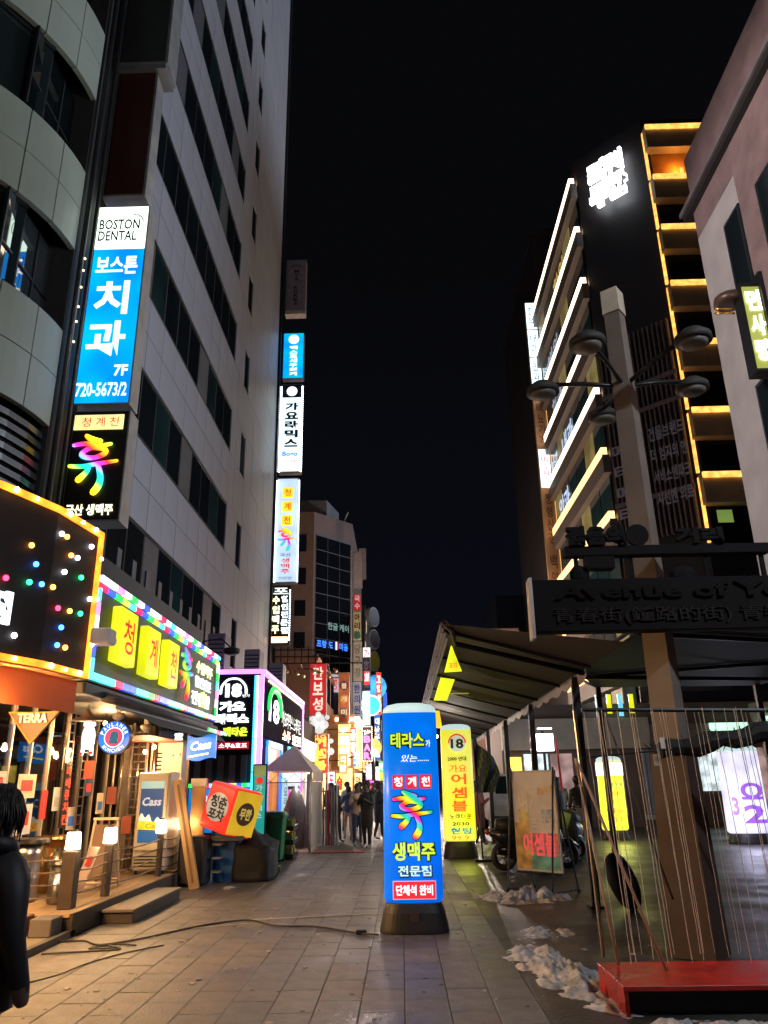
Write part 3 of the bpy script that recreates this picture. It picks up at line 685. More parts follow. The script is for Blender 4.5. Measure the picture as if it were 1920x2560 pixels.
put('awning_inner', MB().add([(-5.3, 12.9, 2.42), (-4.05, 12.9, 2.42), (-4.05, 15.9, 2.40), (-5.3, 15.9, 2.46)], [(0, 1, 2, 3)]), pc2, fa)
for y, z_, lab in ((11.3, 2.62, 'grey security camera dome under the awning, nearer one'), (12.6, 2.55, 'grey security camera under the awning, further one')):
    t = thing('security_camera', lab, 'camera', (-4.05, y, z_)); put('camera_arm', MB().box(-4.08, -4.02, y - .03, y + .03, z_, z_ + .14), BEIGE, t); put('camera_body', MB().lathe([(.03, .02), (.09, 0), (.08, -.06), (.02, -.1)], -4.05, y, 10, z0=z_), M('cctv_beige', (.35, .28, .22), .5), t, smooth=True)
# ---------------- neon brand signs on the front
FS = lambda y: ('S', y)
for i, (x_, y_, z_, lab) in enumerate(((-4.75, 12.7, 2.60, 'pair of bare bulbs above the round red and blue sign, left one'), (-4.65, 12.9, 2.60, 'pair of bare bulbs above the round red and blue sign, right one'), (-4.55, 14.2, 2.22, 'bare warm bulb just right of the round sign, lower one'), (-4.42, 14.3, 2.30, 'bare warm bulb right of the round sign, upper one'), (-4.75, 11.9, 2.25, 'bare warm bulb left of the round sign'))):
    t = thing('bare_bulb', lab, 'lamp', (x_, y_, z_)); put('bulb', MB().ball((x_, y_, z_), .035, n=10), EBULB, t, smooth=True); put('lamp_cord', MB().tube([(x_, y_, z_ + .035), (x_, y_, 2.75)], .005, 4), BLK, t)
    lamp(t, (x_, y_, z_ - .05), 55, (1, .60, .26), .04)
te = thing('beer_sign', 'orange triangular beer sign with TERRA lettering pointing downward behind the awning edge', 'sign', (-4.5, 9.6, 2.2))
tri = lambda g_: [(-4.78 - g_, 0, 2.50 + g_ * .7), (-4.18 + g_, 0, 2.50 + g_ * .7), (-4.48, 0, 2.14 - g_ * 1.5)]
mb = MB(); mb.poly([(x, 9.6, z_) for x, _, z_ in tri(0)], (0, .05, 0)); put('sign_plate', mb, M('terra_brown', (.06, .03, .012), .6), te)
mb = MB(); mb.tube([(x, 9.585, z_) for x, _, z_ in tri(.0)], .016, 6, closed=True); put('border_light', mb, E('terra_border', (1, .25, .02), 1.1), te)
text('TERRA', E('terra_letter', (1, .62, .25), 1.1), te, FS(9.6), -4.66, -4.30, 2.38, 2.49, off=.02, bold=.02, ex=.02)
def bear(x, y, z, s, label):
    t = thing('neon_sign', label, 'sign', (x, y, z - s / 2))
    W_ = E('bear_white', (.8, .95, 1), 1.5)
    mb = MB(); mb.lathe([(.02, -.5), (.16, -.46), (.26, -.3), (.27, 0), (.24, .2), (.18, .32), (.13, .40), (.02, .44)], 0, 0, 12, z0=0)
    mb.ball((-.15, 0, .43), .10); mb.ball((.15, 0, .43), .10); mb.ball((0, 0, .36), .18)
    mb.tube([(-.14, 0, -.36), (-.2, 0, -.72)], [.1, .06], 8); mb.tube([(.14, 0, -.36), (.2, 0, -.72)], [.1, .06], 8)
    mb.v = [(x + v[0] * s, y + v[1] * s * .3, z + v[2] * s) for v in mb.v]
    put('sign_body', mb, W_, t, smooth=True)
    put('sign_foot', MB().ball((x - .2 * s, y - .03, z - .66 * s), .05 * s * 1.2).ball((x + .19 * s, y - .03, z - .62 * s), .05 * s * 1.2), REDT, t)
    text('///', NAVY, t, FS(y), x - .12 * s, x + .12 * s, z - .12 * s, z + .12 * s, off=.10 * s, bold=0)
    return t
bear(-4.33, 11.0, 2.30, .36, 'white glowing bear shaped neon sign left of the round red and blue sign')
bear(-4.19, 15.0, 2.40, .34, 'small white glowing bear shaped neon sign beside the blue flag sign')
pa = thing('round_sign', 'round blue and red lit beer sign reading PAULANER with white ring', 'sign', (-4.08, 11.3, 2.05))
def disc(mb, x, y, z_, r, d, n=32): mb.poly([(x + r * math.cos(2*PI*k/n), y, z_ + r * math.sin(2*PI*k/n)) for k in range(n)], (0, d, 0)); return mb
cxp, czp = -4.08, 2.295
put('sign_case', disc(MB(), cxp, 11.30, czp, .235, .10), DKM, pa); put('sign_face', disc(MB(), cxp, 11.292, czp, .22, .007), E('paulaner_blue', (.01, .18, .75), 1.0, .05), pa)
put('sign_ring', disc(MB(), cxp, 11.286, czp, .14, .005), E('paulaner_white', (.9, .95, 1), 1.3), pa); put('sign_disc', disc(MB(), cxp, 11.280, czp, .125, .005), E('paulaner_red', (1, .06, .16), 1.0), pa)
mb = MB(); mb.poly([(cxp + x_ * .1, 11.276, czp + z_ * .1) for x_, z_ in ((-.7, -.9), (-.5, -.2), (-.62, .0), (-.45, .1), (-.5, .45), (-.2, .8), (.3, .85), (.65, .5), (.7, 0), (.55, -.4), (.8, -.9))], (0, -.004, 0)); put('head_profile', mb, E('profile_teal', (.05, .22, .30), .6), pa)
def around(s, t, fr, cx, cz, r, a0, a1, h, mat, off, flip=False):
    n = len(s); mb = MB()
    for i, c in enumerate(s):
        if c == ' ': continue
        a = a0 + (a1 - a0) * i / (n - 1); x = cx + r * math.cos(a); z_ = cz + r * math.sin(a)
        glyph_to(mb, c, fr, x - h * .36, x + h * .36, z_ - h / 2, z_ + h / 2, off=off, bold=.02, rot=(a - PI/2) if not flip else (a + PI/2))
    put('lettering', mb, mat, t)
around('PAULANER', pa, FS(11.292), cxp, czp, .18, R(160), R(20), .055, W1, .006)
around('MUNCHEN', pa, FS(11.292), cxp, czp, .18, R(225), R(315), .05, W1, .006, True)
put('sign_arm', MB().tube([(cxp, 11.35, czp + .23), (cxp, 11.35, 2.72)], .012, 6), DKM, pa)
ca = thing('flag_sign', 'blue lit flag shaped beer sign with slanting white Cass lettering', 'sign', (-3.75, 15, 2.1))
mb = MB(); N = 16
top = [(-4.02 + .54 * i / N, 15.0, 2.52 + .03 * math.sin(i / N * 2 * PI + 2.6)) for i in range(N + 1)]; bot = [(-4.02 + .54 * i / N, 15.0, 2.10 + .03 * math.sin(i / N * 2 * PI + 2.6)) for i in range(N, -1, -1)]
mb.poly(top + bot, (0, .08, 0)); put('sign_case', mb, E('cass_blue', (.01, .20, .80), 1.0, .1), ca)
text('Cass', W1, ca, FS(15.0), -3.95, -3.56, 2.27, 2.43, off=.012, bold=.03, shear=.25, rot=.12)
text('_', E('cass_yellow', (1, .9, .3), 1.4), ca, FS(15.0), -3.98, -3.60, 2.16, 2.19, off=.012, rot=.16)
put('sign_pole', MB().tube([(-4.0, 15.08, .01), (-4.0, 15.08, 2.6)], .03, 6), WOOD, ca)
# dark pendant shade lamp
t = thing('pendant_lamp', 'dark enamel shade lamp hanging unlit above the white bear sign', 'lamp', (-4.45, 11.2, 2.55)); put('lamp_shade', MB().lathe([(.22, 0), (.2, .02), (.06, .08), (.03, .14)], -4.45, 11.2, 16, z0=2.52), M('enamel_shade', (.18, .10, .08), .4), t, smooth=True); put('lamp_cord', MB().tube([(-4.45, 11.2, 2.66), (-4.45, 11.2, 2.9)], .006, 4), BLK, t)

# ------------------------------------------------------------------ deck, steps, rails, lantern posts
dk = thing('wooden_deck', 'low raised deck in front of the restaurant with dark edge boards', 'deck', (-4.6, 12, 0))
BX('deck_frame', -5.34, -3.87, 9.9, 14.3, .004, .20, M('deck_edge', (.03, .025, .02), .6), dk)
x = -5.33
while x < -3.95:
    BX('deck_board', x, x + .138, 9.88, 14.32, .204, .235, WOOD if False else M('deck_board', (.40, .27, .15), .4, 0, .2, 3, .1, rvar=.1, ani=(1, .2, 1)), dk, bevel=.004); x += .145
BX('edge_board', -3.875, -3.845, 9.88, 14.32, .01, .245, DWOOD, dk)
st = thing('step', 'single dark step along the front of the deck', 'step', (-3.6, 11.9, 0))
BX('tread', -3.83, -3.42, 10.75, 13.0, .13, .165, M('step_top', (.12, .09, .07), .45, 0, .2, 3), st, bevel=.006); BX('riser', -3.82, -3.44, 10.78, 12.98, .006, .129, DWOOD, st)
pb = tag(BX('planter_block', -5.0, -4.28, 9.45, 9.86, .052, .26, M('planter_brown', (.16, .07, .04), .6, 0, .2, 3, .1), bevel=.01), 'brown stone block at the near corner of the deck', 'block')
pb = tag(BX('planter_block', -4.2, -3.95, 9.55, 9.86, .052, .24, M('planter_grey', (.13, .11, .10), .6, 0, .2, 3, .1), bevel=.01), 'small grey stone block under the first lantern post', 'block')
LN = E('lantern_glow', (1, .80, .52), 9, .05)
posts = [(-4.12, 10.35, 'first lantern post, nearest the camera, thick dark timber', .085), (-4.05, 11.45, 'second lantern post, beside the folding board', .05), (-4.05, 13.85, 'third lantern post, in front of the beer fridge', .04), (-3.97, 14.95, 'fourth lantern post, the farthest, right of the fridge', .04)]
for x, y, lab, r_ in posts:
    t = thing('lantern_post', lab + ' with a glowing white lamp', 'lamp post', (x, y, .237), 'lantern posts on the deck rail')
    z_ = .237 if y < 14.3 else .006
    BX('post', x - r_, x + r_, y - r_, y + r_, z_, .88, DWOOD, t, bevel=.006)
    put('lamp_shade', MB().lathe([(.075, .90), (.082, .905), (.072, 1.09), (.066, 1.10)], x, y, 12, p=4), LN, t, smooth=True)
    BX('lamp_cap', x - .035, x + .035, y - .035, y + .035, 1.101, 1.13, DKM, t)
    lamp(t, (x + .16, y - .1, 1.0), 9 if y < 12 else 3.5, (1, .66, .34), .06)
    lamp(t, (x - .16, y, .96), 7 if y < 12 else 2, (1, .66, .34), .06)
def rail(name, lab, A, B, zs, sag=.03, n=5):
    t = thing(name, lab, 'railing', ((A[0] + B[0]) / 2, (A[1] + B[1]) / 2, .24))
    for z_ in zs:
        pts = [(A[0] + (B[0] - A[0]) * i / n, A[1] + (B[1] - A[1]) * i / n, z_ - sag * math.sin(PI * i / n)) for i in range(n + 1)]
        put('rail_rope', MB().tube(pts, .010, 6), M('rope_grey', (.12, .09, .07), .6), t, smooth=True)
rail('rope_railing', 'four dark ropes between the first and second lantern posts', (-4.12, 10.43), (-4.05, 11.40), (.40, .53, .66, .79))
rail('rope_railing', 'ropes between the second post and the fridge post', (-4.05, 11.5), (-4.05, 13.81), (.38, .52, .66, .80))
rail('rope_railing', 'ropes running left from the first lantern post across the deck front', (-4.21, 10.35), (-5.3, 10.35), (.36, .50, .64, .78), .01)
rail('rope_railing', 'ropes between the third and fourth lantern posts', (-4.05, 13.9), (-4.0, 14.86), (.38, .52, .66, .80))
# drum table, small drum, box
t = thing('drum_table', 'shiny steel barrel table with black round top on the deck', 'table', (-5.0, 11.0, .236))
put('drum', MB().lathe([(.19, .24), (.2, .26), (.2, .5), (.205, .52), (.2, .54), (.2, .8), (.205, .82), (.2, .84), (.2, .93)], -5.0, 11.0, 20), STEEL, t, smooth=True)
put('table_top', MB().lathe([(.29, .94), (.30, .95), (.30, .99), (.28, 1.0)], -5.0, 11.0, 24), BLK, t, smooth=False)
t = thing('steel_bin', 'slim shiny steel bin standing on the deck beside the first lantern post', 'bin', (-4.42, 10.75, .236))
put('bin_body', MB().lathe([(.10, .24), (.105, .26), (.105, .68)], -4.45, 10.8, 16), STEEL, t, smooth=True); put('bin_lid', MB().lathe([(.125, .69), (.13, .70), (.125, .73), (.04, .75)], -4.45, 10.8, 16), STEEL, t)
t = thing('drum_table', 'second steel barrel table with lit brass rim further back on the deck', 'table', (-5.05, 12.0, .236))
put('drum', MB().lathe([(.17, .24), (.18, .26), (.18, .55), (.185, .57), (.18, .59), (.18, .92)], -5.05, 12.0, 20), M('brass_drum', (.75, .5, .2), .25, 1.0, .1), t, smooth=True)
put('table_top', MB().lathe([(.25, .93), (.26, .94), (.26, .97), (.24, .98)], -5.05, 12.0, 24), M('brass_drum', (.75, .5, .2), .25, 1.0, .1), t)
# A board
t = thing('folding_board', 'cream framed folding menu board standing open on the deck', 'sign', (-4.45, 12.5, .236))
LEG = M('aboard_frame', (.62, .48, .33), .5)
for s_, nm in ((1, 'a'), (-1, 'b')):
    mb = MB()
    mb.tube([(-4.62, 12.35, 1.16), (-4.62 , 12.35 - .28 * s_, .24)], .02, 4).tube([(-4.28, 12.35, 1.16), (-4.28, 12.35 - .28 * s_, .24)], .02, 4).tube([(-4.62, 12.35 - .25 * s_, .33), (-4.28, 12.35 - .25 * s_, .33)], .016, 4)
    put('board_leg', mb, LEG, t)
    put('board_panel', MB().add([(-4.60, 12.35 - .03 * s_, 1.1), (-4.30, 12.35 - .03 * s_, 1.1), (-4.30, 12.35 - .24 * s_, .38), (-4.60, 12.35 - .24 * s_, .38)], [(0, 1, 2, 3)]), M('menu_brown', (.16, .09, .05), .5) if s_ == 1 else pc[0], t)
BX('board_hinge', -4.64, -4.26, 12.32, 12.38, 1.165, 1.2, LEG, t)
t = thing('menu_sheet', 'pinkish menu sheet leaning on the rail between two lantern posts', 'sign', (-4.25, 11.2, .236))
mb = MB(); mb.poly([(-4.55, 11.55, .28), (-4.35, 11.35, .28), (-4.18, 11.42, .85), (-4.38, 11.62, .85)], (.01, .012, 0)); put('sheet', mb, M('sheet_pink', (.55, .42, .38), .5), t)
mb = MB(); mb.poly([(-4.37, 11.445, .62), (-4.29, 11.37, .62), (-4.25, 11.39, .74), (-4.33, 11.465, .74)], (.004, -.004, 0)); put('sheet_print', mb, REDP, t)
# fridge
fg = thing('beer_fridge', 'cream upright beer fridge with blue and yellow printed door', 'fridge', (-4.12, 13.9, .236))
CRM = M('fridge_cream', (.62, .52, .36), .35, 0, .06)
BX('fridge_body', -4.40, -3.84, 13.5, 14.1, .30, 1.87, CRM, fg, bevel=.02)
F = ('S', 13.5)
rect('fridge_door', F, -4.37, -3.87, .62, 1.83, CRM, fg, .003, .04)
dr = rect('door_print', F, -4.32, -3.92, .74, 1.72, ME('fridge_navy', (.005, .03, .12), (.01, .10, .30), .55), fg, .042, .048)
rect('header_print', F, -4.32, -3.92, 1.60, 1.72, ME('fridge_sky', (.05, .35, .45), (.5, .65, .6), .6), fg, .049, .053)
mb = MB(); N = 14
mb.poly([P3(F, -4.32 + .4 * i / N, 1.13 + .05 * math.sin(i * 1.3) + .05 * math.sin(i * .5), .050) for i in range(N + 1)] + [P3(F, -3.92, 1.02, .050), P3(F, -4.32, 1.00, .050)], (0, -.004, 0)); put('foam_print', mb, E('foam_white', (.9, .85, .7), .8, .1), fg)
mb = MB(); mb.poly([P3(F, -4.33, .95, .055), P3(F, -3.98, .93, .055), P3(F, -3.96, 1.06, .055), P3(F, -4.32, 1.08, .055)], (0, -.003, 0)); put('yellow_print', mb, E('fridge_yellow', (.95, .5, .02), 1.1, .25, 9), fg)
text('Cass', E('fridge_letter_grey', (.5, .55, .6), .8), fg, F, -4.28, -3.95, 1.32, 1.46, off=.056, bold=.03, shear=.2)
text('Ca', ORT, fg, F, -4.2, -4.02, .96, 1.04, off=.062, bold=.02, shear=.1)
for k in range(4): rect('fridge_vent', F, -4.36, -3.88, .36 + .05 * k, .38 + .05 * k, DKM, fg, .002, .006)
for x_ in (-4.35, -3.89): put('fridge_foot', MB().lathe([(.03, .238), (.03, .30)], x_, 13.6, 8), BLK, fg)
t = thing('air_conditioner', 'tall beige cabinet behind the fridge with small dark grille', 'cabinet', (-4.22, 14.4, .0))
BX('cabinet', -4.52, -3.92, 14.34, 14.8, .01, 2.45, BEIGE, t, bevel=.01)
mb = MB()
for i in range(5): mb.box(-4.48, -4.30, 14.325, 14.339, 1.92 + .07 * i, 1.95 + .07 * i)
put('grille', mb, BLK, t)
fg.location += Vector((-.19, .60, 0)); t.location += Vector((-.16, .62, 0))
BX('deck_board', -5.33, -4.0, 14.33, 15.45, .10, .235, M('deck_board', (.40, .27, .15), .4), dk)
# plank, bins, big red cube sign
t = thing('wooden_plank', 'thick pale wooden beam leaning against the dark screen', 'plank', (-3.55, 14.3, 0))
mb = MB(); mb.box(-.08, .08, -.045, .045, 0, 1.78, mt=Matrix.Translation((-3.52, 14.2, .01)) @ Matrix.Rotation(R(-11), 4, 'Y') @ Matrix.Rotation(R(8), 4, 'X')); put('beam', mb, M('pale_timber', (.50, .30, .13), .5, 0, .25, 5, .1, ani=(1, 1, .1)), t)
mb = MB(); mb.box(-.02, .02, -.05, -.046, .1, 1.7, mt=Matrix.Translation((-3.52, 14.2, .01)) @ Matrix.Rotation(R(-11), 4, 'Y') @ Matrix.Rotation(R(8), 4, 'X')); put('beam_groove', mb, WOOD, t)
t = thing('screen_panel', 'narrow orange lit wooden panel right of the fridge', 'panel', (-3.8, 14.7, 0)); BX('panel', -3.86, -3.62, 14.95, 15.05, .01, 1.62, M('honey_wood', (.55, .30, .09), .45, 0, .2, 4, ani=(1, 1, .2)), t)
BX('panel_cap', -3.88, -3.60, 14.93, 15.07, 1.62, 1.76, BEIGE, t)
t = thing('dark_planter_wall', 'row of black covered boxes beside the wooden beam', 'boxes', (-3.7, 14.7, 0))
BX('cover', -3.91, -3.42, 14.45, 14.93, .01, .80, M('black_cover', (.015, .014, .013), .6), t, bevel=.05)
for k in range(3): BX('cover_band', -3.35, -3.20, 14.60, 14.9, .2 + .22 * k, .23 + .22 * k, M('band_grey', (.10, .10, .10), .5), t)
t = thing('blue_bin', 'dark blue plastic bin behind the wooden beam', 'bin', (-3.2, 15.3, 0)); put('bin_body', MB().lathe([(.24, .01), (.30, .95), (.32, .97), (.32, 1.0)], -3.22, 15.35, 16, p=4), BLUEP, t); put('bin_handle', MB().tube([(-3.48, 15.1, 1.0), (-3.5, 15.0, 1.12), (-3.1, 15.0, 1.12), (-3.0, 15.1, 1.0)], .016, 6), M('blue_tube', (.04, .06, .3), .3), t, smooth=True)
mb = MB(); mb.lathe([(.40, .005), (.43, .2), (.42, .5), (.36, .74), (.22, .82), (.04, .84)], 0, 0, 40, p=3.5)
q2 = []
for a_, b_ in zip([(.40 - .38 * (k / 12) ** 4 if k > 8 else .42) for k in range(13)], [.07 * k for k in range(13)]): q2.append((max(.04, a_), b_ + .005))
mb = MB(); mb.lathe(q2, 0, 0, 48, p=3.2)
mb.v = [(-2.78 + v[0] * (1 + .10 * noise.noise(Vector(v) * 4) + .03 * math.sin(14 * math.atan2(v[1], v[0])) * (1 - v[2])), 15.55 + v[1] * 1.2 * (1 + .10 * noise.noise(Vector(v) * 4 + Vector((5, 0, 0)))), max(.004, v[2] * (1 + .22 * noise.noise(Vector((v[0] * 4, v[1] * 4, 2)))))) for v in mb.v]
tag(put('covered_heap', mb, M('black_tarp', (.006, .006, .007), .7, bump=.5), None, smooth=True), 'dark heap under a creased black cover between the wooden beam and the green bin', 'cover')
# red cube sign
cu = thing('cube_sign', 'big tilted red and yellow lit cube sign with brush lettering', 'sign', (-3.15, 15.0, 1.2))
CM = Matrix.Translation((-3.13, 15.0, 1.22)) @ Matrix.Rotation(R(16), 4, 'Y') @ Matrix.Rotation(R(-33), 4, 'Z')
put('sign_body', MB().box(-.36, .36, -.36, .36, -.40, .40, mt=CM), E('cube_red', (.85, .035, .02), .85, .1), cu, bevel=.05)
q = CM.to_3x3(); FC = lambda a: None
fo = CM @ Vector((0, -.36, 0)); ft = (fo, q @ Vector((1, 0, 0)), q @ Vector((0, -1, 0)))
fo2 = CM @ Vector((.36, 0, 0)); ft2 = (fo2, q @ Vector((0, 1, 0)), q @ Vector((1, 0, 0)))
mb = MB(); mb.box(.361, .372, -.33, .33, -.37, .37, mt=CM); put('side_face', mb, E('cube_yellow', (.75, .45, .02), .7, .15), cu)
BKG = E('badge_grey', (.42, .40, .33), .7, .2, 5)
mb = MB(); mb.lathe([(.27, 0), (.27, .004)], 0, 0, 24); mb.v = [tuple(CM @ Vector((v[0] * 1.0, -.362 - v[2], v[1] * .9))) for v in mb.v]; put('badge', mb, BKG, cu)
mb = MB(); mb.lathe([(.22, 0), (.22, .004)], 0, 0, 20); mb.v = [tuple(CM @ Vector((.374 + v[2], v[0], v[1] * .9))) for v in mb.v]; put('badge', mb, M('badge_brown', (.12, .05, .02), .5), cu)
def on(mt, ch, rectp, off, mat, axis='S', name='lettering'):
    vs, fs = glyphs(ch, .04, 0); xs = [v[0] for v in vs]; ys = [v[1] for v in vs]; x0, x1, y0, y1 = min(xs), max(xs), min(ys), max(ys); a0, a1, b0, b1 = rectp
    mb = MB(); out = []
    for v in vs:
        a = a0 + (a1 - a0) * (v[0] - x0) / (x1 - x0); b = b0 + (b1 - b0) * (v[1] - y0) / (y1 - y0)
        out.append(tuple(mt @ (Vector((a, -off, b)) if axis == 'S' else Vector((off, a, b)))))
    mb.add(out, fs); return put(name, mb, mat, cu)
on(CM, '청춘', (-.20, .22, -.02, .19), .369, BLKT); on(CM, '포차', (-.18, .24, -.22, -.03), .369, BLKT); on(CM, '무한', (-.15, .15, -.1, .1), .381, E('badge_yellow', (.7, .5, .1), .6), 'E')
put('sign_stand', MB().box(-3.42, -2.86, 14.8, 15.3, .70, .78), DKM, cu)
# purple low building
fb = thing('karaoke_building', 'low purple lit karaoke building with 18 headphone logo and magenta LED edges', 'building', (-4.8, 25.5, 0))
FX, FY = -3.8, 21.4
BX('wall', -5.75, FX - .02, FY + .02, 30.3, 0, 4.55, M('karaoke_wall', (.05, .045, .055), .9, spec=.1), fb)
F = ('S', FY)
rect('sign_board', F, -5.3, -3.98, 2.42, 4.52, M('karaoke_board', (.02, .016, .035), .95, spec=.02), fb, .0, .10)
rect('led_strip', F, -5.35, -3.8, 4.54, 4.65, EPUR, fb, .0, .14)
for k, (c, x0, x1) in enumerate(((ECYAN, -3.97, -3.92), (E('led_strip_white', (.8, .85, 1), 1.8), -3.91, -3.86), (EPUR, -3.85, -3.80))):
    for j in range(5): rect('led_strip', F, x0, x1 - .005, .3 + .84 * j, .3 + .84 * (j + 1) - .02, c if k != 2 or j > 1 else EPINK, fb, .0, .12)
KW = E('karaoke_white', (.92, 1, .97), 1.9)
mb = MB(); ribbon(mb, F, [(0, .0), (.05, .5), (.3, .95), (.7, .95), (.95, .5), (1, .0)], [.06, .045, .04, .04, .045, .06], -4.88, -4.18, 4.02, 4.40, .13); put('headphone_logo', mb, KW, fb, smooth=True)
text('18', KW, fb, F, -4.75, -4.30, 3.90, 4.27, off=.12, bold=.06, ex=.03)
text('번가', KW, fb, F, -4.28, -4.08, 3.90, 3.98, off=.12, bold=.02)
text('가요', KW, fb, F, -4.90, -4.18, 3.52, 3.80, off=.12, bold=.07, ex=.03)
text('라믹스', KW, fb, F, -4.98, -4.08, 3.20, 3.47, off=.12, bold=.07, ex=.03)
text('노래타운', E('karaoke_yellow', (.75, .95, .05), 1.3), fb, F, -4.98, -4.10, 2.88, 3.12, off=.12, bold=.05, ex=.02)
rect('sign_strip', F, -4.92, -4.05, 2.55, 2.74, E('strip_red', (.5, .01, .03), .6), fb, .101, .115)
text('소주&호프', KW, fb, F, -4.86, -4.10, 2.58, 2.71, off=.12, bold=.02)
for k in range(5): rect('wall_slat', F, -5.5 + .31 * k, -5.34 + .31 * k, 1.72, 2.40, M('purple_grey_slat', (.16, .13, .17), .5), fb, .0, .05)
for k in range(12): rect('led_strip', F, -5.62 + .142 * k, -5.62 + .142 * (k + 1) - .006, 1.60, 1.70, LC[[1, 1, 0, 0, 6, 1, 1, 3, 5, 2, 1, 6][k]], fb, .0, .10)
rect('banner', F, -5.6, -4.0, .5, 1.58, E('banner_blue', (.01, .25, .75), .8, .15), fb, .0, .02)
text('2층', E('banner_yellow', (.9, .75, .05), 1.0), fb, F, -5.5, -5.2, .95, 1.2, off=.03); text('나이트', W1, fb, F, -5.45, -4.9, 1.25, 1.4, off=.03)
F = ('E', FX)
rect('led_strip', F, FY, 30.3, 4.54, 4.65, EPUR, fb, .0, .12); rect('led_strip', F, 30.15, 30.3, .3, 4.52, EPUR, fb, .0, .1)
rect('led_strip', F, FY - .10, FY + .03, .3, 4.52, EPUR, fb, .0, .08)
for k in range(22): put('bulb', MB().ball(P3(F, FY + .7 + .37 * k, 4.42, .10), .035, n=6), EWARM, fb)
rect('sign_board', F, FY + .2, 30.1, 2.9, 4.36, M('karaoke_board', (.02, .016, .035), .95, spec=.02), fb, .0, .06)
mb = MB(); ribbon(mb, F, [(0, .0), (.05, .5), (.3, .95), (.7, .95), (.95, .5), (1, .0)], [.05] * 6, 22.1, 24.4, 3.7, 4.28, .12); put('headphone_logo', mb, EGRN, fb, smooth=True)
text('18', KW, fb, F, 22.3, 24.2, 3.35, 4.05, off=.09, bold=.03)
text('가요라믹스 노래타운', E('karaoke_side_white', (.85, 1, .97), 1.2), fb, F, 24.9, 29.6, 3.38, 3.88, off=.075, bold=.0)
text('소주', E('letter_orange', (1, .35, .05), 1.6), fb, F, 25.0, 26.8, 2.95, 3.3, off=.09, bold=.05); text('호프', ERED, fb, F, 27.2, 29.6, 2.95, 3.3, off=.09, bold=.05)
rect('window_sign', F, 26.8, 29.9, 2.2, 2.85, ECYAN, fb, .0, .05); text('노래타운', NAVY, fb, F, 27, 29.7, 2.35, 2.75, off=.06, bold=.05)
rect('window_sign', F, 26.8, 30.0, 1.6, 2.12, E('whitish_sign', (.8, .9, 1), 1.6), fb, .0, .05)
dr = rect('door', F, 22.5, 24.9, .05, 2.65, E('door_orange', (1, .35, .06), .9, .4, 2), fb, .0, .03)
for a0, a1, z0, z1 in ((22.35, 22.5, .05, 2.8), (24.9, 25.1, .05, 2.8), (22.35, 25.1, 2.66, 2.82)): rect('led_strip', F, a0, a1, z0, z1, E('led_blue_frame', (.03, .2, 1), 2.2), fb, .032, .10)
rect('vertical_sign', F, 25.3, 26.4, .3, 2.0, E('cyanwhite_sign', (.55, .9, 1), 1.4), fb, .0, .10); vtext('가요라믹스', NAVY, fb, F, 25.5, 26.2, .4, 1.9, off=.11)
for k, c in enumerate((EPINK, EWC, EGRN, EWC)): rect('window_sign', F, 26.7 + .85 * k, 27.4 + .85 * k, .4, 1.5, c, fb, .0, .04)
# roof things: air conditioners, floodlights
for i, (x_, y_, z_, lab) in enumerate(((-5.2, 22.2, 4.56, 'grey outdoor air conditioner unit on the karaoke roof, nearer one'), (-4.7, 25.0, 4.56, 'grey outdoor air conditioner unit on the karaoke roof, further one'), (-4.4, 28.0, 4.56, 'outdoor air conditioner unit at the far end of the karaoke roof'))):
    t = thing('air_conditioner', lab, 'air conditioner', (x_, y_, z_), 'air conditioners on the low roof'); BX('unit_case', x_ - .25, x_ + .25, y_ - .4, y_ + .4, z_ + .06, z_ + 1.2, M('ac_case', (.22, .22, .24), .5), t, bevel=.02)
    mb = MB()
    for k in range(8): mb.box(x_ - .22, x_ + .22, y_ - .42, y_ - .405, z_ + .15 + .12 * k, z_ + .18 + .12 * k)
    put('grille', mb, BLK, t); BX('unit_foot', x_ - .2, x_ + .2, y_ - .3, y_ + .3, z_, z_ + .058, BLK, t)
for i, (x_, y_, z_, lab, on_) in enumerate(((-4.85, 18.0, 4.7, 'silver floodlight on an arm above the gap right of the rainbow sign', 1), (-4.25, 19.5, 4.75, 'dark floodlight turned away above the 18 sign', 0))):
    t = thing('floodlight', lab, 'lamp', (x_, y_, z_)); put('lamp_body', MB().lathe([(.06, 0), (.2, .05), (.22, .16), (.1, .2)], x_, y_, 12, z0=z_), FRM if on_ else BLK, t, smooth=True); put('lamp_arm', MB().tube([(x_, y_, z_ + .18), (x_ - .3, y_ + .1, z_ + .45), (-5.8, y_ + .2, z_ + .3)], .02, 6), DKM, t)
    if on_: put('lamp_glass', MB().lathe([(.16, -.012), (.16, 0)], x_, y_, 12, z0=z_), EWC, t)
BX_gap = tag(BX('recess_wall', -5.78, -5.6, 17.2, 21.3, 0, 4.2, M('recess_dark', (.04, .035, .05), .7)), 'dark recessed wall between the rainbow sign and the purple building', 'wall')
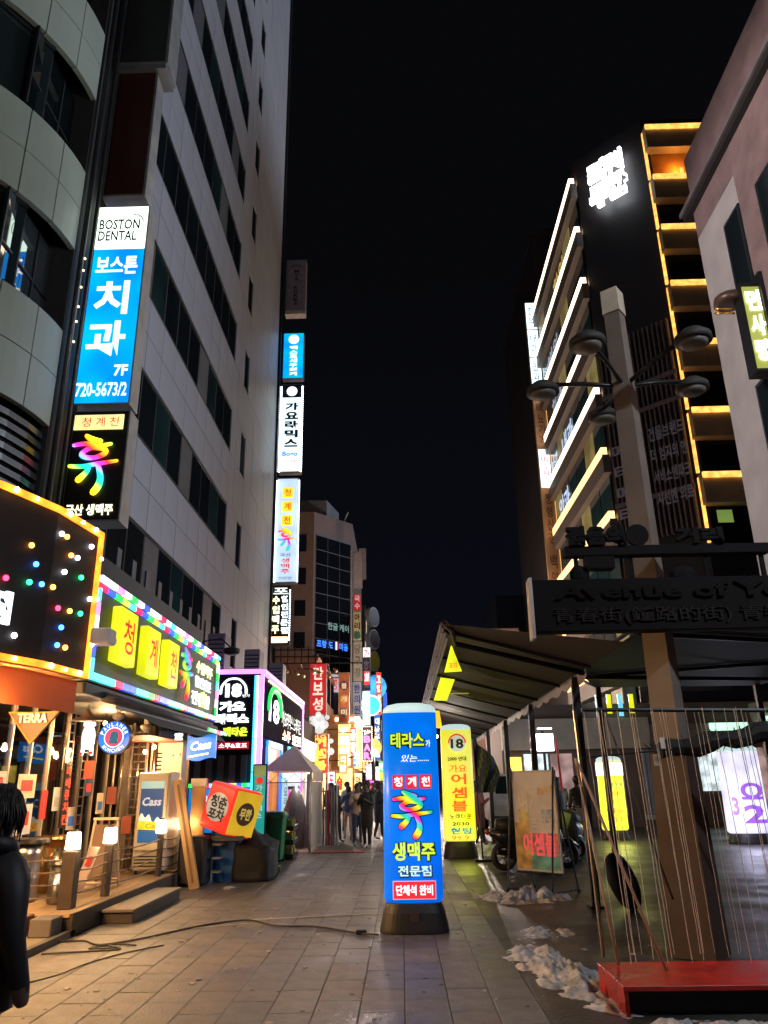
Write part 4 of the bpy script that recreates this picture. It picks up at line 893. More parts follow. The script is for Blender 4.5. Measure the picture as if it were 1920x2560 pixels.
# green bin, teal banner, crates
t = thing('banner_stand', 'slim teal vertical banner sign standing left of the white tent', 'banner', (-3.25, 18.4, 0))
F = ('S', 18.0); BX('banner_frame', -3.31, -2.99, 18.0, 18.08, .2, 2.08, DKM, t); rect('banner_face', F, -3.28, -3.02, .3, 2.05, TEAL, t, .002, .01)
rect('banner_head', F, -3.28, -3.02, 1.82, 2.05, E('banner_olive', (.35, .42, .12), .6), t, .012, .016); vtext('가요라믹스', E('banner_letter', (.6, .9, .8), .7), t, F, -3.23, -3.08, .95, 1.65, off=.02)
mb = MB(); disc(mb, -3.15, 17.975, 1.73, .08, .006, 16); put('banner_logo', mb, REDT, t)
BX('banner_base', -3.4, -2.9, 17.9, 18.3, .002, .08, BLK, t)
t = thing('green_bin', 'green plastic wheelie bin below the teal banner', 'bin', (-2.95, 18.9, 0)); put('bin_body', MB().lathe([(.25, .08), (.31, .95)], -2.95, 18.7, 16, p=5), GREENP, t); put('bin_lid', MB().lathe([(.34, .955), (.34, 1.0), (.28, 1.06), (.05, 1.08)], -2.95, 18.7, 16, p=5), GREENP, t); put('bin_wheel', MB().tube([(-3.2, 18.95, .07), (-2.7, 18.95, .07)], .065, 10), BLK, t)
for i, (x_, y_) in enumerate(((-2.75, 19.6), (-2.78, 20.2))):
    t = thing('drink_crates', ('stack of dark crates with yellow bottles right of the green bin', 'second stack of dark crates nearest the white tent')[i], 'crates', (x_, y_, 0))
    for k in range(3):
        z_ = .02 + .30 * k
        BX('crate', x_ - .2, x_ + .2, y_ - .27, y_ + .27, z_, z_ + .1, M('crate_black', (.03, .03, .03), .5), t); mb = MB()
        for a in range(4): mb.lathe([(.04, 0), (.04, .12), (.015, .16), (.015, .185)], x_ - .14 + .095 * a, y_ - .2, 7, z0=z_ + .102)
        put('bottle_row', mb, M('bottle_yellow', (.45, .42, .12), .25), t)
t = thing('wooden_pallet', 'low yellowish wooden pallet on the ground under the rubbish bags', 'pallet', (-2.85, 16.3, 0))
for k in range(5): BX('pallet_board', -3.2 + .15 * k, -3.08 + .15 * k, 15.8, 17.0, .09, .11, M('pallet_wood', (.30, .27, .08), .7), t)
for k in range(3): BX('pallet_block', -3.2, -2.48, 15.82 + .5 * k, 15.92 + .5 * k, .004, .089, M('pallet_wood', (.30, .27, .08), .7), t)
def snow(name, lab, cx, cy_, rx, ry, h, seed, mat, rot=0):
    mb = MB(); N = 64; vs = []; fs = []
    for i in range(N + 1):
        for j in range(N + 1):
            u, v = i / N * 2 - 1, j / N * 2 - 1; r_ = math.hypot(u, v)
            e = max(0, 1 - r_ * (1 + .45 * noise.noise(Vector((u * 1.4, v * 1.4, seed)))))
            n1 = noise.noise(Vector((u * rx * 5, v * ry * 5, seed + 3))); n2 = noise.noise(Vector((u * rx * 16, v * ry * 16, seed + 9)))
            z_ = h * .8 * (e ** .8) * (.55 + .9 * n1 + .6 * n2) - .022 if e > 0 else -.03
            x_, y_ = u * rx, v * ry; c, s_ = math.cos(rot), math.sin(rot)
            vs.append((cx + x_ * c - y_ * s_, cy_ + x_ * s_ + y_ * c, z_))
    for i in range(N):
        for j in range(N):
            q_ = (i * (N+1) + j, (i+1) * (N+1) + j, (i+1) * (N+1) + j + 1, i * (N+1) + j + 1)
            if max(vs[k][2] for k in q_) > -.012: fs.append(q_)
    o = put(name, mb.add(vs, fs), mat, None, smooth=True, kind='stuff'); tag(o, lab, 'snow'); return o
SNW = M('dirty_snow', (.48, .475, .48), .6, 0, .25, 14, .5, stain=3.5); SNY = M('snow_yellowish', (.55, .55, .42), .75, 0, .25, 7, .5)
snow('snow_heap', 'dirty snow heap right of the tall blue sign', 1.75, 12.5, .75, .60, .27, 1, SNW)
snow('snow_heap', 'long dirty snow drift running toward the red platform', 1.38, 7.8, .36, 1.55, .20, 2, SNW, .16)
snow('snow_heap', 'snow patch in front of the red platform at the picture bottom', 2.3, 5.95, 1.0, .42, .17, 3, SNW)
snow('snow_heap', 'yellow tinted snow heap behind the yellow sign', 2.0, 20.6, .5, 1.2, .34, 4, SNY)
snow('snow_heap', 'thin snow remains beside the wooden beam', -2.9, 14.4, .35, .5, .06, 5, SNW)
snow('snow_heap', 'small snow remnant between the drift and the heap', 1.55, 9.7, .34, .5, .13, 6, SNW)
mb = MB()
for k in range(90):
    x_, y_ = random.uniform(-3, 2.6), random.uniform(5.2, 15); s_ = random.uniform(.006, .02)
    mb.box(x_ - s_, x_ + s_, y_ - s_, y_ + s_ * 1.6, .003, .003 + s_ * .5, mt=Matrix.Translation((x_, y_, 0)) @ Matrix.Rotation(random.uniform(0, 3), 4, 'Z') @ Matrix.Translation((-x_, -y_, 0)))
o = put('litter', mb, M('litter_pale', (.4, .36, .33), .8), None, kind='stuff'); tag(o, 'small pale ice bits and litter scattered over the paving', 'litter')
mb = MB()
for k in range(170):
    x_, y_ = random.uniform(-3, .95), random.uniform(4.8, 18) ; s_ = random.uniform(.008, .022); mb.lathe([(s_, .0035), (s_ * .8, .0055)], x_, y_, 7, sx=random.uniform(.7, 1.3))
o = put('gum_spots', mb, M('gum_dark', (.035, .03, .028), .6), None, kind='stuff'); tag(o, 'dark trodden gum spots scattered over the paving', 'gum spots')
mb = MB()
for k in range(26):
    x_, y_, a_ = random.uniform(-3.6, .9), random.uniform(5.2, 14), random.uniform(0, 6.3); mb.tube([(x_, y_, .008), (x_ + .05 * math.cos(a_), y_ + .05 * math.sin(a_), .008)], .0045, 5)
o = put('cigarette_ends', mb, M('cigarette_paper', (.5, .4, .28), .7), None, kind='stuff'); tag(o, 'a few cigarette ends lying on the paving', 'litter')
# cable
def cable(lab, pts, r_=.011):
    P = []
    k = len(pts)
    for i in range(k - 1):
        for j in range(6):
            t_ = j / 6; q_ = []
            for d in (0, 1):
                p0, p1, p2, p3 = pts[max(0, i-1)][d], pts[i][d], pts[i+1][d], pts[min(k-1, i+2)][d]
                q_.append(.5 * (2*p1 + (p2-p0)*t_ + (2*p0-5*p1+4*p2-p3)*t_*t_ + (3*p1-p0-3*p2+p3)*t_**3))
            P.append((q_[0], q_[1], r_ + .004))
    P.append((*pts[-1], r_ + .004))
    return tag(put('power_cable', MB().tube(P, r_, 6), M('cable_black', (.02, .018, .016), .4), None, smooth=True), lab, 'cable')
cable('black power cable crossing the paving to the foot of the tall blue sign', [(-.30, 9.72), (-.55, 9.85), (-1.05, 10.3), (-1.55, 10.4), (-2.0, 10.85), (-2.5, 10.45), (-2.95, 9.7), (-3.3, 9.35), (-3.6, 9.6), (-3.95, 9.5)])
cable('looped slack of black cable near the kerb', [(-3.75, 8.9), (-3.3, 9.0), (-3.0, 9.1), (-3.2, 9.3), (-3.05, 9.2), (-3.35, 9.15), (-3.15, 9.38), (-2.9, 9.3)], .010)
cable('second thin cable lying along the left edge of the paving', [(-3.5, 7.4), (-3.2, 7.9), (-3.1, 8.4), (-2.9, 8.9), (-2.6, 9.3)], .007)
tag(put('cable_plug', MB().box(-.56, -.44, 9.80, 9.87, .004, .05), BLK, bevel=.01), 'small black plug block on the cable left of the blue sign', 'plug')

# ------------------------------------------------------------------ white tent
tn = thing('canopy_tent', 'small white peaked tent with clear plastic walls beside the karaoke building', 'tent', (-3.25, 23.2, 0))
tx0, tx1, ty0, ty1 = -3.72, -2.42, 21.6, 24.4
TC = M('tent_canvas', (.62, .50, .42), .6, 0, .08, 2); TP = M('tent_pole', (.45, .42, .38), .4, .6)
for x_, y_ in ((tx0, ty0), (tx1, ty0), (tx0, ty1), (tx1, ty1)): put('tent_leg', MB().box(x_ - .025, x_ + .025, y_ - .025, y_ + .025, .002, 1.98), TP, tn)
cxm, cym = (tx0 + tx1) / 2, (ty0 + ty1) / 2
put('tent_roof', MB().add([(tx0 - .05, ty0 - .05, 1.98), (tx1 + .05, ty0 - .05, 1.98), (tx1 + .05, ty1 + .05, 1.98), (tx0 - .05, ty1 + .05, 1.98), (cxm, cym, 2.72)], [(0, 1, 4), (1, 2, 4), (2, 3, 4), (3, 0, 4)]), TC, tn)
mb = MB()
for (a, b) in (((tx0, ty0), (tx1, ty0)), ((tx1, ty0), (tx1, ty1))):
    n = 6
    for k in range(n):
        p = lambda t_, z_: (a[0] + (b[0] - a[0]) * t_, a[1] + (b[1] - a[1]) * t_, z_)
        mb.tube([p(k / n, 1.72 if k % 2 else 1.92), p((k + 1) / n, 1.92 if k % 2 else 1.72)], .010, 4)
    mb.tube([p(0, 1.70), p(1, 1.70)], .014, 4)
put('tent_truss', mb, TP, tn)
put('tent_valance', MB().add([(tx1 + .06, ty0 - .06, 1.98), (tx1 + .06, ty1 + .06, 1.98), (tx1 + .06, ty1 + .06, 1.72), (tx1 + .06, ty0 - .06, 1.72)], [(0, 1, 2, 3)]), TC, tn)
CP = GL('clear_plastic', (.62, .60, .60), .10, .15)
mb = MB()
def wavy(a, b, z0, z1, amp=.03, n=24):
    vs = []; 
    for k in range(n + 1):
        t_ = k / n; nx, ny = (b[1] - a[1]), -(b[0] - a[0]); L = math.hypot(nx, ny); o_ = amp * math.sin(k * 1.9) * (1 if k % 3 else .4)
        vs += [(a[0] + (b[0] - a[0]) * t_ + nx / L * o_, a[1] + (b[1] - a[1]) * t_ + ny / L * o_, z0), (a[0] + (b[0] - a[0]) * t_ + nx / L * o_ * .4, a[1] + (b[1] - a[1]) * t_ + ny / L * o_ * .4, z1)]
    return vs, [(2*k, 2*k+2, 2*k+3, 2*k+1) for k in range(n)]
put('plastic_wall', MB().add(*wavy((tx0 + .03, ty0), (tx1 - .12, ty0), .05, 1.7)), CP, tn, smooth=True)
put('plastic_wall', MB().add(*wavy((tx1 + .02, ty0 + .1), (tx1 + .02, ty1), .04, 1.7, .05)), M('milky_plastic', (.62, .56, .52), .35, 0, .15, 4), tn, smooth=True)
put('rolled_wall', MB().tube([(tx1 - .05, ty0 - .03, 1.9), (tx1 - .06, ty0 - .02, .1)], [.05, .08], 8), M('milky_plastic', (.62, .56, .52), .35), tn, smooth=True)
t = thing('patio_heater', 'squat heater with glowing orange fire inside the white tent', 'heater', (-3.2, 22.1, 0))
BX('heater_case', -3.45, -2.95, 21.9, 22.3, .06, .72, M('heater_grey', (.3, .3, .32), .4, .5), t, bevel=.02); rect('fire_window', ('S', 21.9), -3.30, -3.0, .22, .62, E('fire_glow', (1, .22, .03), 3, .7, 9, (1, .5, .1)), t, .002, .01); rect('heater_badge', ('S', 21.9), -3.44, -3.32, .60, .70, EBLUE, t, .002, .008)
lamp(t, (-3.1, 21.8, .6), 30, (1, .5, .2), .1); lamp(t, (-2.9, 22.8, 1.7), 60, (1, .85, .75), .1)  # second light has no fixture, added to brighten the tent canvas
t = thing('plastic_sheet', 'dark draped plastic cover standing inside the tent', 'cover', (-3.1, 23.0, 0))
mb = MB(); N = 18; vs = []
for j, (r_, z_) in enumerate([(.42, .02), (.36, .5), (.28, 1.0), (.16, 1.4), (.05, 1.6)]):
    for k in range(N): a = 2*PI*k/N; rr_ = r_ * (1 + .12 * (k % 2)); vs.append((-3.0 + rr_ * math.cos(a), 23.0 + rr_ * math.sin(a) * .8, z_))
mb.add(vs, [(j*N + k, j*N + (k+1) % N, (j+1)*N + (k+1) % N, (j+1)*N + k) for j in range(4) for k in range(N)]); put('cover', mb, M('dark_plastic', (.05, .055, .06), .3), t, smooth=True)
t = thing('rolled_parasols', 'bundle of tall folded stands in grey and red beside the tent', 'stands', (-2.05, 23.4, 0))
for k, c in enumerate(('g', 'g', 'r', 'g', 'g', 'w')):
    put('folded_stand', MB().tube([(-2.24 + .075 * k, 23.4 + .05 * (k % 2), .02), (-2.26 + .078 * k, 23.45, 1.55 + .06 * (k % 3))], [.035, .022], 6), {'g': M('stand_grey', (.3, .28, .32), .4, .4), 'r': M('stand_red', (.5, .02, .03), .5), 'w': M('stand_white', (.55, .52, .5), .4)}[c], t)

# ------------------------------------------------------------------ sign column at the tower corner
YC = 34.4; FC = ('S', YC)
s = boxsign('hanging_sign', 'unlit pale box sign reading MVS KOREA, topmost of the corner column', -5.58, -4.52, 25.1, 28.3, YC, .4, M('mvs_face', (.36, .30, .32), .5), fr=.04)
text('mvs', BLKT, s, FC, -5.3, -4.8, 27.8, 27.98, off=.03); vtext('MVS', BLKT, s, FC, -5.16, -4.92, 26.95, 27.68, off=.03, bold=.03); vtext('KOREA', BLKT, s, FC, -5.16, -4.92, 25.4, 26.65, off=.03, bold=.03)
BX('bottom_trim', -5.58, -4.52, YC - .05, YC + .4, 24.88, 25.09, M('cream_trim', (.7, .6, .5), .5), s)
s = boxsign('hanging_sign', 'bright blue box sign with white round logo in the corner column', -5.62, -4.55, 21.1, 23.75, YC, .4, ME('skyblue_lit', (0, .22, 1), (.0, .55, 1), 1.2))
disc_ = disc(MB(), -5.08, YC - .03, 23.36, .27, .01, 20); put('sign_logo', disc_, W1, s); vtext('맥스로세무회계', W1, s, FC, -5.28, -4.88, 21.22, 23.0, off=.03, bold=.05)
s = thing('hanging_sign', 'long white lit sign reading 가요라믹스 with a frayed row of bulbs round it', 'sign', (-5.1, YC + .2, 16))
BX('sign_case', -5.66, -4.56, YC, YC + .4, 15.95, 20.75, FRM, s); KF = ('S', YC)
rect('sign_face', KF, -5.60, -4.62, 16.0, 20.0, E('bright_white_cool', (.72, .93, 1), 1.5, .1), s, .002, .012); rect('sign_face', KF, -5.60, -4.62, 20.02, 20.72, M('navy_face', (.01, .015, .04), .4), s, .002, .012)
put('sign_logo', disc(MB(), -5.1, YC - .03, 20.35, .27, .01, 20), W1, s)
vtext('가요라믹스', M('dark_slate_print', (.01, .03, .05), .6), s, KF, -5.42, -4.76, 17.25, 19.75, off=.02, bold=.05); text('Bogo', E('bogo_blue', (.0, .25, .8), 1, 0), s, KF, -5.5, -4.75, 16.72, 17.05, off=.02, bold=.04); text('스크린', REDT, s, KF, -5.35, -4.78, 16.42, 16.6, off=.02)
LED = E('sign_bulb', (.75, .88, 1), 12)
mb = MB()
for k in range(40):
    for x_ in (-5.64, -4.57): mb.ball((x_, YC - .03, 16.0 + 4.7 * k / 40), .045, n=4)
put('bulb_row', mb, LED, s)
s = thing('hanging_sign', 'long lit sign with yellow square letters 청계천 and a rainbow brush letter, below the white one', 'sign', (-5.15, YC + .2, 10.6))
BX('sign_case', -5.70, -4.64, YC, YC + .4, 10.45, 15.65, FRM, s); rect('sign_face', KF, -5.66, -4.70, 10.5, 15.6, ME('pale_blue_lit', (.50, .62, .95), (.66, .9, 1), 1.0), s, .002, .012)
for c, zz in (('청', 14.62), ('계', 13.92), ('천', 13.22)):
    b = rect('letter_box', KF, -5.42, -4.92, zz, zz + .52, E('corner_yellow', (.95, .75, .03), 1.2), s, .013, .04); text(c, REDT, b, KF, -5.32, -5.02, zz + .08, zz + .44, off=.045)
hyu(s, KF, -5.58, -4.78, 11.95, 13.12, RB('rainbow_hyu_c', 1.4, .7, (1, 0, 1.2)), .05, BLKT)
text('국산', NAVY, s, KF, -5.45, -4.95, 11.68, 11.86, off=.02); vtext('생맥주', REDT, s, KF, -5.40, -5.0, 10.85, 11.64, off=.02, bold=.02); text('전문점', M('faint_grey_print', (.5, .55, .6), .6), s, KF, -5.5, -4.9, 10.56, 10.74, off=.02)
mb = MB()
for k in range(44):
    for x_ in (-5.70, -4.63): mb.ball((x_, YC - .03, 10.5 + 5.1 * k / 44), .035, n=4)
put('bulb_row', mb, LED, s)
s = thing('hanging_sign', 'lowest corner sign with two columns of chunky white and yellow letters on black', 'sign', (-5.3, YC + .2, 7.7))
BX('sign_case', -5.85, -4.92, YC, YC + .4, 7.6, 10.3, BLK, s)
text('포', W1, s, KF, -5.7, -5.0, 9.9, 10.2, off=.05, bold=.08); vtext('수입맥주', E('chunky_yellow', (1, .95, .5), 2.2), s, KF, -5.72, -5.40, 8.05, 9.85, off=.05, bold=.09); vtext('할인전문점', E('chunky_white', (.8, .95, 1), 2.2), s, KF, -5.32, -5.0, 8.05, 9.85, off=.05, bold=.09)
rect('sign_strip', KF, -5.76, -5.0, 7.68, 7.95, E('strip_orange_white', (1, .55, .35), 3), s, .01, .05)
mb = MB()
for k in range(22): mb.ball((-4.93, YC - .03, 7.8 + 2.4 * k / 22), .03, n=4)
put('bulb_row', mb, LED, s)
for z_, lab in ((26.5, 'the topmost pale sign'), (22.2, 'the bright blue sign'), (18, 'the long white sign'), (12.5, 'the sign with yellow square letters'), (9, 'the lowest black sign')): tag(put('sign_bracket', MB().tube([(-5.8, YC + .1, z_), (-5.6, YC + .1, z_)], .025, 5), DKM), 'steel bracket joining ' + lab + ' to the corner of the tall tower', 'bracket', 'brackets of the corner signs')

# ------------------------------------------------------------------ brown building at the far bend
hb = thing('brown_building', 'brown panelled mid rise with dark curtain wall corner further down the street', 'building', (-9, 75, 0))
BW = BROWNP
poly = [(-22, 70.0), (-7.9, 70.0), (-4.45, 74.0), (-4.45, 92), (-22, 92)]
mb = MB(); mb.poly([(x_, y_, 0) for x_, y_ in poly], (0, 0, 26.6)); put('wall', mb, BW, hb)
mb = MB(); mb.poly([(-9.5, 72, 26.61), (-6.9, 72, 26.61), (-6.0, 76, 26.61), (-9.5, 76, 26.61)], (0, 0, 1.9)); put('roof_hut', mb, M('roof_hut_grey', (.20, .21, .22), .7), hb)
put('roof_railing', MB().tube([(-5.5, 74.5, 26.7), (-4.9, 74.2, 28.0)], .07, 5), M('white_rail', (.6, .6, .6), .5), hb)
FH = ('S', 70.0)
ch0 = Vector((-7.9, 70, 0)); ch1 = Vector((-4.45, 74, 0)); r_ = (ch1 - ch0); Lc = r_.length; r_.normalize(); FCH = (ch0, r_, Vector((r_.y, -r_.x, 0)))
HW = M('curtain_glass', (.006, .009, .014), .08, 0, .3, .4, spec=.8); HM = M('mullion_mauve', (.12, .09, .10), .5)
nc = 3; cw = (Lc - .5) / nc
for k in range(9):
    z0 = 11.6 + 1.42 * k; z1 = z0 + 1.34
    for c in range(nc): rect('window_pane', FCH, .25 + cw * c + .04, .25 + cw * (c + 1) - .04, z0, z1, HW, hb, .0, .04)
rect('mullion', FCH, .2, Lc - .2, 11.5, 24.5, HM, hb, .0, .02)
for z0, z1 in ((22.6, 24.3), (19.4, 21.0), (16.4, 17.9), (13.4, 14.9), (10.2, 11.6)):
    f = rect('window_frame', FH, -9.75, -8.45, z0 - .1, z1 + .1, M('mauve_frame', (.25, .18, .17), .6), hb, 0, .06); rect('window_pane', FH, -9.62, -8.58, z0, z1, HW, f, .061, .075)
text('한글 케이', E('dim_green_letter', (.22, .40, .34), .7), hb, FCH, 1.9, 4.7, 15.4, 16.1, off=.05, bold=.02)
text('프랑 도', E('window_blue_letter', (.05, .22, 1), 1.6), hb, FCH, .5, 2.6, 13.6, 14.3, off=.05, bold=.04); text('미용', E('window_blue_letter', (.05, .22, 1), 1.6), hb, FCH, 3.4, 4.6, 13.6, 14.3, off=.05, bold=.04)
for k, c in enumerate((NAVY, W1, REDT)): rect('flag_strip', FCH, 2.75 + .18 * k, 2.92 + .18 * k, 13.6, 14.35, c, hb, .045, .06)
for k, ch in enumerate('전생기'):
    b = rect('sign_panel', FCH, .3 + cw * k, .3 + cw * (k + 1) - .12, 9.7, 11.3, E('lower_sign_white', (.62, .58, .62), .75), hb, .05, .12); text(ch, REDT, b, FCH, .6 + cw * k, cw * (k + 1) - .1, 9.9, 11.1, off=.14, bold=.01)
# further blocks behind with stacked signs on the left side of the street
NB = M('far_facade', (.10, .085, .085), .7, 0, .2, .5)
def block(lab, x0, x1, y0, y1, h, mat, rows=0):
    t = thing('far_building', lab, 'building', ((x0 + x1) / 2, (y0 + y1) / 2, 0)); BX('wall', x0, x1, y0, y1, 0, h, mat, t); BX('parapet', x0 - .08, x1 + .08, y0 - .08, y1 + .08, h + .002, h + .35, mat, t)
    for k in range(rows):
        for c in range(int((y1 - y0) / 3)):
            rect('window_pane', ('E', x1), y0 + .5 + 3 * c, y0 + 2.7 + 3 * c, 3.6 + 3.2 * k, 5.3 + 3.2 * k, HW if (k * 3 + c) % 4 else E('far_lit_window', (1, .8, .5), .5, .3), t, .0, .03)
    return t
b1 = block('brown low building with red lit banners behind the purple karaoke building', -16, -4.9, 46, 58, 8.6, M('brown_lower', (.30, .15, .10), .7, 0, .2, .5), 2)
b2 = block('dark narrow building beyond the brown one on the left side', -15, -4.1, 92.5, 112, 22, NB, 6)
b3 = block('dark building at the far left end of the street', -15, -3.2, 112.5, 150, 17, NB, 4)
b4 = block('low dark buildings closing the far end of the street', -3.0, 14, 146, 155, 11, M('end_block', (.06, .05, .07), .7), 0)
FE4 = ('S', 146)
for k in range(16):
    c = [EWC, EPINK, EWARM, EYEL, EBLUE, EW][k % 6]; x_ = -2.6 + .95 * (k % 8); z_ = .8 + 2.4 * (k // 8)
    rect('shop_sign', FE4, x_, x_ + .8, z_, z_ + 1.4 + .4 * (k % 3), c, b4, .0, .1)
# gantry with spotlights
t = thing('light_gantry', 'dark horizontal truss with small brass spotlights above the banners', 'gantry', (-5, 40, 6))
mb = MB()
for z_ in (7.6, 7.95, 8.3): mb.tube([(-6.6, 40, z_), (-1.9 if z_ < 7.7 else -3.6, 40, z_ - .05)], .035, 5)
for k in range(9): mb.tube([(-6.5 + .36 * k, 40, 7.55), (-6.5 + .36 * k, 40, 8.45)], .03, 4)
for k in range(5): mb.tube([(-6.5 + .7 * k, 40, 7.6), (-6.5 + .7 * k, 41.6, 7.2)], .025, 4)
put('truss', mb, M('truss_brown', (.06, .035, .03), .5, .5), t)
put('support_post', MB().tube([(-6.5, 40, 0), (-6.5, 40, 8.4)], .08, 8), DKM, t)
for k in range(7):
    x_ = -5.9 + .42 * k + .1 * (k % 2); z_ = 7.3 - .12 * (k % 3)
    put('spotlight', MB().tube([(x_, 40, z_), (x_ + .16, 39.75, z_ - .18)], [.05, .10], 8), M('brass_spot', (.75, .50, .22), .35, .6), t, smooth=True)
def sgn(lab, x0, x1, z0, z1, y, face, s_='', lt=None, d=.3, cat='sign', vert=True, name='hanging_sign', pad=.16, bold=.03, rim=FRM):
    t = boxsign(name, lab, x0, x1, z0, z1, y, d, face, fr=.03, rim=rim, back=False)
    w_ = x1 - x0
    if s_: (vtext if vert else text)(s_, lt or W1, t, ('S', y), x0 + w_ * pad, x1 - w_ * pad, z0 + (z1 - z0) * .06, z1 - (z1 - z0) * .06, off=.03, bold=bold)
    put('bracket', MB().tube([(x0, y + d / 2, z1 - .3), (x0 - .7, y + d / 2, z1 - .3)], .03, 4), DKM, t)
    return t
BRED = E('banner_red_lit', (.80, .03, .035), .62, .15); 
s = sgn('red vertical banner reading 만보성 beside the brown building', -4.85, -3.94, 5.13, 7.9, 42, BRED, '만보성', E('banner_cream_letter', (1, .72, .6), 1.1), pad=.2)
s = sgn('busy vertical sign reading 가요 어셈블 under the red banner', -4.55, -3.62, 2.17, 4.05, 40, E('assem_red', (.65, .03, .02), .8, .3, 4), '어셈블', E('assem_yellow', (.85, .75, .12), 1.0), pad=.12, bold=.06)
mb = MB()
for x_, z_, r_ in ((-4.1, 4.75, .28), (-3.85, 4.5, .22), (-4.35, 4.5, .22), (-4.1, 4.35, .3), (-4.42, 4.8, .14), (-3.7, 4.85, .12), (-4.15, 5.0, .14), (-4.75, 3.6, .18), (-4.8, 3.1, .15), (-3.5, 3.7, .12), (-3.5, 3.2, .17), (-4.75, 2.6, .12)): disc(mb, x_, 39.95, z_, r_, .04, 14); put('white_blob', mb, E('soft_white', (.72, .72, .72), .95, .05), s); mb = MB()
text('가요', E('assem_yellow', (.85, .75, .12), 1.0), s, ('S', 40), -4.45, -3.72, 3.72, 4.02, off=.05, bold=.06)
s = sgn('orange vertical sign reading 불개미 with round letter plates', -3.92, -3.21, 5.3, 8.45, 50, M('bulgae_orange', (.42, .14, .06), .6), '', None)
for k, (c, m_) in enumerate((('불', M('plate_purple', (.12, .02, .05), .6)), ('개', M('plate_amber', (.55, .28, .04), .6)), ('미', M('plate_grey', (.16, .15, .12), .6)))):
    b = put('letter_plate', disc(MB(), -3.56, 49.93, 7.6 - .82 * k, .28, .03, 16), m_, s); text(c, E('plate_letter', (.8, .6, .4), .6), b, ('S', 49.93), -3.74, -3.38, 7.42 - .82 * k, 7.78 - .82 * k, off=.01, bold=.04)
sgn('glowing yellow and white vertical sign reading 화로삼겹', -3.95, -3.15, 2.7, 5.25, 50, E('hwaro_yellow', (1, .62, .16), 1.6, .3), '화로삼겹', E('hwaro_white', (1, .97, .85), 2.6), pad=.08, bold=.07)
s = sgn('tall blank grey vertical sign highest on the far left facades', -3.44, -2.72, 16.0, 18.9, 58, M('blank_grey_sign', (.30, .26, .27), .6), '')
s = sgn('blank grey sign partly hidden behind the tall blank one', -3.42, -2.78, 18.76, 21.6, 66, M('blank_grey_sign', (.30, .26, .27), .6), '')
s = sgn('small red vertical sign under the blank grey one', -3.44, -2.83, 14.2, 15.5, 58, E('dull_red', (.45, .02, .03), .5), '국수', E('pale_pinkish', (.8, .5, .5), .5))
s = sgn('yellow beige vertical sign with green oval below the red one', -3.45, -2.84, 11.9, 14.15, 58, M('beige_yellow_sign', (.45, .38, .18), .6), '아리랑', BLKT); put('oval_logo', disc(MB(), -3.14, 57.93, 12.25, .26, .02, 14), M('oval_green', (.02, .12, .06), .5), s)
s = sgn('long weathered grey green vertical sign with faded letters', -3.45, -2.79, 8.9, 11.85, 58, M('faded_sign', (.30, .28, .22), .6), '당구장', M('faded_letter', (.12, .11, .10), .7))
s = sgn('pale blue grey vertical sign at the bottom of the grey sign stack', -3.5, -2.85, 6.3, 8.85, 58, M('bluish_sign', (.28, .30, .34), .6), '한의원', NAVY)
t = thing('sign_pole', 'thin grey pole carrying the stacked signs of the left facades', 'pole', (-3.6, 58.1, 0)); put('pole', MB().tube([(-3.6, 58.15, 0), (-3.6, 58.15, 19)], .09, 6), M('pole_grey', (.3, .28, .28), .5), t)
for i, (z_, m_) in enumerate(((17.2, M('disc_dark', (.04, .035, .04), .5)), (15.0, M('disc_dark', (.04, .035, .04), .5)), (12.9, M('disc_olive', (.35, .35, .05), .5)))):
    t = thing('round_sign', ('topmost of the three rimmed round signs down the street', 'middle one of the three rimmed round signs down the street', 'olive yellow faced lowest round sign of the three')[i], 'sign', (-2.4, 75, z_), 'three round signs edge on')
    mb = MB(); mb.lathe([(.95, -.22), (1.0, -.2), (1.0, .2), (.95, .22)], 0, 0, 28); rot_ = Matrix.Translation((-2.55, 75, z_)) @ Matrix.Rotation(R(62), 4, 'Z') @ Matrix.Rotation(R(90), 4, 'X'); mb.v = [tuple(rot_ @ Vector(v)) for v in mb.v]; put('sign_rim', mb, M('rim_grey', (.33, .31, .34), .5), t)
    mb = MB(); mb.lathe([(.85, .221), (.85, .25)], 0, 0, 28); mb.lathe([(.85, -.25), (.85, -.221)], 0, 0, 28); mb.v = [tuple(rot_ @ Vector(v)) for v in mb.v]; put('sign_face', mb, m_, t)
    put('bracket', MB().tube([(-3.4, 75.4, z_), (-4.4, 75.6, z_)], .06, 4), DKM, t)
sgn('small bright white and red sign beside the round signs', -3.30, -2.60, 12.2, 13.4, 70, E('wr_white', (.85, .95, 1), 1.6), '가', REDT)
sgn('dark purplish vertical sign under the bright small one', -3.15, -2.47, 9.1, 11.9, 66, M('dark_purple_sign', (.05, .05, .09), .5), '호텔', M('pale_mauve_letter', (.3, .25, .35), .6))
sgn('bright cyan white vertical sign above the pink BAR sign', -2.98, -2.35, 6.0, 8.6, 62, E('cyanish_white', (.62, .95, 1), 2.0), '노래방', E('thin_grey_letter', (.3, .5, .6), .8), bold=0)
t = thing('round_sign', 'cyan lit round sign peeking out behind the bright white sign', 'sign', (-2.35, 63, 7.5)); put('sign_face', disc(MB(), -2.35, 63.2, 7.6, .75, .2), ECYAN, t); mb = MB(); mb.tube([(-2.35 + .78 * math.cos(2*PI*k/24), 63.15, 7.6 + .78 * math.sin(2*PI*k/24)) for k in range(24)], .05, 5, closed=True); put('sign_rim', mb, EW, t)
s = sgn('black vertical sign with pink glowing BAR letters and dotted lights', -2.68, -1.98, 3.1, 5.45, 55, M('bar_black', (.03, .015, .02), .5), '', None)
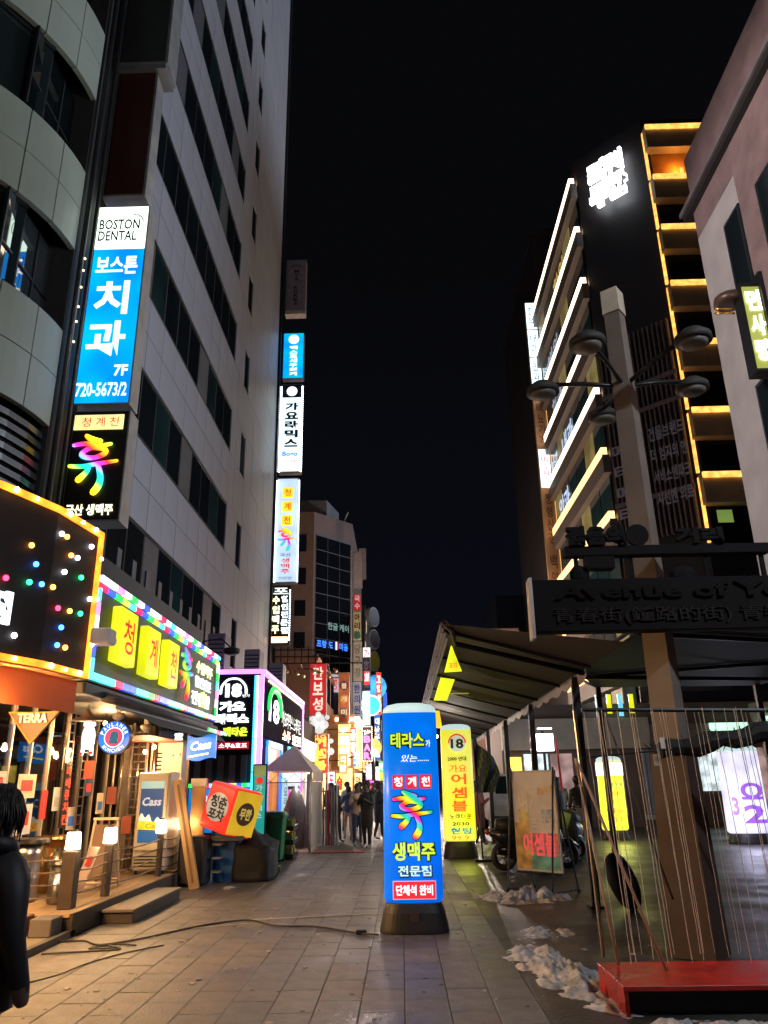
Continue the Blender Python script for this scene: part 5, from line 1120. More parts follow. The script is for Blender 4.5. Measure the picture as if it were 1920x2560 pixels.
vtext('BAR', E('bar_pink', (1, .16, .8), 1.9), s, ('S', 55), -2.56, -2.10, 3.2, 4.85, off=.05, bold=.06); text('Zzin', W1, s, ('S', 55), -2.58, -2.1, 4.92, 5.2, off=.05, bold=.04, rot=.3)
mb = MB()
for k in range(16):
    for x_ in (-2.66, -2.0): mb.box(x_ - .025, x_ + .025, 54.92, 54.96, 3.15 + .145 * k, 3.22 + .145 * k)
for k in range(5):
    for z_ in (3.12, 5.38): mb.box(-2.6 + .13 * k, -2.53 + .13 * k, 54.92, 54.96, z_, z_ + .04)
put('bulb_row', mb, E('bar_dots', (1, .85, .6), 4), s)
t = thing('round_sign', 'amber lit round sign behind the BAR sign', 'sign', (-1.95, 57, 4)); put('sign_face', disc(MB(), -2.0, 57, 4.1, .62, .2), E('amber_disc', (1, .5, .1), .9), t)
s = sgn('red vertical sign with orange letters beside the half round blue sign', -2.0, -1.55, 7.1, 10.6, 66, E('red_lit_far', (.95, .04, .03), 1.1), '고향산천', E('orange_white_letter', (1, .75, .5), 1.8), pad=.12, bold=.05)
t = thing('round_sign', 'half hidden bright blue round sign beside the red vertical one', 'sign', (-2.25, 67, 9.2)); put('sign_face', disc(MB(), -2.15, 67, 9.5, 1.0, .2), E('round_blue', (.05, .4, 1), 1.4, .4), t)
sgn('deep blue vertical sign with white and yellow letters just left of the tall blue column', -2.12, -1.66, 3.4, 6.95, 64, E('deep_blue_lit', (.01, .10, .60), .9), '대나무술집', E('whitish_yellow_letter', (.85, .95, .75), 1.6), pad=.12, bold=.05)
sgn('thin blue and red lit sign edge beyond the red vertical sign', -1.55, -1.2, 5.0, 9.6, 72, E('thin_blue_lit', (.02, .12, .8), 1.1), '', None)
FARS = [('red lit small sign low beside the glowing yellow 화로삼겹 sign', -3.05, -2.7, 3.3, 4.9, 48, E('far_red', (.9, .05, .04), 1.2), '곱창', E('hwaro_white', (1, .97, .85), 2.6)),
 ('orange lit sign low at the left behind the group of people', -3.4, -2.95, 2.2, 3.2, 44, E('far_orange', (1, .35, .05), 1.5), '족발', W1),
 ('pink lit small vertical sign under the BAR sign', -2.35, -1.95, 1.9, 2.9, 53, EPINK, '클럽', W1),
 ('magenta framed square sign just above the crowd', -2.0, -1.55, 1.9, 2.7, 58, EPUR, '별', W1),
 ('green lit small sign above the crowd left of the tall blue column', -1.75, -1.4, 2.5, 3.3, 62, EGRN, '약', W1),
 ('white lit thin sign between the BAR sign and the deep blue one', -1.98, -1.75, 3.6, 5.6, 60, E('far_white', (.95, .97, 1), 1.6), '미용실', NAVY),
 ('small red white sign stacked over the cyan white vertical sign', -2.9, -2.4, 9.2, 10.3, 63, E('far_red', (.9, .05, .04), 1.2), '회', W1),
 ('yellow lit sign edge peeking left of the warm grill restaurant', -4.0, -3.5, 1.2, 2.3, 49, E('far_yellow2', (1, .8, .15), 1.4), '술', REDT),
 ('blue lit small sign at head height beyond the group', -2.75, -2.4, 2.6, 3.4, 46, EBLUE, '24', W1),
 ('warm white lit menu board beside the folded stands', -2.75, -2.4, .9, 1.7, 31, E('menu_light', (1, .85, .65), 1.3), '', None),
 ('tall pale sign slab above the busy 가요 어셈블 sign', -4.95, -4.7, 2.4, 5.0, 41, M('pale_teal_sign', (.30, .36, .38), .6), '', None)]
for (lab, x0, x1, z0, z1, y, m_, s_, lt) in FARS: sgn(lab, x0, x1, z0, z1, y, m_, s_, lt, pad=.14, bold=.05)
# warm restaurant cluster at mid distance
wr = thing('grill_restaurant', 'bright warm lit grill restaurant front glowing at mid distance on the left', 'building', (-3.6, 54, 0))
BX('wall', -4.85, -3.0, 51, 60, 0, 5.9, M('grill_wall', (.4, .2, .08), .6), wr); FW = ('E', -3.0)
rect('eave_light', FW, 51, 60, 5.5, 5.75, EAMB, wr, 0, .35); rect('eave_light', ('S', 51), -4.2, -3.0, 5.5, 5.7, EAMB, wr, 0, .15)
for k in range(5): rect('lit_panel', FW, 51.2 + 1.7 * k, 52.6 + 1.7 * k, 2.6, 5.3, E('warm_panel', (1, .55, .18), 2.0, .35, 1.5), wr, 0, .12)
for k in range(4): rect('window_pane', FW, 51.2 + 2.1 * k, 52.9 + 2.1 * k, .4, 2.3, E('warm_window', (1, .6, .25), 1.5, .5, 2), wr, 0, .05)
rect('lit_panel', ('S', 51), -3.9, -3.1, .4, 2.6, E('warm_window', (1, .6, .25), 1.5, .5, 2), wr, 0, .05)
for (x0, x1, z0, z1, y, m_, lab, s_) in ((-2.9, -2.45, .5, 2.3, 50, E('yellowgreen_sign', (.85, 1, .45), 1.7), 'pale yellow green street sign glowing before the warm restaurant', '맥주'), (-2.95, -2.55, 2.5, 4.3, 62, E('yellow_far', (1, .8, .25), 1.8), 'yellow glowing sign beyond the warm restaurant', '치킨'), (-2.5, -2.05, .7, 1.9, 60, EPINK, 'pink lit small sign low in the crowd', '별'), (-3.3, -2.95, 1.0, 2.2, 36, E('whitepink', (.95, .8, 1), 1.2), 'pinkish white standing sign behind the group of people', '포차'), (-1.9, -1.3, 1.9, 2.7, 66, EYEL, 'yellow sign above the heads at street end', ''), (-2.4, -1.8, 2.3, 3.1, 70, EWC, 'white glowing sign above the heads at street end', '')):
    t = thing('street_sign', lab, 'sign', ((x0 + x1) / 2, y, 0)); BX('sign_case', x0, x1, y, y + .2, z0, z1, DKM, t); rect('sign_face', ('S', y), x0 + .02, x1 - .02, z0 + .02, z1 - .02, m_, t, .002, .01)
    if s_: vtext(s_, REDT, t, ('S', y), x0 + .08, x1 - .08, z0 + .1, z1 - .1, off=.02, bold=.03)
    put('sign_leg', MB().tube([((x0 + x1) / 2, y + .1, 0), ((x0 + x1) / 2, y + .1, z0)], .04, 5), DKM, t)
t = thing('street_lamp', 'round white glowing street lamp above the crowd at the far end', 'street lamp', (-1.5, 45, 0)); put('post', MB().tube([(-1.5, 45, 0), (-1.5, 45, 3.1)], .05, 6), DKM, t); put('globe', MB().ball((-1.5, 45, 3.3), .2, n=10), E('globe_white', (1, .96, .9), 6), t, smooth=True)
lamp(t, (-1.5, 44.6, 3.0), 90, (1, .85, .7), .1)
lamp(t, (-1.5, 45.3, 3.6), 1500, (1, .75, .6), .15)  # stronger light added to brighten the brown facade and far street
# lit shopfronts along the left beyond the tent
sf = thing('shop_row', 'row of lit shopfronts along the left side beyond the tent', 'shops', (-4.3, 38, 0))
BX('wall', -5.7, -4.3, 30.5, 45.8, 0, 4.4, M('shop_wall', (.10, .07, .06), .9, spec=.1), sf)
for k, c in enumerate((E('shop_cyan', (.4, .9, 1), 1.3), EWARM, E('shop_white', (1, .95, .9), 1.4), EORG, E('shop_pinkish', (1, .5, .7), 1.0), EWARM)):
    rect('shop_window', ('E', -4.3), 30.9 + 2.5 * k, 32.9 + 2.5 * k, .4, 2.4, c if k % 2 == 0 else E('warm_window', (1, .6, .25), 1.5, .5, 2), sf, 0, .04); None if k else lamp(sf, (-3.3, 33, 3.4), 380, (1, .78, .62), .15); rect('shop_sign', ('E', -4.3), 30.8 + 2.5 * k, 33.0 + 2.5 * k, 2.7, 3.5, c, sf, 0, .2)  # light without a fixture, added to brighten the people beyond the tent

# ------------------------------------------------------------------ standing light columns
def column_sign(lab, cx, cy_, hw, z0, z1, face, base_w, base_h, base_z=.004):
    t = thing('standing_light_sign', lab, 'sign', (cx, cy_, 0))
    put('sign_base', MB().lathe([(base_w, base_z), (base_w, .03), (base_w * .97, base_h * .3), (base_w * .90, base_h * .7), (base_w * .82, base_h - .02), (base_w * .80, base_h)], cx, cy_, 40, sy=.66, p=2.8), M('base_black', (.014, .011, .010), .5, 0, .3, 4, .15), t)
    dh = hw * .38
    put('sign_body', MB().lathe([(hw * .95, base_h + .001), (hw * 1.04, base_h + .05), (hw * 1.02, (z0 + z1) / 2), (hw, z1 - dh)], cx, cy_, 40, sy=.5, p=3.2), face, t, smooth=True)
    put('sign_dome', MB().lathe([(hw * 1.0, z1 - dh + .001), (hw * .98, z1 - dh * .6), (hw * .82, z1 - dh * .25), (hw * .5, z1 - dh * .06), (hw * .1, z1)], cx, cy_, 40, sy=.5, p=3.2), E('dome_white', (.62, .82, .80), .85, .05), t, smooth=True)
    return t, cy_ - hw * .5 * 1.04
bc, fy = column_sign('tall bright blue light column with rainbow brush letter standing in the middle of the paving', .11, 10.0, .335, .3, 2.57, ME('column_blue', (.0, .12, .72), (.0, .20, .95), .85), .40, .31)
F = ('S', fy); YG = E('lime_letter', (.62, .85, .03), 1.0, .05)
def ol(s, mat, parent, fr, a0, a1, b0, b1, out=BLKT, g=.014, **k):
    text(s, out, parent, fr, a0 - g * .6, a1 + g, b0 - g, b1 + g * .5, off=k.get('off', .012) - .005, bold=k.get('bold', .03) + .05, name='letter_outline')
    return text(s, mat, parent, fr, a0, a1, b0, b1, **k)
ol('테라스', YG, bc, F, -.13, .28, 2.02, 2.20, bold=.045, off=.014); text('가', W1, bc, F, .30, .355, 2.03, 2.11, off=.012)
text('있는......', W1, bc, F, .0, .34, 1.86, 1.94, off=.012, shear=.3, bold=.0)
RT = E('column_red', (.85, .03, .05), .85, .05)
for k, c in enumerate('청계천'):
    b = rect('letter_plate', F, -.115 + .165 * k, .025 + .165 * k, 1.55, 1.71, RT, bc, .006, .012, bevel=.004); text(c, W1, b, F, -.095 + .165 * k, .005 + .165 * k, 1.575, 1.685, off=.016, bold=.03)
hyu(bc, F, -.13, .35, .98, 1.52, RB('rainbow_hyu_d', 1.0, 3.6, (.75, 0, 1)), .034, BLKT)
ol('생맥주', YG, bc, F, -.13, .37, .76, .96, bold=.045, off=.014); ol('전문점', E('pale_cyan_letter', (.55, .85, .80), .95), bc, F, -.07, .32, .595, .71, bold=.03, off=.014)
b = rect('letter_plate', F, -.125, .36, .36, .54, RT, bc, .006, .012, bevel=.004); rect('plate_rim', F, -.132, .367, .353, .547, E('plate_rim_pink', (.9, .5, .6), .9), bc, .003, .006)
text('단체석 완비', W1, b, F, -.095, .33, .395, .505, off=.016, bold=.05)
rect('base_socket', ('S', 9.765), .05, .16, .13, .22, M('socket_brown', (.05, .03, .025), .5), bc, .0, .02)
lamp(bc, (.11, 9.5, .9), 4.0, (.1, .35, 1), .2)
yc, fy = column_sign('yellow light column with 18 logo and red Korean letters behind the tall blue one', 1.31, 19.2, .36, .4, 2.95, ME('column_yellow', (.80, .75, .01), (.78, .80, .16), .98), .40, .36)
F = ('S', fy)
mb = MB(); disc(mb, 1.32, fy - .01, 2.50, .20, .008, 20); put('sign_logo', mb, E('logo_grey_white', (.55, .62, .45), .9), yc); text('18', M('logo_dark_green', (.03, .10, .05), .5), yc, F, 1.17, 1.47, 2.38, 2.60, off=.03, bold=.05)
mb = MB(); mb.tube([(1.32 + .2 * math.cos(a), fy - .03, 2.5 + .2 * math.sin(a)) for a in [R(i * 18) for i in range(11)]], .02, 5); put('logo_arc', mb, RT, yc)
text('2000 년대', BLKT, yc, F, 1.08, 1.52, 2.10, 2.20, off=.02, bold=.03)
text('가요', ORT, yc, F, 1.11, 1.52, 1.84, 2.02, off=.02, bold=.02)
for c, z_ in (('어', 1.58), ('셈', 1.28), ('블', .99)): text(c, ORT, yc, F, 1.14, 1.50, z_, z_ + .24, off=.02, bold=.05)
text('노래타운', BLKT, yc, F, 1.08, 1.58, .83, .95, off=.02, bold=.01); text('2030', BLKT, yc, F, 1.13, 1.52, .69, .77, off=.02, bold=.05)
text('헌팅', E('teal_print_letter', (.0, .25, .35), .8, 0), yc, F, 1.09, 1.56, .51, .65, off=.02, bold=.05); text('99.9', ORT, yc, F, 1.11, 1.50, .39, .49, off=.02, bold=.0)
lamp(yc, (1.4, 18.6, .7), 9.0, (.8, .9, .1), .2)
# ------------------------------------------------------------------ black canopy over the right side
cn = thing('street_canopy', 'long dark fabric canopy on steel posts along the right side of the paving', 'canopy', (1.6, 18, 0))
CF = M('canopy_fabric', (.028, .020, .018), .7, 0, .25, .8); CE = M('canopy_edge', (.30, .25, .25), .6)
def sheet(name, pts, mat, th=.025, parent=cn): return put(name, MB().poly(pts, (0, 0, th)), mat, parent)
N = 16
mb = MB()
for k in range(N):
    ya, yb = 10.4 + 1.1 * k, 10.4 + 1.1 * (k + 1); dz = .05 * math.sin(k * 2.2)
    if k == 0: mb.add([(.60, 10.15, 3.60), (2.57, 8.7, 3.07), (2.57, 10.4, 3.07), (.60, 10.4, 3.60)], [(0, 1, 2, 3)])
    mb.add([(.60, ya, 3.60), (2.57, ya, 3.07), (2.57, yb, 3.07), (.62, yb, 3.58), (.60, ya, 3.63), (2.57, ya, 3.10), (2.57, yb, 3.10), (.62, yb, 3.61), (1.6, (ya+yb)/2, 3.30 + dz)], [(0, 8, 1), (1, 8, 2), (2, 8, 3), (3, 8, 0), (4, 5, 6, 7)])
put('canopy_cloth', mb, CF, cn)
for k in range(9): put('canopy_rib', MB().tube([(.60, 10.5 + 2.15 * k, 3.57), (2.57, 10.5 + 2.15 * k, 3.05)], .028, 6), BLK, cn)
for z_, x_ in ((3.63, .575), (3.57, .60), (3.51, .625), (3.45, .65)): put('edge_rail', MB().tube([(x_, 10.3, z_ ), (x_ + .02, 20, z_), (x_, 28, z_)], .020, 5), M('edge_rail_grey', (.28, .24, .25), .5, .3), cn)
put('front_bar', MB().tube([(.60, 10.3, 3.66), (.72, 10.2, 3.50), (.74, 10.2, 3.34), (2.57, 10.95, 3.03)], .04, 6), BLK, cn)
mb = MB(); n = 68; vs = []
for k in range(n + 1): 
    y_ = 10.9 + 17.2 * k / n; d_ = .10 + .07 * abs(math.sin(k * .9))
    vs += [(2.60, y_, 3.10), (2.60 + .01 * math.sin(k), y_, 3.10 - d_ * 1.1)]
mb.add(vs, [(2*k, 2*k+2, 2*k+3, 2*k+1) for k in range(n)]); put('scalloped_valance', mb, CE, cn, smooth=False)
for y_ in (11.55, 15.65, 19.6, 23.7, 27.8):
    put('canopy_post', MB().box(2.52, 2.62, y_ - .05, y_ + .05, .01, 3.05), DKM, cn); put('post_edge', MB().box(2.50, 2.518, y_ - .052, y_ - .03, .01, 3.0), M('edge_light_steel', (.45, .42, .44), .35, .8), cn)
    BX('post_foot', 2.47, 2.67, y_ - .1, y_ + .1, .002, .03, DKM, cn)
YP = E('yellow_print_banner', (.78, .85, .02), 1.1, .3, 3)
mb = MB(); mb.poly([(.78, 11.5, 3.56), (.82, 11.5, 3.44), (.92, 11.5, 3.16), (.66, 11.5, 3.15)], (0, .02, 0)); 
yb = put('yellow_banner', mb, YP, None); tag(yb, 'yellow banner with orange letters hanging under the near end of the dark canopy', 'banner')
text('포차', ORT, yb, ('S', 11.5), .73, .86, 3.20, 3.29, off=.005, bold=.02)
mb = MB(); mb.poly([(.76, 14.5, 3.46), (1.02, 14.5, 3.42), (.86, 14.5, 3.04), (.62, 14.5, 3.05)], (0, .02, 0)); tag(put('yellow_banner', mb, YP, None), 'ragged yellow banner hanging further back under the canopy', 'banner')
mb = MB(); mb.poly([(.72, 20, 3.34), (.98, 20, 3.34), (1.04, 20, 2.92), (.70, 20, 2.92)], (0, .02, 0)); tag(put('orange_lantern', mb, E('orange_hanging', (1, .45, .02), 1.6)), 'small orange glowing banner just above the yellow light column', 'banner')
for k in range(2): tag(BX('light_strip', .95 + .1 * k, 1.3 + .1 * k, 14.9 + 3.1 * k, 14.93 + 3.1 * k, 3.20 - .05 * k, 3.215 - .05 * k, E('dim_yellow_strip', (.5, .5, .02), .5)), ('thin yellow strip under the canopy, nearer one', 'thin yellow strip under the canopy, further one')[k], 'light')
t = thing('bare_bulb', 'white bulb added under the canopy between the two light columns to light the people', 'lamp', (.95, 21.5, 2.8)); put('bulb', MB().ball((.95, 21.5, 2.8), .05, n=10), E('added_fill_bulb', (1, .9, .8), 14), t, smooth=True); put('lamp_cord', MB().tube([(.95, 21.5, 2.85), (.95, 21.5, 3.45)], .008, 4), BLK, t); lamp(t, (.95, 21.5, 2.7), 140, (1, .85, .72), .5)  # bulb added as fill light for the people in the street
c2 = thing('street_canopy', 'second dark canopy at the right behind the tall lamp pole', 'canopy', (5, 12, 0))
sheet('canopy_cloth', [(3.15, 9.2, 3.42), (7.4, 8.6, 3.42), (7.4, 16.4, 3.42), (4.0, 16.2, 3.42), (3.2, 13.9, 3.42)], M('canopy_fabric_b', (.03, .026, .024), .7), .04, c2)
for a, b in (((3.05, 9.9, 3.38), (7.4, 11.5, 3.38)), ((2.62, 11.55, 3.05), (7.4, 14.5, 3.3)), ((3.1, 14.3, 3.38), (7.4, 12.2, 3.38))): put('canopy_rib', MB().tube([a, b], .035, 6), BLK, c2)
for x_, y_ in ((7.3, 16.2), (4.05, 16.15)): BX('canopy_post', x_ - .05, x_ + .05, y_ - .05, y_ + .05, .01, 3.42, DKM, c2)
put('canopy_edge', MB().tube([(3.03, 9.9, 3.45), (3.08, 14.3, 3.45), (4.0, 16.2, 3.45)], .03, 5), CE, c2)
# hanging dark flag
fl = thing('hanging_flag', 'dark blue and green flag hanging beside the yellow light column', 'flag', (1.8, 18, 1.4))
mb = MB(); vs = []
for i in range(13):
    for j in range(7):
        u, v = i / 12, j / 6; vs.append((1.66 + .55 * u * (1 - .55 * abs(v - .45)), 18.2 + .06 * math.sin(u * 7 + v * 3), 2.5 - 1.1 * v - .35 * u + .35 * u * v))
mb.add(vs, [(i*7+j, (i+1)*7+j, (i+1)*7+j+1, i*7+j+1) for i in range(12) for j in range(6)]); mb.mi = [1 if (k // 6 + k % 6) % 4 == 0 else 0 for k in range(len(mb.f))]
put('flag_cloth', mb, [M('flag_navy', (.015, .03, .06), .6), M('flag_green', (.10, .18, .03), .6)], fl, smooth=True); put('flag_pole', MB().tube([(1.72, 18.25, .01), (1.63, 18.2, 2.6)], .018, 6), DKM, fl); BX('flag_base', 1.55, 1.9, 18.1, 18.4, .002, .05, BLK, fl)

# ------------------------------------------------------------------ lamp pole and its sign
lp = thing('lamp_pole', 'thick tapered lamp pole with five round unlit heads and a pale cap at the right', 'street lamp', (2.82, 8.4, 0))
PB = M('pole_brown', (.19, .155, .125), .55, 0, .15, 3, .08)
px, py = 2.82, 8.42
def taper(name, r0, z0, r1, z1, mat):
    a = [R(x) for x in (187, 277, 7, 97)]
    vs = [(px + r0 * math.cos(t), py + r0 * math.sin(t), z0) for t in a] + [(px + r1 * math.cos(t), py + r1 * math.sin(t), z1) for t in a]
    return put(name, MB().add(vs, [(3, 2, 1, 0), (4, 5, 6, 7)] + [(i, (i+1) % 4, (i+1) % 4 + 4, i + 4) for i in range(4)]), mat, lp)
taper('post_foot', .31, .01, .255, 1.9, M('pole_foot_dark', (.07, .045, .038), .5, 0, .2, 3, .08)); taper('post', .19, 1.905, .135, 7.15, PB); taper('post_cap', .155, 7.16, .15, 7.5, M('cap_beige', (.55, .48, .36), .6))
taper('post_band', .262, 1.86, .262, 1.90, DKM)
HD = M('lamp_head_grey', (.035, .034, .03), .7, 0); HG = M('lamp_glass_frosted', (.12, .115, .10), .6)
for hx, hy in ((2.19, 7.56), (1.88, 8.66), (2.82, 9.42), (3.36, 7.53), (3.75, 8.66)):
    put('lamp_arm', MB().tube([(px, py, 6.15), ((px + hx) / 2, (py + hy) / 2, 6.26), (hx, hy, 6.32)], .028, 6), BLK, lp, smooth=True)
    h = put('lamp_head', MB().lathe([(.15, 6.20), (.205, 6.205), (.20, 6.27), (.12, 6.34), (.03, 6.38)], hx, hy, 20), HD, lp, smooth=True)
    put('lamp_glass', MB().lathe([(.12, 6.155), (.165, 6.198)], hx, hy, 20), HG, h, smooth=True)
BD = M('board_black', (.008, .007, .007), .8, spec=.15)
wb = thing('street_name_board', 'wide dark street name board with raised dim letters crossing the lamp pole', 'sign', (3.0, 8.0, 3.05))
BX('board', 1.42, 4.9, 7.95, 8.12, 3.06, 3.62, BD, wb, bevel=.01); BX('board_edge', 1.385, 1.417, 7.93, 8.14, 3.0, 3.64, M('edge_pale', (.55, .50, .48), .5), wb)
FB = ('S', 7.95); DL = M('dim_letter', (.026, .023, .02), .9, spec=.1)
text('Avenue of Youth', M('dim_letter_dark', (.012, .010, .009), .9, spec=.1), wb, FB, 1.65, 4.6, 3.40, 3.56, off=.002, ex=.03, bold=.03); text('青春街(鐘路的街) 青春の通り', DL, wb, FB, 1.62, 4.7, 3.13, 3.31, off=.002, ex=.02, bold=.01)
BX('board_bracket', 2.7, 2.94, 8.125, 8.25, 3.2, 3.5, DKM, wb)
ub = thing('letter_beam', 'dark upper beam with chunky cut out letters standing on it against the lit facades', 'sign', (2.9, 8.0, 3.9))
BX('beam', 1.80, 3.98, 7.95, 8.1, 3.88, 3.98, BD, ub)
BX('beam_block', 2.02, 2.32, 7.96, 8.12, 3.74, 3.878, BD, ub)
text('젊음의', BD, ub, ('S', 7.98), 1.82, 2.45, 3.985, 4.2, off=.0, ex=.06, bold=.06); text('거리', BD, ub, ('S', 7.98), 2.98, 3.5, 3.985, 4.16, off=.0, ex=.06, bold=.06)
put('beam_disc', disc(MB(), 2.60, 7.96, 4.10, .12, .06, 20), BD, ub)
for x_ in (1.92, 2.5, 3.3, 3.9): BX('beam_post', x_ - .02, x_ + .02, 8.0, 8.04, 3.625, 3.878, BD, ub)
put('board_ornament', MB().ball((1.95, 8.03, 3.68), .11, sc=(1, .4, 1)).ball((3.05, 8.03, 3.66), .13, sc=(1.2, .4, .8)), BD, wb)
gd = thing('garland', 'thick dark furry garland wrapped round the pole and running out to the right', 'garland', (3.0, 7.75, 1.8))
mb = MB(); pts = [(2.45 + .12 * k, 7.72 + .03 * math.sin(k), 1.86 + .018 * k + .02 * math.sin(k * 1.7)) for k in range(14)]; mb.tube(pts, [.07 + .035 * random.random() for _ in pts], 9)
for k in range(260):
    p = Vector(random.choice(pts)) + Vector((random.uniform(-.06, .06), 0, 0)); d = Vector((random.uniform(-1, 1), random.uniform(-1, 1), random.uniform(-1, 1))).normalized(); mb.tube([p + d * .05, p + d * .125], [.008, .002], 3)
put('garland_body', mb, M('garland_black', (.014, .014, .014), .8), gd)
for x_, z_ in ((2.44, 1.93), (2.36, 1.78)): BX('garland_tag', x_, x_ + .035, 7.6, 7.61, z_ - .05, z_ + .05, WHT, gd)
# string curtain, platform, ropes
ct = thing('string_curtain', 'curtain of thin hanging silver cords in front of the lamp pole at the right', 'curtain', (2.6, 7.2, 2.2))
put('curtain_rail', MB().tube([(1.66, 7.3, 2.22), (3.6, 7.3, 2.18)], .02, 6), BLK, ct); put('curtain_rail', MB().tube([(1.62, 7.3, 1.80), (2.45, 7.3, 1.86)], .006, 4), BLK, ct)
SC = M('cord_silver', (.62, .59, .55), .35, .1, .25, 30); k = 0
for i in range(30):
    x_ = 1.66 + .062 * i + random.uniform(-.012, .012); y_ = random.uniform(7.0, 7.45)
    zb = .22 if x_ < 3.0 else random.uniform(.5, 1.0); bx_ = x_ + .07 + random.uniform(-.02, .02)
    pts = [(x_ + (bx_ - x_) * t_ + .003 * math.sin(t_ * 24 + i), y_, 2.2 + (zb - 2.2) * t_) for t_ in [j / 10 for j in range(11)]]
    put('hanging_cord', MB().tube(pts, random.choice((.0022, .003, .0038)), 4), SC, ct)
put('curtain_post', MB().tube([(1.67, 7.42, .2), (1.62, 7.42, 2.22)], .016, 6), STEEL, ct)
pf = thing('red_platform', 'low bright red platform with open dark front at the lower right', 'platform', (2.6, 6.85, 0))
RD = M('platform_red', (.50, .022, .012), .45, 0, .22, 5, .12, stain=2.2)
BX('platform_top', 1.565, 4.2, 6.42, 7.22, .165, .20, RD, pf, bevel=.004); put('platform_end', MB().poly([(1.57, 6.43, .004), (1.60, 6.43, .004), (1.60, 6.43, .164), (1.57, 6.43, .164)], (0, .78, 0)), RD, pf)
BX('platform_back', 1.61, 4.2, 7.15, 7.18, .004, .164, BLK, pf); BX('platform_kick', 1.61, 4.2, 6.55, 6.58, .004, .160, M('kick_black', (.01, .01, .01), .6), pf)
for lab, a, b, r_, m_ in (('pale rope running from the curtain post down to the red platform, leftmost', (1.58, 7.38, 1.80), (1.70, 7.05, .205), .013, M('rope_pale', (.40, .30, .22), .7)), ('second rope crossing the first and ending further right on the red platform', (1.59, 7.34, 1.76), (2.02, 6.85, .205), .013, M('rope_pink', (.36, .22, .18), .7)), ('dark cord slanting down behind the silver curtain', (1.92, 7.5, 2.2), (2.34, 7.5, .62), .010, M('rope_dark', (.06, .045, .04), .7))):
    tag(put('rope', MB().tube([a, tuple((Vector(a) + Vector(b)) / 2 + Vector((0, 0, -.01))), b], r_, 6), m_, None, smooth=True), lab, 'rope')
t = thing('tyre', 'black leaning rubber tyre cover near the foot of the canopy post', 'tyre', (2.9, 11.5, 0))
mb = MB(); n = 26; mt = Matrix.Translation((2.92, 11.4, .34)) @ Matrix.Rotation(R(-24), 4, 'Y') @ Matrix.Rotation(R(50), 4, 'Z')
mb.tube([tuple(mt @ Vector((.20 * math.cos(2*PI*k/n), .0, .28 * math.sin(2*PI*k/n)))) for k in range(n)], .09, 8, closed=True); mb.lathe([(.2, -.07), (.2, .07)], 0, 0, 20); m0 = len(mb.v) - 40; mb.v[m0:] = [tuple(mt @ Vector((v[0], v[2], v[1] * 1.4))) for v in mb.v[m0:]]
put('tyre_body', mb, M('rubber_black', (.01, .01, .01), .6), t, smooth=True)
# poster on easel
ps = thing('poster_stand', 'tall angled poster with faded grey top and pink red lettering on a black easel stand', 'sign', (2.1, 13.1, 0))
PO = Vector((1.80, 13.40, 0)); PD = Vector((.58, -.62, 0)).normalized(); PW = .86; F = (PO, PD, Vector((PD.y, -PD.x, 0)))
rect('poster_frame', F, 0, PW, .30, 1.78, M('poster_frame_grey', (.40, .37, .36), .5), ps, -.03, 0)
rect('poster_sheet', F, .02, PW - .02, .33, 1.75, M('poster_taupe', (.46, .44, .46), .5, 0, .25, 2), ps, .002, .006)
for a0, a1, z0, z1, c in ((.02, .30, .33, 1.0, (.45, .30, .10)), (.30, .84, .33, .55, (.10, .30, .26)), (.30, .84, .56, .85, (.42, .15, .14)), (.10, .30, 1.0, 1.2, (.40, .34, .14)), (.55, .80, 1.0, 1.2, (.30, .34, .42))):
    rect('poster_print', F, a0, a1, z0, z1, M('poster_ink_%.2f' % c[0], c, .5, 0, .5, 6), ps, .007, .010)
text('어셈블', E('poster_pink_letter', (.9, .10, .12), .45), ps, F, .16, .80, .52, .86, off=.014, bold=.03); text('18번가', M('poster_amber', (.7, .45, .12), .5), ps, F, .52, .80, 1.40, 1.55, off=.012); text('여기', M('poster_pale', (.6, .57, .52), .5), ps, F, .12, .50, 1.15, 1.5, off=.012, bold=.03); text('뜨겁게', M('poster_pale', (.6, .57, .52), .5), ps, F, .35, .78, .92, 1.08, off=.014, bold=.02)
mb = MB()
for a in (.01, PW - .01):
    mb.tube([P3(F, a, 1.82, .02), P3(F, a, .03, .28)], .016, 5).tube([P3(F, a, 1.6, -.05), P3(F, a, .03, -.38)], .016, 5).tube([P3(F, a, .05, .28), P3(F, a, .05, -.38)], .014, 5)
mb.tube([P3(F, .01, .28, .02), P3(F, PW - .01, .28, .02)], .014, 5).tube([P3(F, .01, .06, .28), P3(F, PW - .01, .06, .28)], .014, 5); put('easel_frame', mb, BLK, ps)
for a in (.01, PW - .01):
    for n_ in (.28, -.38): put('easel_wheel', MB().ball(P3(F, a, .032, n_), .03), BLK, ps)

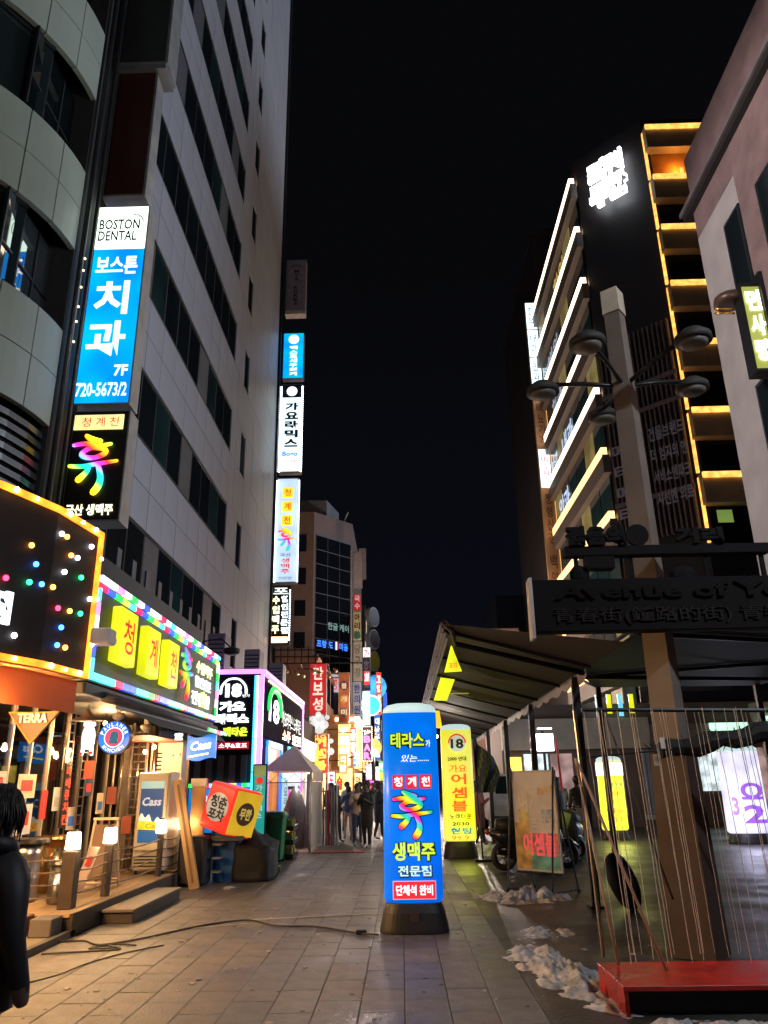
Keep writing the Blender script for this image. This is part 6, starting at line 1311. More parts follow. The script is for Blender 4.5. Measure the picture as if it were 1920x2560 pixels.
# ------------------------------------------------------------------ scooter
def scooter(x, y, rz, lab, body):
    t = thing('scooter', lab, 'scooter', (x, y, 0), 'parked scooters', rz)
    mw = Matrix.Translation((x, y, 0)) @ Matrix.Rotation(rz, 4, 'Z')
    def pp(n_, mb, m_, sm=True, par=None):
        mb.v = [tuple(mw @ Vector(v)) for v in mb.v]; return put(n_, mb, m_, par or t, smooth=sm)
    RBm = M('rubber_black', (.01, .01, .01), .6)
    for wx in (-.62, .62):
        k = 22; w_ = pp('wheel', MB().tube([(wx + .20 * math.cos(2*PI*i/k), 0, .265 + .20 * math.sin(2*PI*i/k)) for i in range(k)], .06, 8, closed=True), RBm)
        m_ = MB()
        for i in range(5): m_.tube([(wx, 0, .265), (wx + .17 * math.cos(2*PI*i/5), 0, .265 + .17 * math.sin(2*PI*i/5))], .016, 4)
        m_.tube([(wx, -.05, .265), (wx, .05, .265)], .04, 8); pp('wheel_rim', m_, STEEL, True, w_)
    pp('fork', MB().tube([(.62, .08, .27), (.50, .06, .72), (.42, 0, .95)], .022, 6).tube([(.62, -.08, .27), (.50, -.06, .72), (.42, 0, .95)], .022, 6), STEEL)
    pp('front_fender', MB().tube([(.86, 0, .42), (.70, 0, .50), (.52, 0, .49), (.40, 0, .42)], [.03, .075, .08, .04], 8), body)
    pp('front_shield', MB().poly([(.44, -.2, .35), (.34, -.2, .95), (.38, -.12, 1.02), (.38, .12, 1.02), (.34, .2, .95), (.44, .2, .35)], (.08, 0, 0)), body, False)
    pp('handlebar', MB().tube([(.32, -.34, 1.04), (.40, -.2, 1.06), (.42, 0, 1.02), (.40, .2, 1.06), (.32, .34, 1.04)], .018, 6), BLK)
    for s_ in (-1, 1): pp('mirror', MB().tube([(.38, .22 * s_, 1.06), (.34, .30 * s_, 1.24)], .008, 4).ball((.34, .31 * s_, 1.27), .05, sc=(.4, 1, .8)), BLK)
    pp('headlight', MB().ball((.47, 0, 1.0), .075, sc=(.8, 1.1, .8)), M('headlight_glass', (.4, .4, .4), .1))
    pp('floor_board', MB().box(-.1, .42, -.17, .17, .24, .31), body, False)
    pp('rear_body', MB().tube([(-.05, 0, .45), (-.3, 0, .58), (-.6, 0, .62), (-.88, 0, .70)], [.12, .19, .18, .06], 10), body)
    pp('engine', MB().box(-.55, -.25, -.14, .14, .22, .42).tube([(-.3, -.17, .3), (-.8, -.19, .36)], .05, 8), DKM, False)
    pp('seat', MB().tube([(.02, 0, .74), (-.25, 0, .79), (-.55, 0, .82), (-.75, 0, .86)], [.10, .15, .15, .09], 10), RBm)
    pp('tail_lamp', MB().ball((-.93, 0, .70), .05), REDP)
    pp('stand', MB().tube([(-.1, -.1, .24), (-.16, -.26, .02)], .014, 4), DKM)
    return t
scooter(2.55, 16.3, R(8), 'black scooter parked right behind the orange poster, its front wheel to the right', M('scooter_black', (.012, .012, .014), .25))
scooter(3.15, 17.4, R(35), 'second black scooter standing behind the first, beside the canopy posts', M('scooter_dark_grey', (.03, .03, .035), .3))
scooter(4.0, 19.2, R(70), 'third scooter with pale grey body among the people at the right', M('scooter_grey', (.25, .25, .27), .3))
# parked van
vn = thing('parked_van', 'pale grey van parked beyond the canopy posts, only its front showing', 'van', (3.6, 29, 0))
VP_ = M('van_paint', (.42, .38, .38), .3)
put('van_body', MB().poly([(2.95, 27.8, .35), (2.95, 27.8, .95), (3.0, 28.1, 1.15), (3.1, 28.9, 1.85), (3.1, 32, 1.95), (3.1, 32, .35)], (1.7, 0, 0)), VP_, vn, bevel=.05)
put('windscreen', MB().add([(3.2, 28.15, 1.19), (4.55, 28.15, 1.19), (4.5, 28.82, 1.82), (3.25, 28.82, 1.82)], [(0, 1, 2, 3)]), DGLASS, vn)
for x_ in (3.08, 4.6):
    for y_ in (28.5, 31.2): put('wheel', MB().tube([(x_ - .1, y_, .32), (x_ + .12, y_, .32)], .32, 18), M('rubber_black', (.01, .01, .01), .6), vn)
for x_ in (3.12, 4.28): put('headlight', MB().box(x_, x_ + .3, 27.76, 27.80, .72, .88), M('headlight_glass', (.4, .4, .4), .1), vn)
BX('bumper', 2.97, 4.68, 27.7, 27.82, .36, .55, BLK, vn); BX('number_plate', 3.6, 4.05, 27.67, 27.695, .42, .52, WHT, vn)

# ------------------------------------------------------------------ building with light bars at the right
kb2 = thing('light_bar_building', 'tall building with slanting white light bars and golden lit balconies at the right', 'building', (14, 40, 0))
KX = 11.0; dd = Vector((.72, -.694, 0)); KO = Vector((KX, 36.4, 0)); KN = Vector((-.694, -.72, 0)); FK = (KO, dd, KN); KL = 4.2
B1 = KO + dd * KL
DK = M('dark_tower_cladding', (.022, .017, .016), .5, 0, .2, .6)
mb = MB(); mb.poly([(KX + .06, 50.2, 0), (KX + .06, 36.45, 0), (B1.x + .05, B1.y + .06, 0), (26, B1.y + .06, 0), (26, 50.2, 0)], (0, 0, 36.4)); put('wall', mb, DK, kb2)
FWW = ('W', KX)
SP = M('spandrel_beige', (.17, .14, .12), .5, 0, .08); TG = M('teal_window_glass', (.02, .05, .055), .08, 0, .4, .5, spec=.8)
for k in range(9):
    zz = 34.9 - 3.47 * k
    rect('light_bar', FWW, -49.9, -36.45, zz - .24, zz + .24, E('amber_bar_light', (1, .52, .20), 3, .1) if k > 4 else E('white_bar_light', (1, .72, .50), 4, .05), kb2, .10, .40)
    rect('spandrel', FWW, -50.0, -36.42, zz - 1.15, zz - .16, SP, kb2, .0, .38)
    if zz - 3.3 > 0:
        for c in range(6): rect('window_pane', FWW, -49.8 + 2.2 * c, -47.75 + 2.2 * c, zz - 3.3, zz - 1.2, TG if (c + k) % 4 else E('dim_yellow_window', (.35, .28, .10), .35, .5, .8), kb2, .0, .05)
for k, a0, s_, c in ((1, -47.5, '병원', E('dim_window_letter', (.5, .6, .75), .5)), (2, -47.8, '치과', E('dim_window_letter', (.5, .6, .75), .5)), (0, -44.0, '학원', E('gold_letter', (.6, .42, .1), .8)), (3, -46, '내과', E('blueish_letter', (.6, .75, 1), .9)), (4, -48.5, '안과', E('blueish_letter', (.6, .75, 1), 1.6))):
    zz = 34.9 - 3.47 * k; text(s_, c, kb2, FWW, a0, a0 + 3.2, zz - 3.2, zz - 1.7, off=.1, bold=.05)
# chamfer: slats and letters
for k in range(16): rect('slat', FK, .2 + .25 * k, .28 + .25 * k, 12.4, 23.5, M('slat_mauve', (.20, .15, .14), .5), kb2, .0, .22)
for z_ in (20.3, 18.9, 14.3): rect('slat_rail', FK, .1, 4.15, z_, z_ + .22, M('slat_mauve', (.20, .15, .14), .5), kb2, .225, .30)
for k, s_ in enumerate(('건물브랜드', '더 엄지의 앤', '서비스앤파크', '시선엔 의료')):
    text(s_, M('pale_mauve_letters', (.42, .40, .46), .5), kb2, FK, 2.3, 4.1, 17.9 - 1.12 * k - .75, 17.9 - 1.12 * k, off=.32, bold=.03)
    text('메타'[k % 2], M('pale_mauve_letters', (.42, .40, .46), .5), kb2, FK, .3, 1.1, 17.6 - 1.12 * k - .75, 17.6 - 1.12 * k, off=.32, bold=.05)
GLW = E('top_sign_white', (.88, .93, 1), 4.5, .03)
text('조개구이', GLW, kb2, FK, .95, 3.1, 33.6, 35.0, off=.25, bold=.10, ex=.2)
text('무한', GLW, kb2, FK, .9, 3.2, 31.9, 33.5, off=.25, bold=.12, ex=.2)
# golden balconies
GF = M('balcony_bronze', (.45, .30, .17), .5, 0, .2, .8); FG = ('S', B1.y)
x0g, x1g = B1.x + .02, 24.0
gz = [35.4, 32.0, 28.75, 25.3, 21.9, 18.2, 14.9]
for k, zz in enumerate(gz):
    rect('slab_front', FG, x0g, x1g, zz - 1.5, zz, GF, kb2, .0, .55)
    rect('gold_strip', FG, x0g, x1g, zz - .30, zz - .03, EGOLD, kb2, .56, .66)
    zl = gz[k + 1] if k + 1 < len(gz) else zz - 3.4
    rect('gold_strip', FG, x0g - .03, x0g + .10, zl + .15, zz - .1, EGOLD, kb2, .0, .12)
    rect('recess_glass', FG, x0g + .3, x1g, zl + .02, zz - 1.52, M('recess_black', (.006, .006, .007), .2) if k else M('recess_orange', (.50, .18, .04), .5), kb2, .0, .02)
for x_ in (15.6, 18.2): 
    put('uplight', MB().box(x_, x_ + .16, B1.y - .5, B1.y - .42, 32.1, 32.5), EGOLD, kb2); lamp(kb2, (x_, B1.y - .42, 32.7), 60, (1, .5, .1), .1)
rect('window_note', FG, x0g + .6, x0g + 1.3, 12.6, 13.2, E('note_green', (.3, .45, .1), .5), kb2, .03, .05)
s = thing('hanging_sign', 'column of cool white lit clinic signs at the far end of the light bar building', 'sign', (10.4, 50.5, 29))
BX('sign_case', 10.15, 11.0, 50.3, 50.7, 28.9, 36.1, FRM, s)
for k in range(3): rect('sign_face', ('S', 50.3), 10.2, 10.95, 29.0 + 2.4 * k, 31.3 + 2.4 * k, E('clinic_white', (.70, .92, 1), 2.2), s, .002, .012); vtext(('안과', '내과', '한의')[k], NAVY, s, ('S', 50.3), 10.35, 10.8, 29.3 + 2.4 * k, 31.0 + 2.4 * k, off=.02)
s = thing('hanging_sign', 'long beige sign column with dark letters under the cool white clinic signs', 'sign', (10.4, 50.5, 8))
BX('sign_case', 10.15, 11.0, 50.3, 50.7, 8, 28.85, M('sign_beige', (.50, .32, .19), .6, 0, .12, .6), s)
vtext('비뇨기과', M('brown_letter', (.16, .07, .03), .6), s, ('S', 50.3), 10.35, 10.8, 24.2, 27.6, off=.02); vtext('정형신경', M('brown_letter', (.16, .07, .03), .6), s, ('S', 50.3), 10.35, 10.8, 16.8, 20.6, off=.02); vtext('백양치과', M('brown_letter', (.16, .07, .03), .6), s, ('S', 50.3), 10.35, 10.8, 11.5, 16.2, off=.02)
rect('sign_face', ('S', 50.3), 10.2, 10.95, 21.0, 23.9, E('clinic_white', (.70, .92, 1), 2.2), s, .002, .014); vtext('미유치과', ERED, s, ('S', 50.3), 10.35, 10.8, 21.2, 23.4, off=.02)
rect('gold_strip', ('S', 50.3), 11.02, 11.12, 8, 28.6, E('dim_gold', (1, .5, .15), 1.2), s, .0, .05)
t = block('plain grey brown building standing behind the light bar building', 11.6, 22, 52, 70, 44, M('behind_grey', (.05, .042, .04), .7, 0, .15, .4), 0)
t = block('small pale building at street end beyond the canopy', 4.6, 9.6, 62, 75, 13.0, M('behind_pink', (.25, .15, .12), .7, 0, .15, .4), 0)
t = block('navy glazed building low beyond the beige sign column', 9.8, 16, 76, 90, 19, M('behind_navy', (.04, .05, .08), .4, 0, .15, .4), 0)
# ------------------------------------------------------------------ pink building, far right
pk = thing('pink_building', 'pink plastered building edge with dark eave at the upper right', 'building', (10, 12, 0))
PX_ = 7.5
mb = MB(); mb.poly([(PX_, 15.6, 3.3), (PX_, 4, 3.3), (16, 4, 3.3), (16, 15.6, 3.3)], (0, 0, 10.7)); put('wall', mb, PINK, pk)
mb = MB(); mb.poly([(PX_, 15.6, 14.01), (PX_, 4, 14.01), (16, 4, 14.01), (16, 15.6, 14.01)], (0, 0, 2.4)); put('upper_wall', mb, BRICK, pk)
BX('eave', PX_ - .14, PX_ + .3, 4, 15.9, 14.75, 15.0, M('eave_dark', (.015, .012, .012), .7), pk); BX('eave_gutter', PX_ - .20, PX_ - .145, 4, 15.95, 14.9, 15.02, M('gutter_mauve', (.16, .13, .13), .6), pk)
FP = ('W', PX_)
rect('brick_panel', FP, -13.4, -4.2, 3.4, 14.2, BRICK, pk, .0, .06)
for z0, z1 in ((10.9, 13.2), (7.0, 9.2), (3.9, 6.2)):
    f = rect('window_frame', FP, -14.2, -13.45, z0, z1, WF, pk, .002, .07); rect('window_pane', FP, -14.12, -13.53, z0 + .08, z1 - .08, DGLASS, f, .071, .08)
for z0, z1 in ((10.9, 12.9), (7.0, 9.0)): 
    f = rect('window_frame', FP, -12.6, -11.6, z0, z1, WF, pk, .062, .12); rect('window_pane', FP, -12.5, -11.7, z0 + .08, z1 - .08, DGLASS, f, .121, .13)
BX('ground_wall', PX_ + .8, 16, 4, 15.4, 0, 3.28, M('ground_wall_dark', (.05, .04, .04), .6), pk)
s = thing('hanging_sign', 'greenish lit box sign with white brush letters on the pink wall at the right edge', 'sign', (7.2, 14, 9.4))
BX('sign_case', 7.0, 7.38, 13.2, 13.55, 9.0, 11.0, BLK, s); rect('sign_face', ('S', 13.2), 7.02, 7.36, 9.05, 10.9, E('olive_lit', (.38, .42, .08), .8), s, .002, .01)
BX('sign_case', 7.36, 8.4, 13.1, 13.5, 9.3, 11.2, BLK, s); 
vtext('면사랑', E('bright_letter', (1, 1, .95), 3), s, ('S', 13.2), 7.05, 7.34, 9.15, 10.85, off=.04, bold=.06)
t = thing('brass_lamp', 'round dark lamp with curved brass rings above the greenish sign', 'lamp', (6.9, 13.6, 10.8)); put('lamp_body', MB().lathe([(.05, .22), (.30, .18), (.32, .05), (.25, 0)], 6.95, 13.6, 18, z0=10.75), M('lamp_brown_dark', (.06, .03, .02), .4), t, smooth=True)
for k in range(2): put('brass_ring', MB().tube([(6.80 + .26 * math.cos(a), 13.45 + .1 * math.sin(a), 10.62 - .1 * k + .13 * math.sin(a * .5 + 2)) for a in [R(130 + 14 * i) for i in range(12)]], .022, 6), M('brass', (.9, .45, .08), .25, .9), t, smooth=True)
put('lamp_arm', MB().tube([(7.0, 13.6, 10.9), (7.5, 13.6, 11.1)], .03, 6), DKM, t)
# ------------------------------------------------------------------ shops across the right street
rsx = thing('right_shops', 'low shop building with beige fascia, ribbed shutter and lit windows across the right street', 'building', (11, 31, 0))
BX('wall', 3.8, 24, 30.5, 36, 0, 4.4, M('right_shop_wall', (.14, .10, .085), .6, 0, .2, .8), rsx)
FR_ = ('S', 30.5)
rect('fascia', FR_, 3.8, 9.3, 2.75, 3.85, BEIGE, rsx, .0, .4); rect('fascia', FR_, 9.35, 13.2, 2.75, 3.6, M('fascia_greyish', (.25, .20, .2), .6), rsx, .0, .25); rect('fascia', FR_, 13.3, 24, 3.1, 4.3, BEIGE, rsx, .0, .6)
for k in range(9): rect('shutter_slat', FR_, 9.0 + .16 * k, 9.13 + .16 * k, .45, 2.7, M('shutter_blue_grey', (.30, .33, .40), .4, .3), rsx, .0, .05)
rect('sill', FR_, 8.9, 10.6, .25, .42, M('sill_light', (.45, .42, .42), .5), rsx, .0, .12)
for a0, a1, z0, z1, c in ((3.9, 4.5, .3, 2.5, 'y'), (4.6, 5.5, 1.3, 2.6, 'w'), (5.6, 6.4, .4, 2.6, 'p'), (7.6, 7.9, 1.6, 2.4, 'o'), (8.0, 8.25, .4, 1.9, 'w2'), (11.0, 12.2, 1.2, 2.6, 'w'), (12.3, 14.4, .5, 2.7, 'p'), (14.6, 17, .5, 2.8, 'b')):
    rect('shop_window', FR_, a0, a1, z0, z1, {'y': E('rs_yellow', (1, .75, .1), 1.5, .4), 'w': E('rs_white', (.8, .95, 1), .9, .5, 3), 'p': E('rs_pink', (.5, .32, .3), .6, .5), 'o': ORT, 'w2': E('rs_pink', (.5, .32, .3), .6, .5), 'b': E('rs_blue', (.1, .4, .6), .6, .6)}[c], rsx, .0, .06)
for k, c in enumerate((EWC, EYEL, E('rs_cyan2', (.2, .7, .9), 1), EYEL)): rect('upper_sign', FR_, 7.4 + .42 * k, 7.56 + .42 * k, 3.9 + .1 * (k % 2), 4.7, c, rsx, .41, .5)
rect('lit_sign', FR_, 11.6, 13.0, 3.0, 3.6, E('rs_green_white', (.6, 1, .75), 1.3), rsx, .26, .4); rect('lit_sign', FR_, 13.4, 14.9, 3.2, 3.8, E('rs_green_white', (.6, 1, .75), 1.3), rsx, .62, .7)
ug = thing('glass_building', 'dark green glazed upper building above the right shops with a few green lights', 'building', (12, 36, 4.4))
BX('wall', 11.3, 26, 36.2, 46, 0, 9.5, M('green_dark_wall', (.015, .03, .026), .4, 0, .4, .3), ug); rect('canopy_slab', ('S', 36.2), 11.3, 26, 4.6, 5.0, M('slab_dark', (.03, .03, .03), .6), ug, 0, 4)
for k in range(8): rect('window_pane', ('S', 36.2), 11.6 + 1.7 * k, 13.1 + 1.7 * k, 5.4, 8.2, M('green_glass', (.008, .04, .032), .1, 0, .5, .5) if k % 3 else E('green_dim_window', (.01, .09, .065), .28, .5, .6), ug, .0, .05)
rect('green_neon', ('S', 36.2), 12.0, 12.1, 6.0, 6.8, EGRN, ug, .06, .12); rect('wall_screen', ('S', 36.2), 12.3, 14.0, 9.2, 10.2, E('screen_lilac', (.6, .6, 1), 1.3, .4), ug, .06, .3)
rect('wall_screen', ('S', 36.2), 15.5, 16.5, 10.8, 11.4, E('screen_bluegrey', (.3, .35, .6), .7, .4), ug, .06, .3)
t, fy = column_sign('yellow light column with red and white top standing far right of the scooters', 6.15, 24.2, .36, .3, 2.30, E('rs_column_yellow', (.85, .9, .05), 1.35, .12), .38, .26)
put('sign_top', MB().lathe([(.385, 1.75), (.385, 2.12)], 6.15, 24.2, 30, sy=.5, p=3.2), E('rs_column_white', (1, .92, .85), 1.8), t, smooth=True); F = ('S', fy - .02)
for k, (s_, c) in enumerate((('신선한가게', NAVY), ('모닝세트', ORT), ('맛있는곳', ORT), ('메뉴', ORT), ('환영합니다', ORT))): text(s_, c, t, F, 5.9, 6.42, 1.42 - .23 * k, 1.55 - .23 * k, off=.02)
lamp(t, (6.1, 23.4, .9), 40, (.85, .9, .2), .3)
t, fy = column_sign('wide white light column with purple curled letters at the right edge', 9.15, 22.2, .52, .3, 2.5, E('rs_column_lilac', (.80, .78, 1), 1.05, .2), .55, .25)
F = ('S', fy); PL_ = E('purple_letter', (.35, .12, .75), .8)
text('Ω', PL_, t, F, 8.98, 9.55, 1.08, 1.5, off=.02, bold=.04); text('2', PL_, t, F, 8.98, 9.55, .5, .95, off=.02, bold=.04); text('3', PL_, t, F, 8.70, 8.88, .7, 1.15, off=.02, bold=.04)
lamp(t, (8.9, 21.2, .9), 50, (.75, .75, 1), .3)
t = thing('wall_projector', 'bright white lit screen under the canopy roof at mid distance', 'screen', (5.0, 28, 2.7)); rect('screen', ('S', 28.2), 4.72, 5.32, 2.62, 3.2, E('bright_screen', (.85, .88, 1), 5, .03), t, 0, .08); rect('screen_bar', ('S', 28.2), 4.8, 5.3, 3.35, 3.40, E('bright_screen', (.85, .88, 1), 5, .03), t, 0, .05)
put('screen_post', MB().tube([(5.0, 28.3, 0), (5.0, 28.3, 3.3)], .05, 5), DKM, t); lamp(t, (5.0, 27.6, 2.9), 25, (.7, .78, 1), .2)
t = thing('street_sign', 'yellow sign board with black letters seen in the gap between the two canopies', 'sign', (5.6, 22, 4.5)); BX('sign_case', 5.25, 5.95, 22, 22.1, 4.45, 4.75, BLK, t); rect('sign_face', ('S', 22), 5.27, 5.93, 4.47, 4.73, E('yg_board', (.6, .8, .01), 1.0), t, .002, .01); text('포장마차', BLKT, t, ('S', 22), 5.3, 5.9, 4.51, 4.69, off=.02, bold=.03); put('sign_post', MB().tube([(5.6, 22.15, 0), (5.6, 22.15, 4.6)], .04, 5), DKM, t)
t = thing('red_pole', 'thin red lit pole beside the canopy corner post', 'pole', (4.0, 19.5, 0)); put('pole', MB().tube([(3.85, 19.5, 0), (3.75, 19.5, 2.6)], .03, 6), M('pole_red', (.7, .05, .03), .4), t)

# ------------------------------------------------------------------ people
def person(x, y, h, rz, lab, coat, legs, hair, arms='down', long=False, skin=(.45, .28, .2), hood=False, group=None, stride=.1, lean=0):
    t = thing('person', lab, 'person', (x, y, 0), group, rz)
    s = h / 1.75; mw = Matrix.Translation((x, y, 0)) @ Matrix.Rotation(rz, 4, 'Z') @ Matrix.Scale(s, 4)
    V = []; Ed = []; Rr = []
    def add(p, r, par=None):
        V.append(p); Rr.append(r)
        if par is not None: Ed.append((par, len(V) - 1))
        return len(V) - 1
    l = lean
    pel = add((0, 0, .95), .15); wa = add((0, -.01 - l * .3, 1.10), .135, pel); chst = add((0, -l, 1.30), .155, wa); nk0 = add((0, -l * 1.1, 1.44), .10, chst); nk = add((0, -.01 - l * 1.2, 1.50), .056, nk0); hd = add((0, -.02 - l * 1.3, 1.58), .072, nk); hd2 = add((0, -.02 - l * 1.3, 1.67), .082, hd); add((0, -.005 - l * 1.3, 1.73), .055, hd2)
    for sd in (-1, 1):
        hp = add((.09 * sd, 0, .90), .10, pel); kn = add((.10 * sd, -.02 - stride * sd * .5, .49), .062, hp); an = add((.10 * sd, .02 - stride * sd, .10), .042, kn); ft = add((.10 * sd, -.04 - stride * sd, .045), .042, an); add((.11 * sd, -.17 - stride * sd, .035), .034, ft)
        sh = add((.17 * sd, -l, 1.40), .075, nk0)
        if arms == 'down': el = add((.24 * sd, .02 - l, 1.13), .052, sh); wr_ = add((.25 * sd, -.06 - l, .90), .036, el); add((.25 * sd, -.08 - l, .81), .032, wr_)
        elif arms == 'pocket': el = add((.26 * sd, .06 - l, 1.15), .055, sh); wr_ = add((.20 * sd, -.10 - l, .98), .042, el); add((.15 * sd, -.13 - l, .96), .035, wr_)
        else: el = add((.25 * sd, -.08 - l, 1.15), .052, sh); wr_ = add((.12 * sd, -.26 - l, 1.28), .036, el); add((.08 * sd, -.30 - l, 1.33), .032, wr_)
    if hood: Rr = [r_ * (1.28 if (abs(V[i_][0]) > .15 and V[i_][2] > .84) else 1) for i_, r_ in enumerate(Rr)]
    me = bpy.data.meshes.new('person_body'); me.from_pydata([tuple(mw @ Vector(p)) for p in V], Ed, [])
    o = bpy.data.objects.new('person_body', me); COL.objects.link(o)
    sk = o.modifiers.new('skin', 'SKIN'); sk.use_smooth_shade = True
    for i, r_ in enumerate(Rr): me.skin_vertices[0].data[i].radius = (r_ * s, r_ * s)
    me.skin_vertices[0].data[0].use_root = True
    ss = o.modifiers.new('sub', 'SUBSURF'); ss.levels = 1; ss.render_levels = 1
    dg = bpy.context.evaluated_depsgraph_get(); ev = bpy.data.meshes.new_from_object(o.evaluated_get(dg)); bpy.data.objects.remove(o)
    b = link('person_body', ev, t, True, [M('coat_%.2f_%.2f_%.2f' % coat, coat, .6, 0, .15, 8), M('legs_%.2f_%.2f_%.2f' % legs, legs, .7, 0, .15, 8), M('skin_tone', skin, .5, 0, .05), M('shoe', (.25, .24, .24), .5)])
    iw = mw.inverted()
    for p in ev.polygons:
        c = iw @ p.center
        p.material_index = 3 if c.z < .10 else (1 if c.z < .93 and abs(c.x) < .21 else (2 if (c.z > 1.49 or (arms == 'down' and c.z < .89 and abs(c.x) > .2) or (arms == 'up' and c.y < -.26 - l and abs(c.x) < .14)) else 0))
    # hair cap
    mb = MB(); mb.ball((0, .012 - l * 1.3, 1.675), .102, n=14, sc=(1, 1.12, 1.12)); mb.v = [tuple(mw @ (Vector(v) if not (v[1] < -.055 - l * 1.3 and v[2] < 1.70) else Vector((v[0] * .9, -.055 - l * 1.3, v[2] + .02)))) for v in mb.v]
    put('hair', mb, M('hair_%.2f' % hair[0], hair, .5), t, smooth=True)
    mb = MB()
    for sd in (-1, 1): mb.ball((.033 * sd, -.098 - l * 1.3, 1.632), .009)
    mb.ball((0, -.112 - l * 1.3, 1.60), .013); mb.box(-.02, .02, -.104 - l * 1.3, -.098 - l * 1.3, 1.562, 1.568)
    mb.v = [tuple(mw @ Vector(v)) for v in mb.v]; put('face', mb, M('face_dark', (.10, .05, .04), .5), t)
    if long or hood:
        n = 18; pr = ([(.20 + .012 * math.sin(q_ * 1.9), .165, .66 + .035 * q_) for q_ in range(4, 20)] if hood else [(.165, .145, .52 if long else .80)]) + [(.215, .16, 1.38), (.16, .12, 1.44), (.075, .07, 1.50)] if hood else [(.165, .145, .52 if long else .80), (.19, .15, .80), (.185, .15, .98), (.19, .15, 1.2), (.215, .15, 1.36), (.16, .12, 1.44), (.075, .07, 1.50)]; mb = MB(); vs = []
        for a_, b_, z_ in pr:
            for k in range(n): an_ = 2*PI*k/n; w_ = 1 + .03 * math.sin(3 * an_ + z_ * 9) + (.05 if hood else 0) * math.sin(z_ * 60); vs.append(tuple(mw @ Vector((a_ * w_ * math.cos(an_), b_ * w_ * math.sin(an_) - l * max(0, (z_ - .9) / .5), z_))))
        mb.add(vs, [(j*n + k, j*n + (k+1) % n, (j+1)*n + (k+1) % n, (j+1)*n + k) for j in range(len(pr) - 1) for k in range(n)]); put('coat', mb, M('coat_%.2f_%.2f_%.2f' % coat, coat, .6), t, smooth=True)
    if hood:
        mb = MB(); mb.tube([tuple(mw @ Vector((.105 * math.cos(a) * 1.1, .03 + .085 * math.sin(a), 1.50 + .02 * math.sin(a)))) for a in [2*PI*i/16 for i in range(16)]], .045 * s, 8, closed=True); put('hood', mb, M('coat_%.2f_%.2f_%.2f' % coat, coat, .6), t, smooth=True)
        mb = MB(); rr_ = random.Random(3)
        for k in range(620):
            a_ = rr_.uniform(0, 2*PI); e_ = rr_.uniform(.1, 1.3); x_, y_, z_ = .112 * math.cos(a_) * math.cos(e_), .012 + .12 * math.sin(a_) * math.cos(e_), 1.675 + .115 * math.sin(e_)
            if y_ < -.07 and z_ < 1.72: continue
            L_ = rr_.uniform(.10, .22); f_ = 1.10 + rr_.uniform(-.04, .08)
            mb.tube([tuple(mw @ Vector(q_)) for q_ in ((x_, y_, z_), (x_ * 1.12 * f_, y_ * 1.1 * f_, z_ - L_ * .45), (x_ * 1.02 * f_ + rr_.uniform(-.012, .012), y_ * 1.05 * f_, z_ - L_))], [.0045, .004, .001], 3)
        put('hair', mb, M('hair_%.2f' % hair[0], hair, .5), t, smooth=True)
    return t
K0 = (.012, .012, .014)
person(-1.85, 3.75, 1.60, R(150), 'person in a black hooded jacket cut by the left edge of the picture', (.004, .004, .007), (.01, .01, .012), (.012, .010, .010), 'down', True, (.10, .07, .055), True)
G_ = 'people standing in the street'
person(-1.27, 23.2, 1.62, R(15), 'person in a beige puffer jacket and jeans, left of the pair by the blue column', (.48, .36, .24), (.04, .07, .13), (.02, .015, .012), 'up', False, group=G_, stride=.02)
person(-.98, 22.6, 1.66, R(-30), 'person in a long black coat right of the beige jacket', K0, (.02, .02, .025), (.015, .012, .01), 'up', True, group=G_, stride=.04)
person(-2.02, 25.0, 1.58, R(60), 'person in dark clothes and white shoes facing right by the folded stands', K0, (.03, .03, .035), (.015, .012, .01), 'pocket', True, group=G_, stride=.12)
person(-1.72, 26.2, 1.55, R(200), 'person in a navy patterned jacket and light trousers in the middle of the group', (.03, .05, .12), (.40, .32, .26), (.02, .015, .012), 'up', False, group=G_, stride=.1)
person(-1.50, 25.2, 1.40, R(100), 'shorter person with reddish bag leaning in the group', (.10, .05, .05), (.2, .18, .2), (.03, .02, .015), 'up', False, group=G_, stride=.1, lean=.08)
person(-2.55, 24.6, 1.62, R(120), 'person with brown coat right behind the tent wall', (.25, .12, .07), (.03, .03, .03), (.012, .01, .01), 'down', False, group=G_)
person(-1.95, 29.0, 1.70, R(30), 'person in white jacket further back behind the group', (.45, .42, .42), (.05, .05, .06), (.02, .015, .012), 'down', False, group=G_)
person(-.6, 33.0, 1.72, R(0), 'dark dressed person far back by the blue column edge', (.05, .04, .05), (.03, .03, .04), (.02, .015, .012), 'down', False, group=G_)
person(-2.9, 33.0, 1.68, R(0), 'grey dressed person far back past the tent', (.16, .14, .15), (.05, .05, .05), (.02, .015, .012), 'down', False, group=G_)
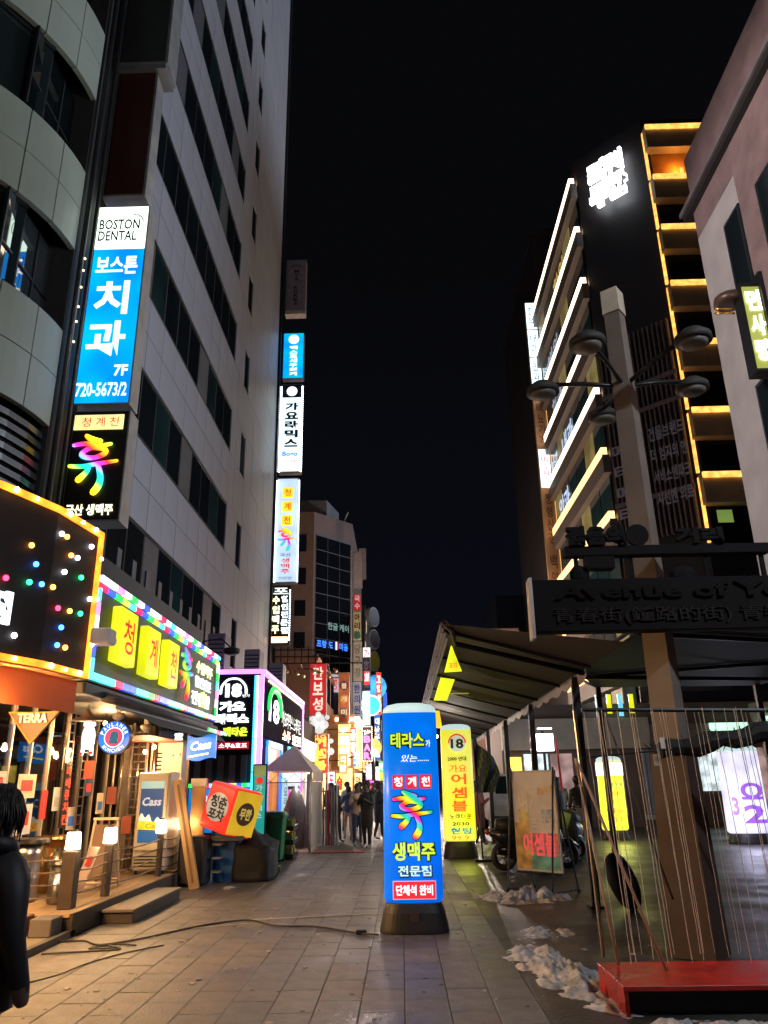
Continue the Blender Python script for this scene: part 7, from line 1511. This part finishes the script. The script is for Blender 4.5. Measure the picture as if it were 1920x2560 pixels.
for i, (x_, y_, h_, rz, lab, c, lg) in enumerate(((-2.3, 26.5, 1.66, 30, 'person in black padded jacket behind the folded stands', K0, (.03, .03, .04)), (-1.15, 27.5, 1.7, 180, 'person in dark green coat walking away behind the beige jacket', (.03, .06, .04), (.03, .03, .03)), (-.75, 26.0, 1.64, 90, 'person in black facing right at the edge of the blue column', K0, (.02, .02, .02)), (-1.6, 31, 1.7, 0, 'person in a dark red top coming toward the camera far back', (.25, .04, .04), (.04, .04, .06)), (-2.5, 30.0, 1.6, 140, 'person in cream fleece far back beyond the tent', (.45, .38, .30), (.05, .05, .06)), (-1.0, 36, 1.72, 200, 'person in black walking away far up the street', K0, K0), (-2.1, 38, 1.68, 0, 'person in blue jeans and grey top far up the street', (.15, .15, .16), (.05, .09, .18)), (-.4, 29.5, 1.7, 190, 'person in navy walking away half hidden by the blue column', (.02, .03, .07), K0), (-1.5, 42, 1.7, 30, 'small far figure in brown at the end of the crowd', (.15, .09, .06), K0))):
    person(x_, y_, h_, R(rz), lab, c, lg, (.02, .015, .012), ('pocket', 'down', 'up')[i % 3], i % 2 == 0, group=G_, stride=.05 + .04 * (i % 3))
G2 = 'people under and beyond the canopy'
for i, (x_, y_, h_, rz, lab, c) in enumerate(((3.5, 18.6, 1.68, 40, 'person in black leaning beside the scooters, nearest the posts', K0), (4.3, 20.2, 1.72, 200, 'person in black with pale shoes at the right of the scooters', (.02, .02, .022)), (2.1, 22.6, 1.6, 90, 'person in a dark red jacket right of the yellow light column', (.12, .03, .03)), (2.3, 25.5, 1.65, 20, 'person in grey far under the canopy', (.10, .10, .11)), (4.7, 24.5, 1.7, 0, 'dark person standing beyond the third scooter', (.03, .025, .025)), (3.9, 23.0, 1.62, 150, 'person in a white padded jacket under the canopy', (.35, .33, .33)))):
    person(x_, y_, h_, R(rz), lab, c, (.03, .03, .035), (.015, .012, .01), ('pocket', 'down', 'up')[i % 3], i % 2 == 0, group=G2, stride=.06 * (i % 3))

# ------------------------------------------------------------------ lamps added out of view to brighten walls, ground and the far facade
def street_lamp(x, y, h, lab, power, col, aim):
    t = thing('street_lamp', lab, 'street lamp', (x, y, 0))
    put('post', MB().tube([(x, y, 0), (x, y, h)], [.07, .045], 8), DKM, t, smooth=True)
    put('lamp_head', MB().lathe([(.05, .32), (.20, .26), (.24, .10), (.22, .06)], x, y, 16, z0=h), DKM, t, smooth=True)
    put('globe', MB().ball((x, y, h + .0), .12, n=12), E('globe_%s' % lab[:4], col, 10), t, smooth=True)
    l = lamp(t, (x, y, h - .22), power, col, .14)
    return t
street_lamp(-3.0, -4.0, 9.0, 'tall pinkish white street lamp behind the camera', 480, (1, .76, .66), None)  # unseen lamp added for fill on the pole, pink wall and ground
t = thing('floodlight', 'unseen floodlight added high on the left beside the camera to brighten the pink building', 'lamp', (-5.6, 5.0, 13))  # added out of view only to brighten the pink wall
put('lamp_body', MB().box(-5.8, -5.4, 4.8, 5.2, 12.9, 13.3), DKM, t, bevel=.02); put('bracket', MB().tube([(-6.6, 5.0, 13.1), (-5.8, 5.0, 13.1)], .04, 6), DKM, t)
fl_ = lamp(t, (-5.3, 5.05, 13.1), 9000, (1, .90, .88), .12, 'SPOT', (7.5, 12.5, 10.5)); fl_.data.spot_size = R(50)
street_lamp(3.3, 50.0, 6.6, 'tall street lamp far down the street lighting the brown building', 6500, (1, .80, .70), None)  # added lamp, hidden by the canopy, brightens the brown facade
street_lamp(5.8, 3.2, 8.0, 'tall cool street lamp on the right behind the camera', 1500, (.80, .88, 1), None)  # unseen lamp added for cool light on the left facades
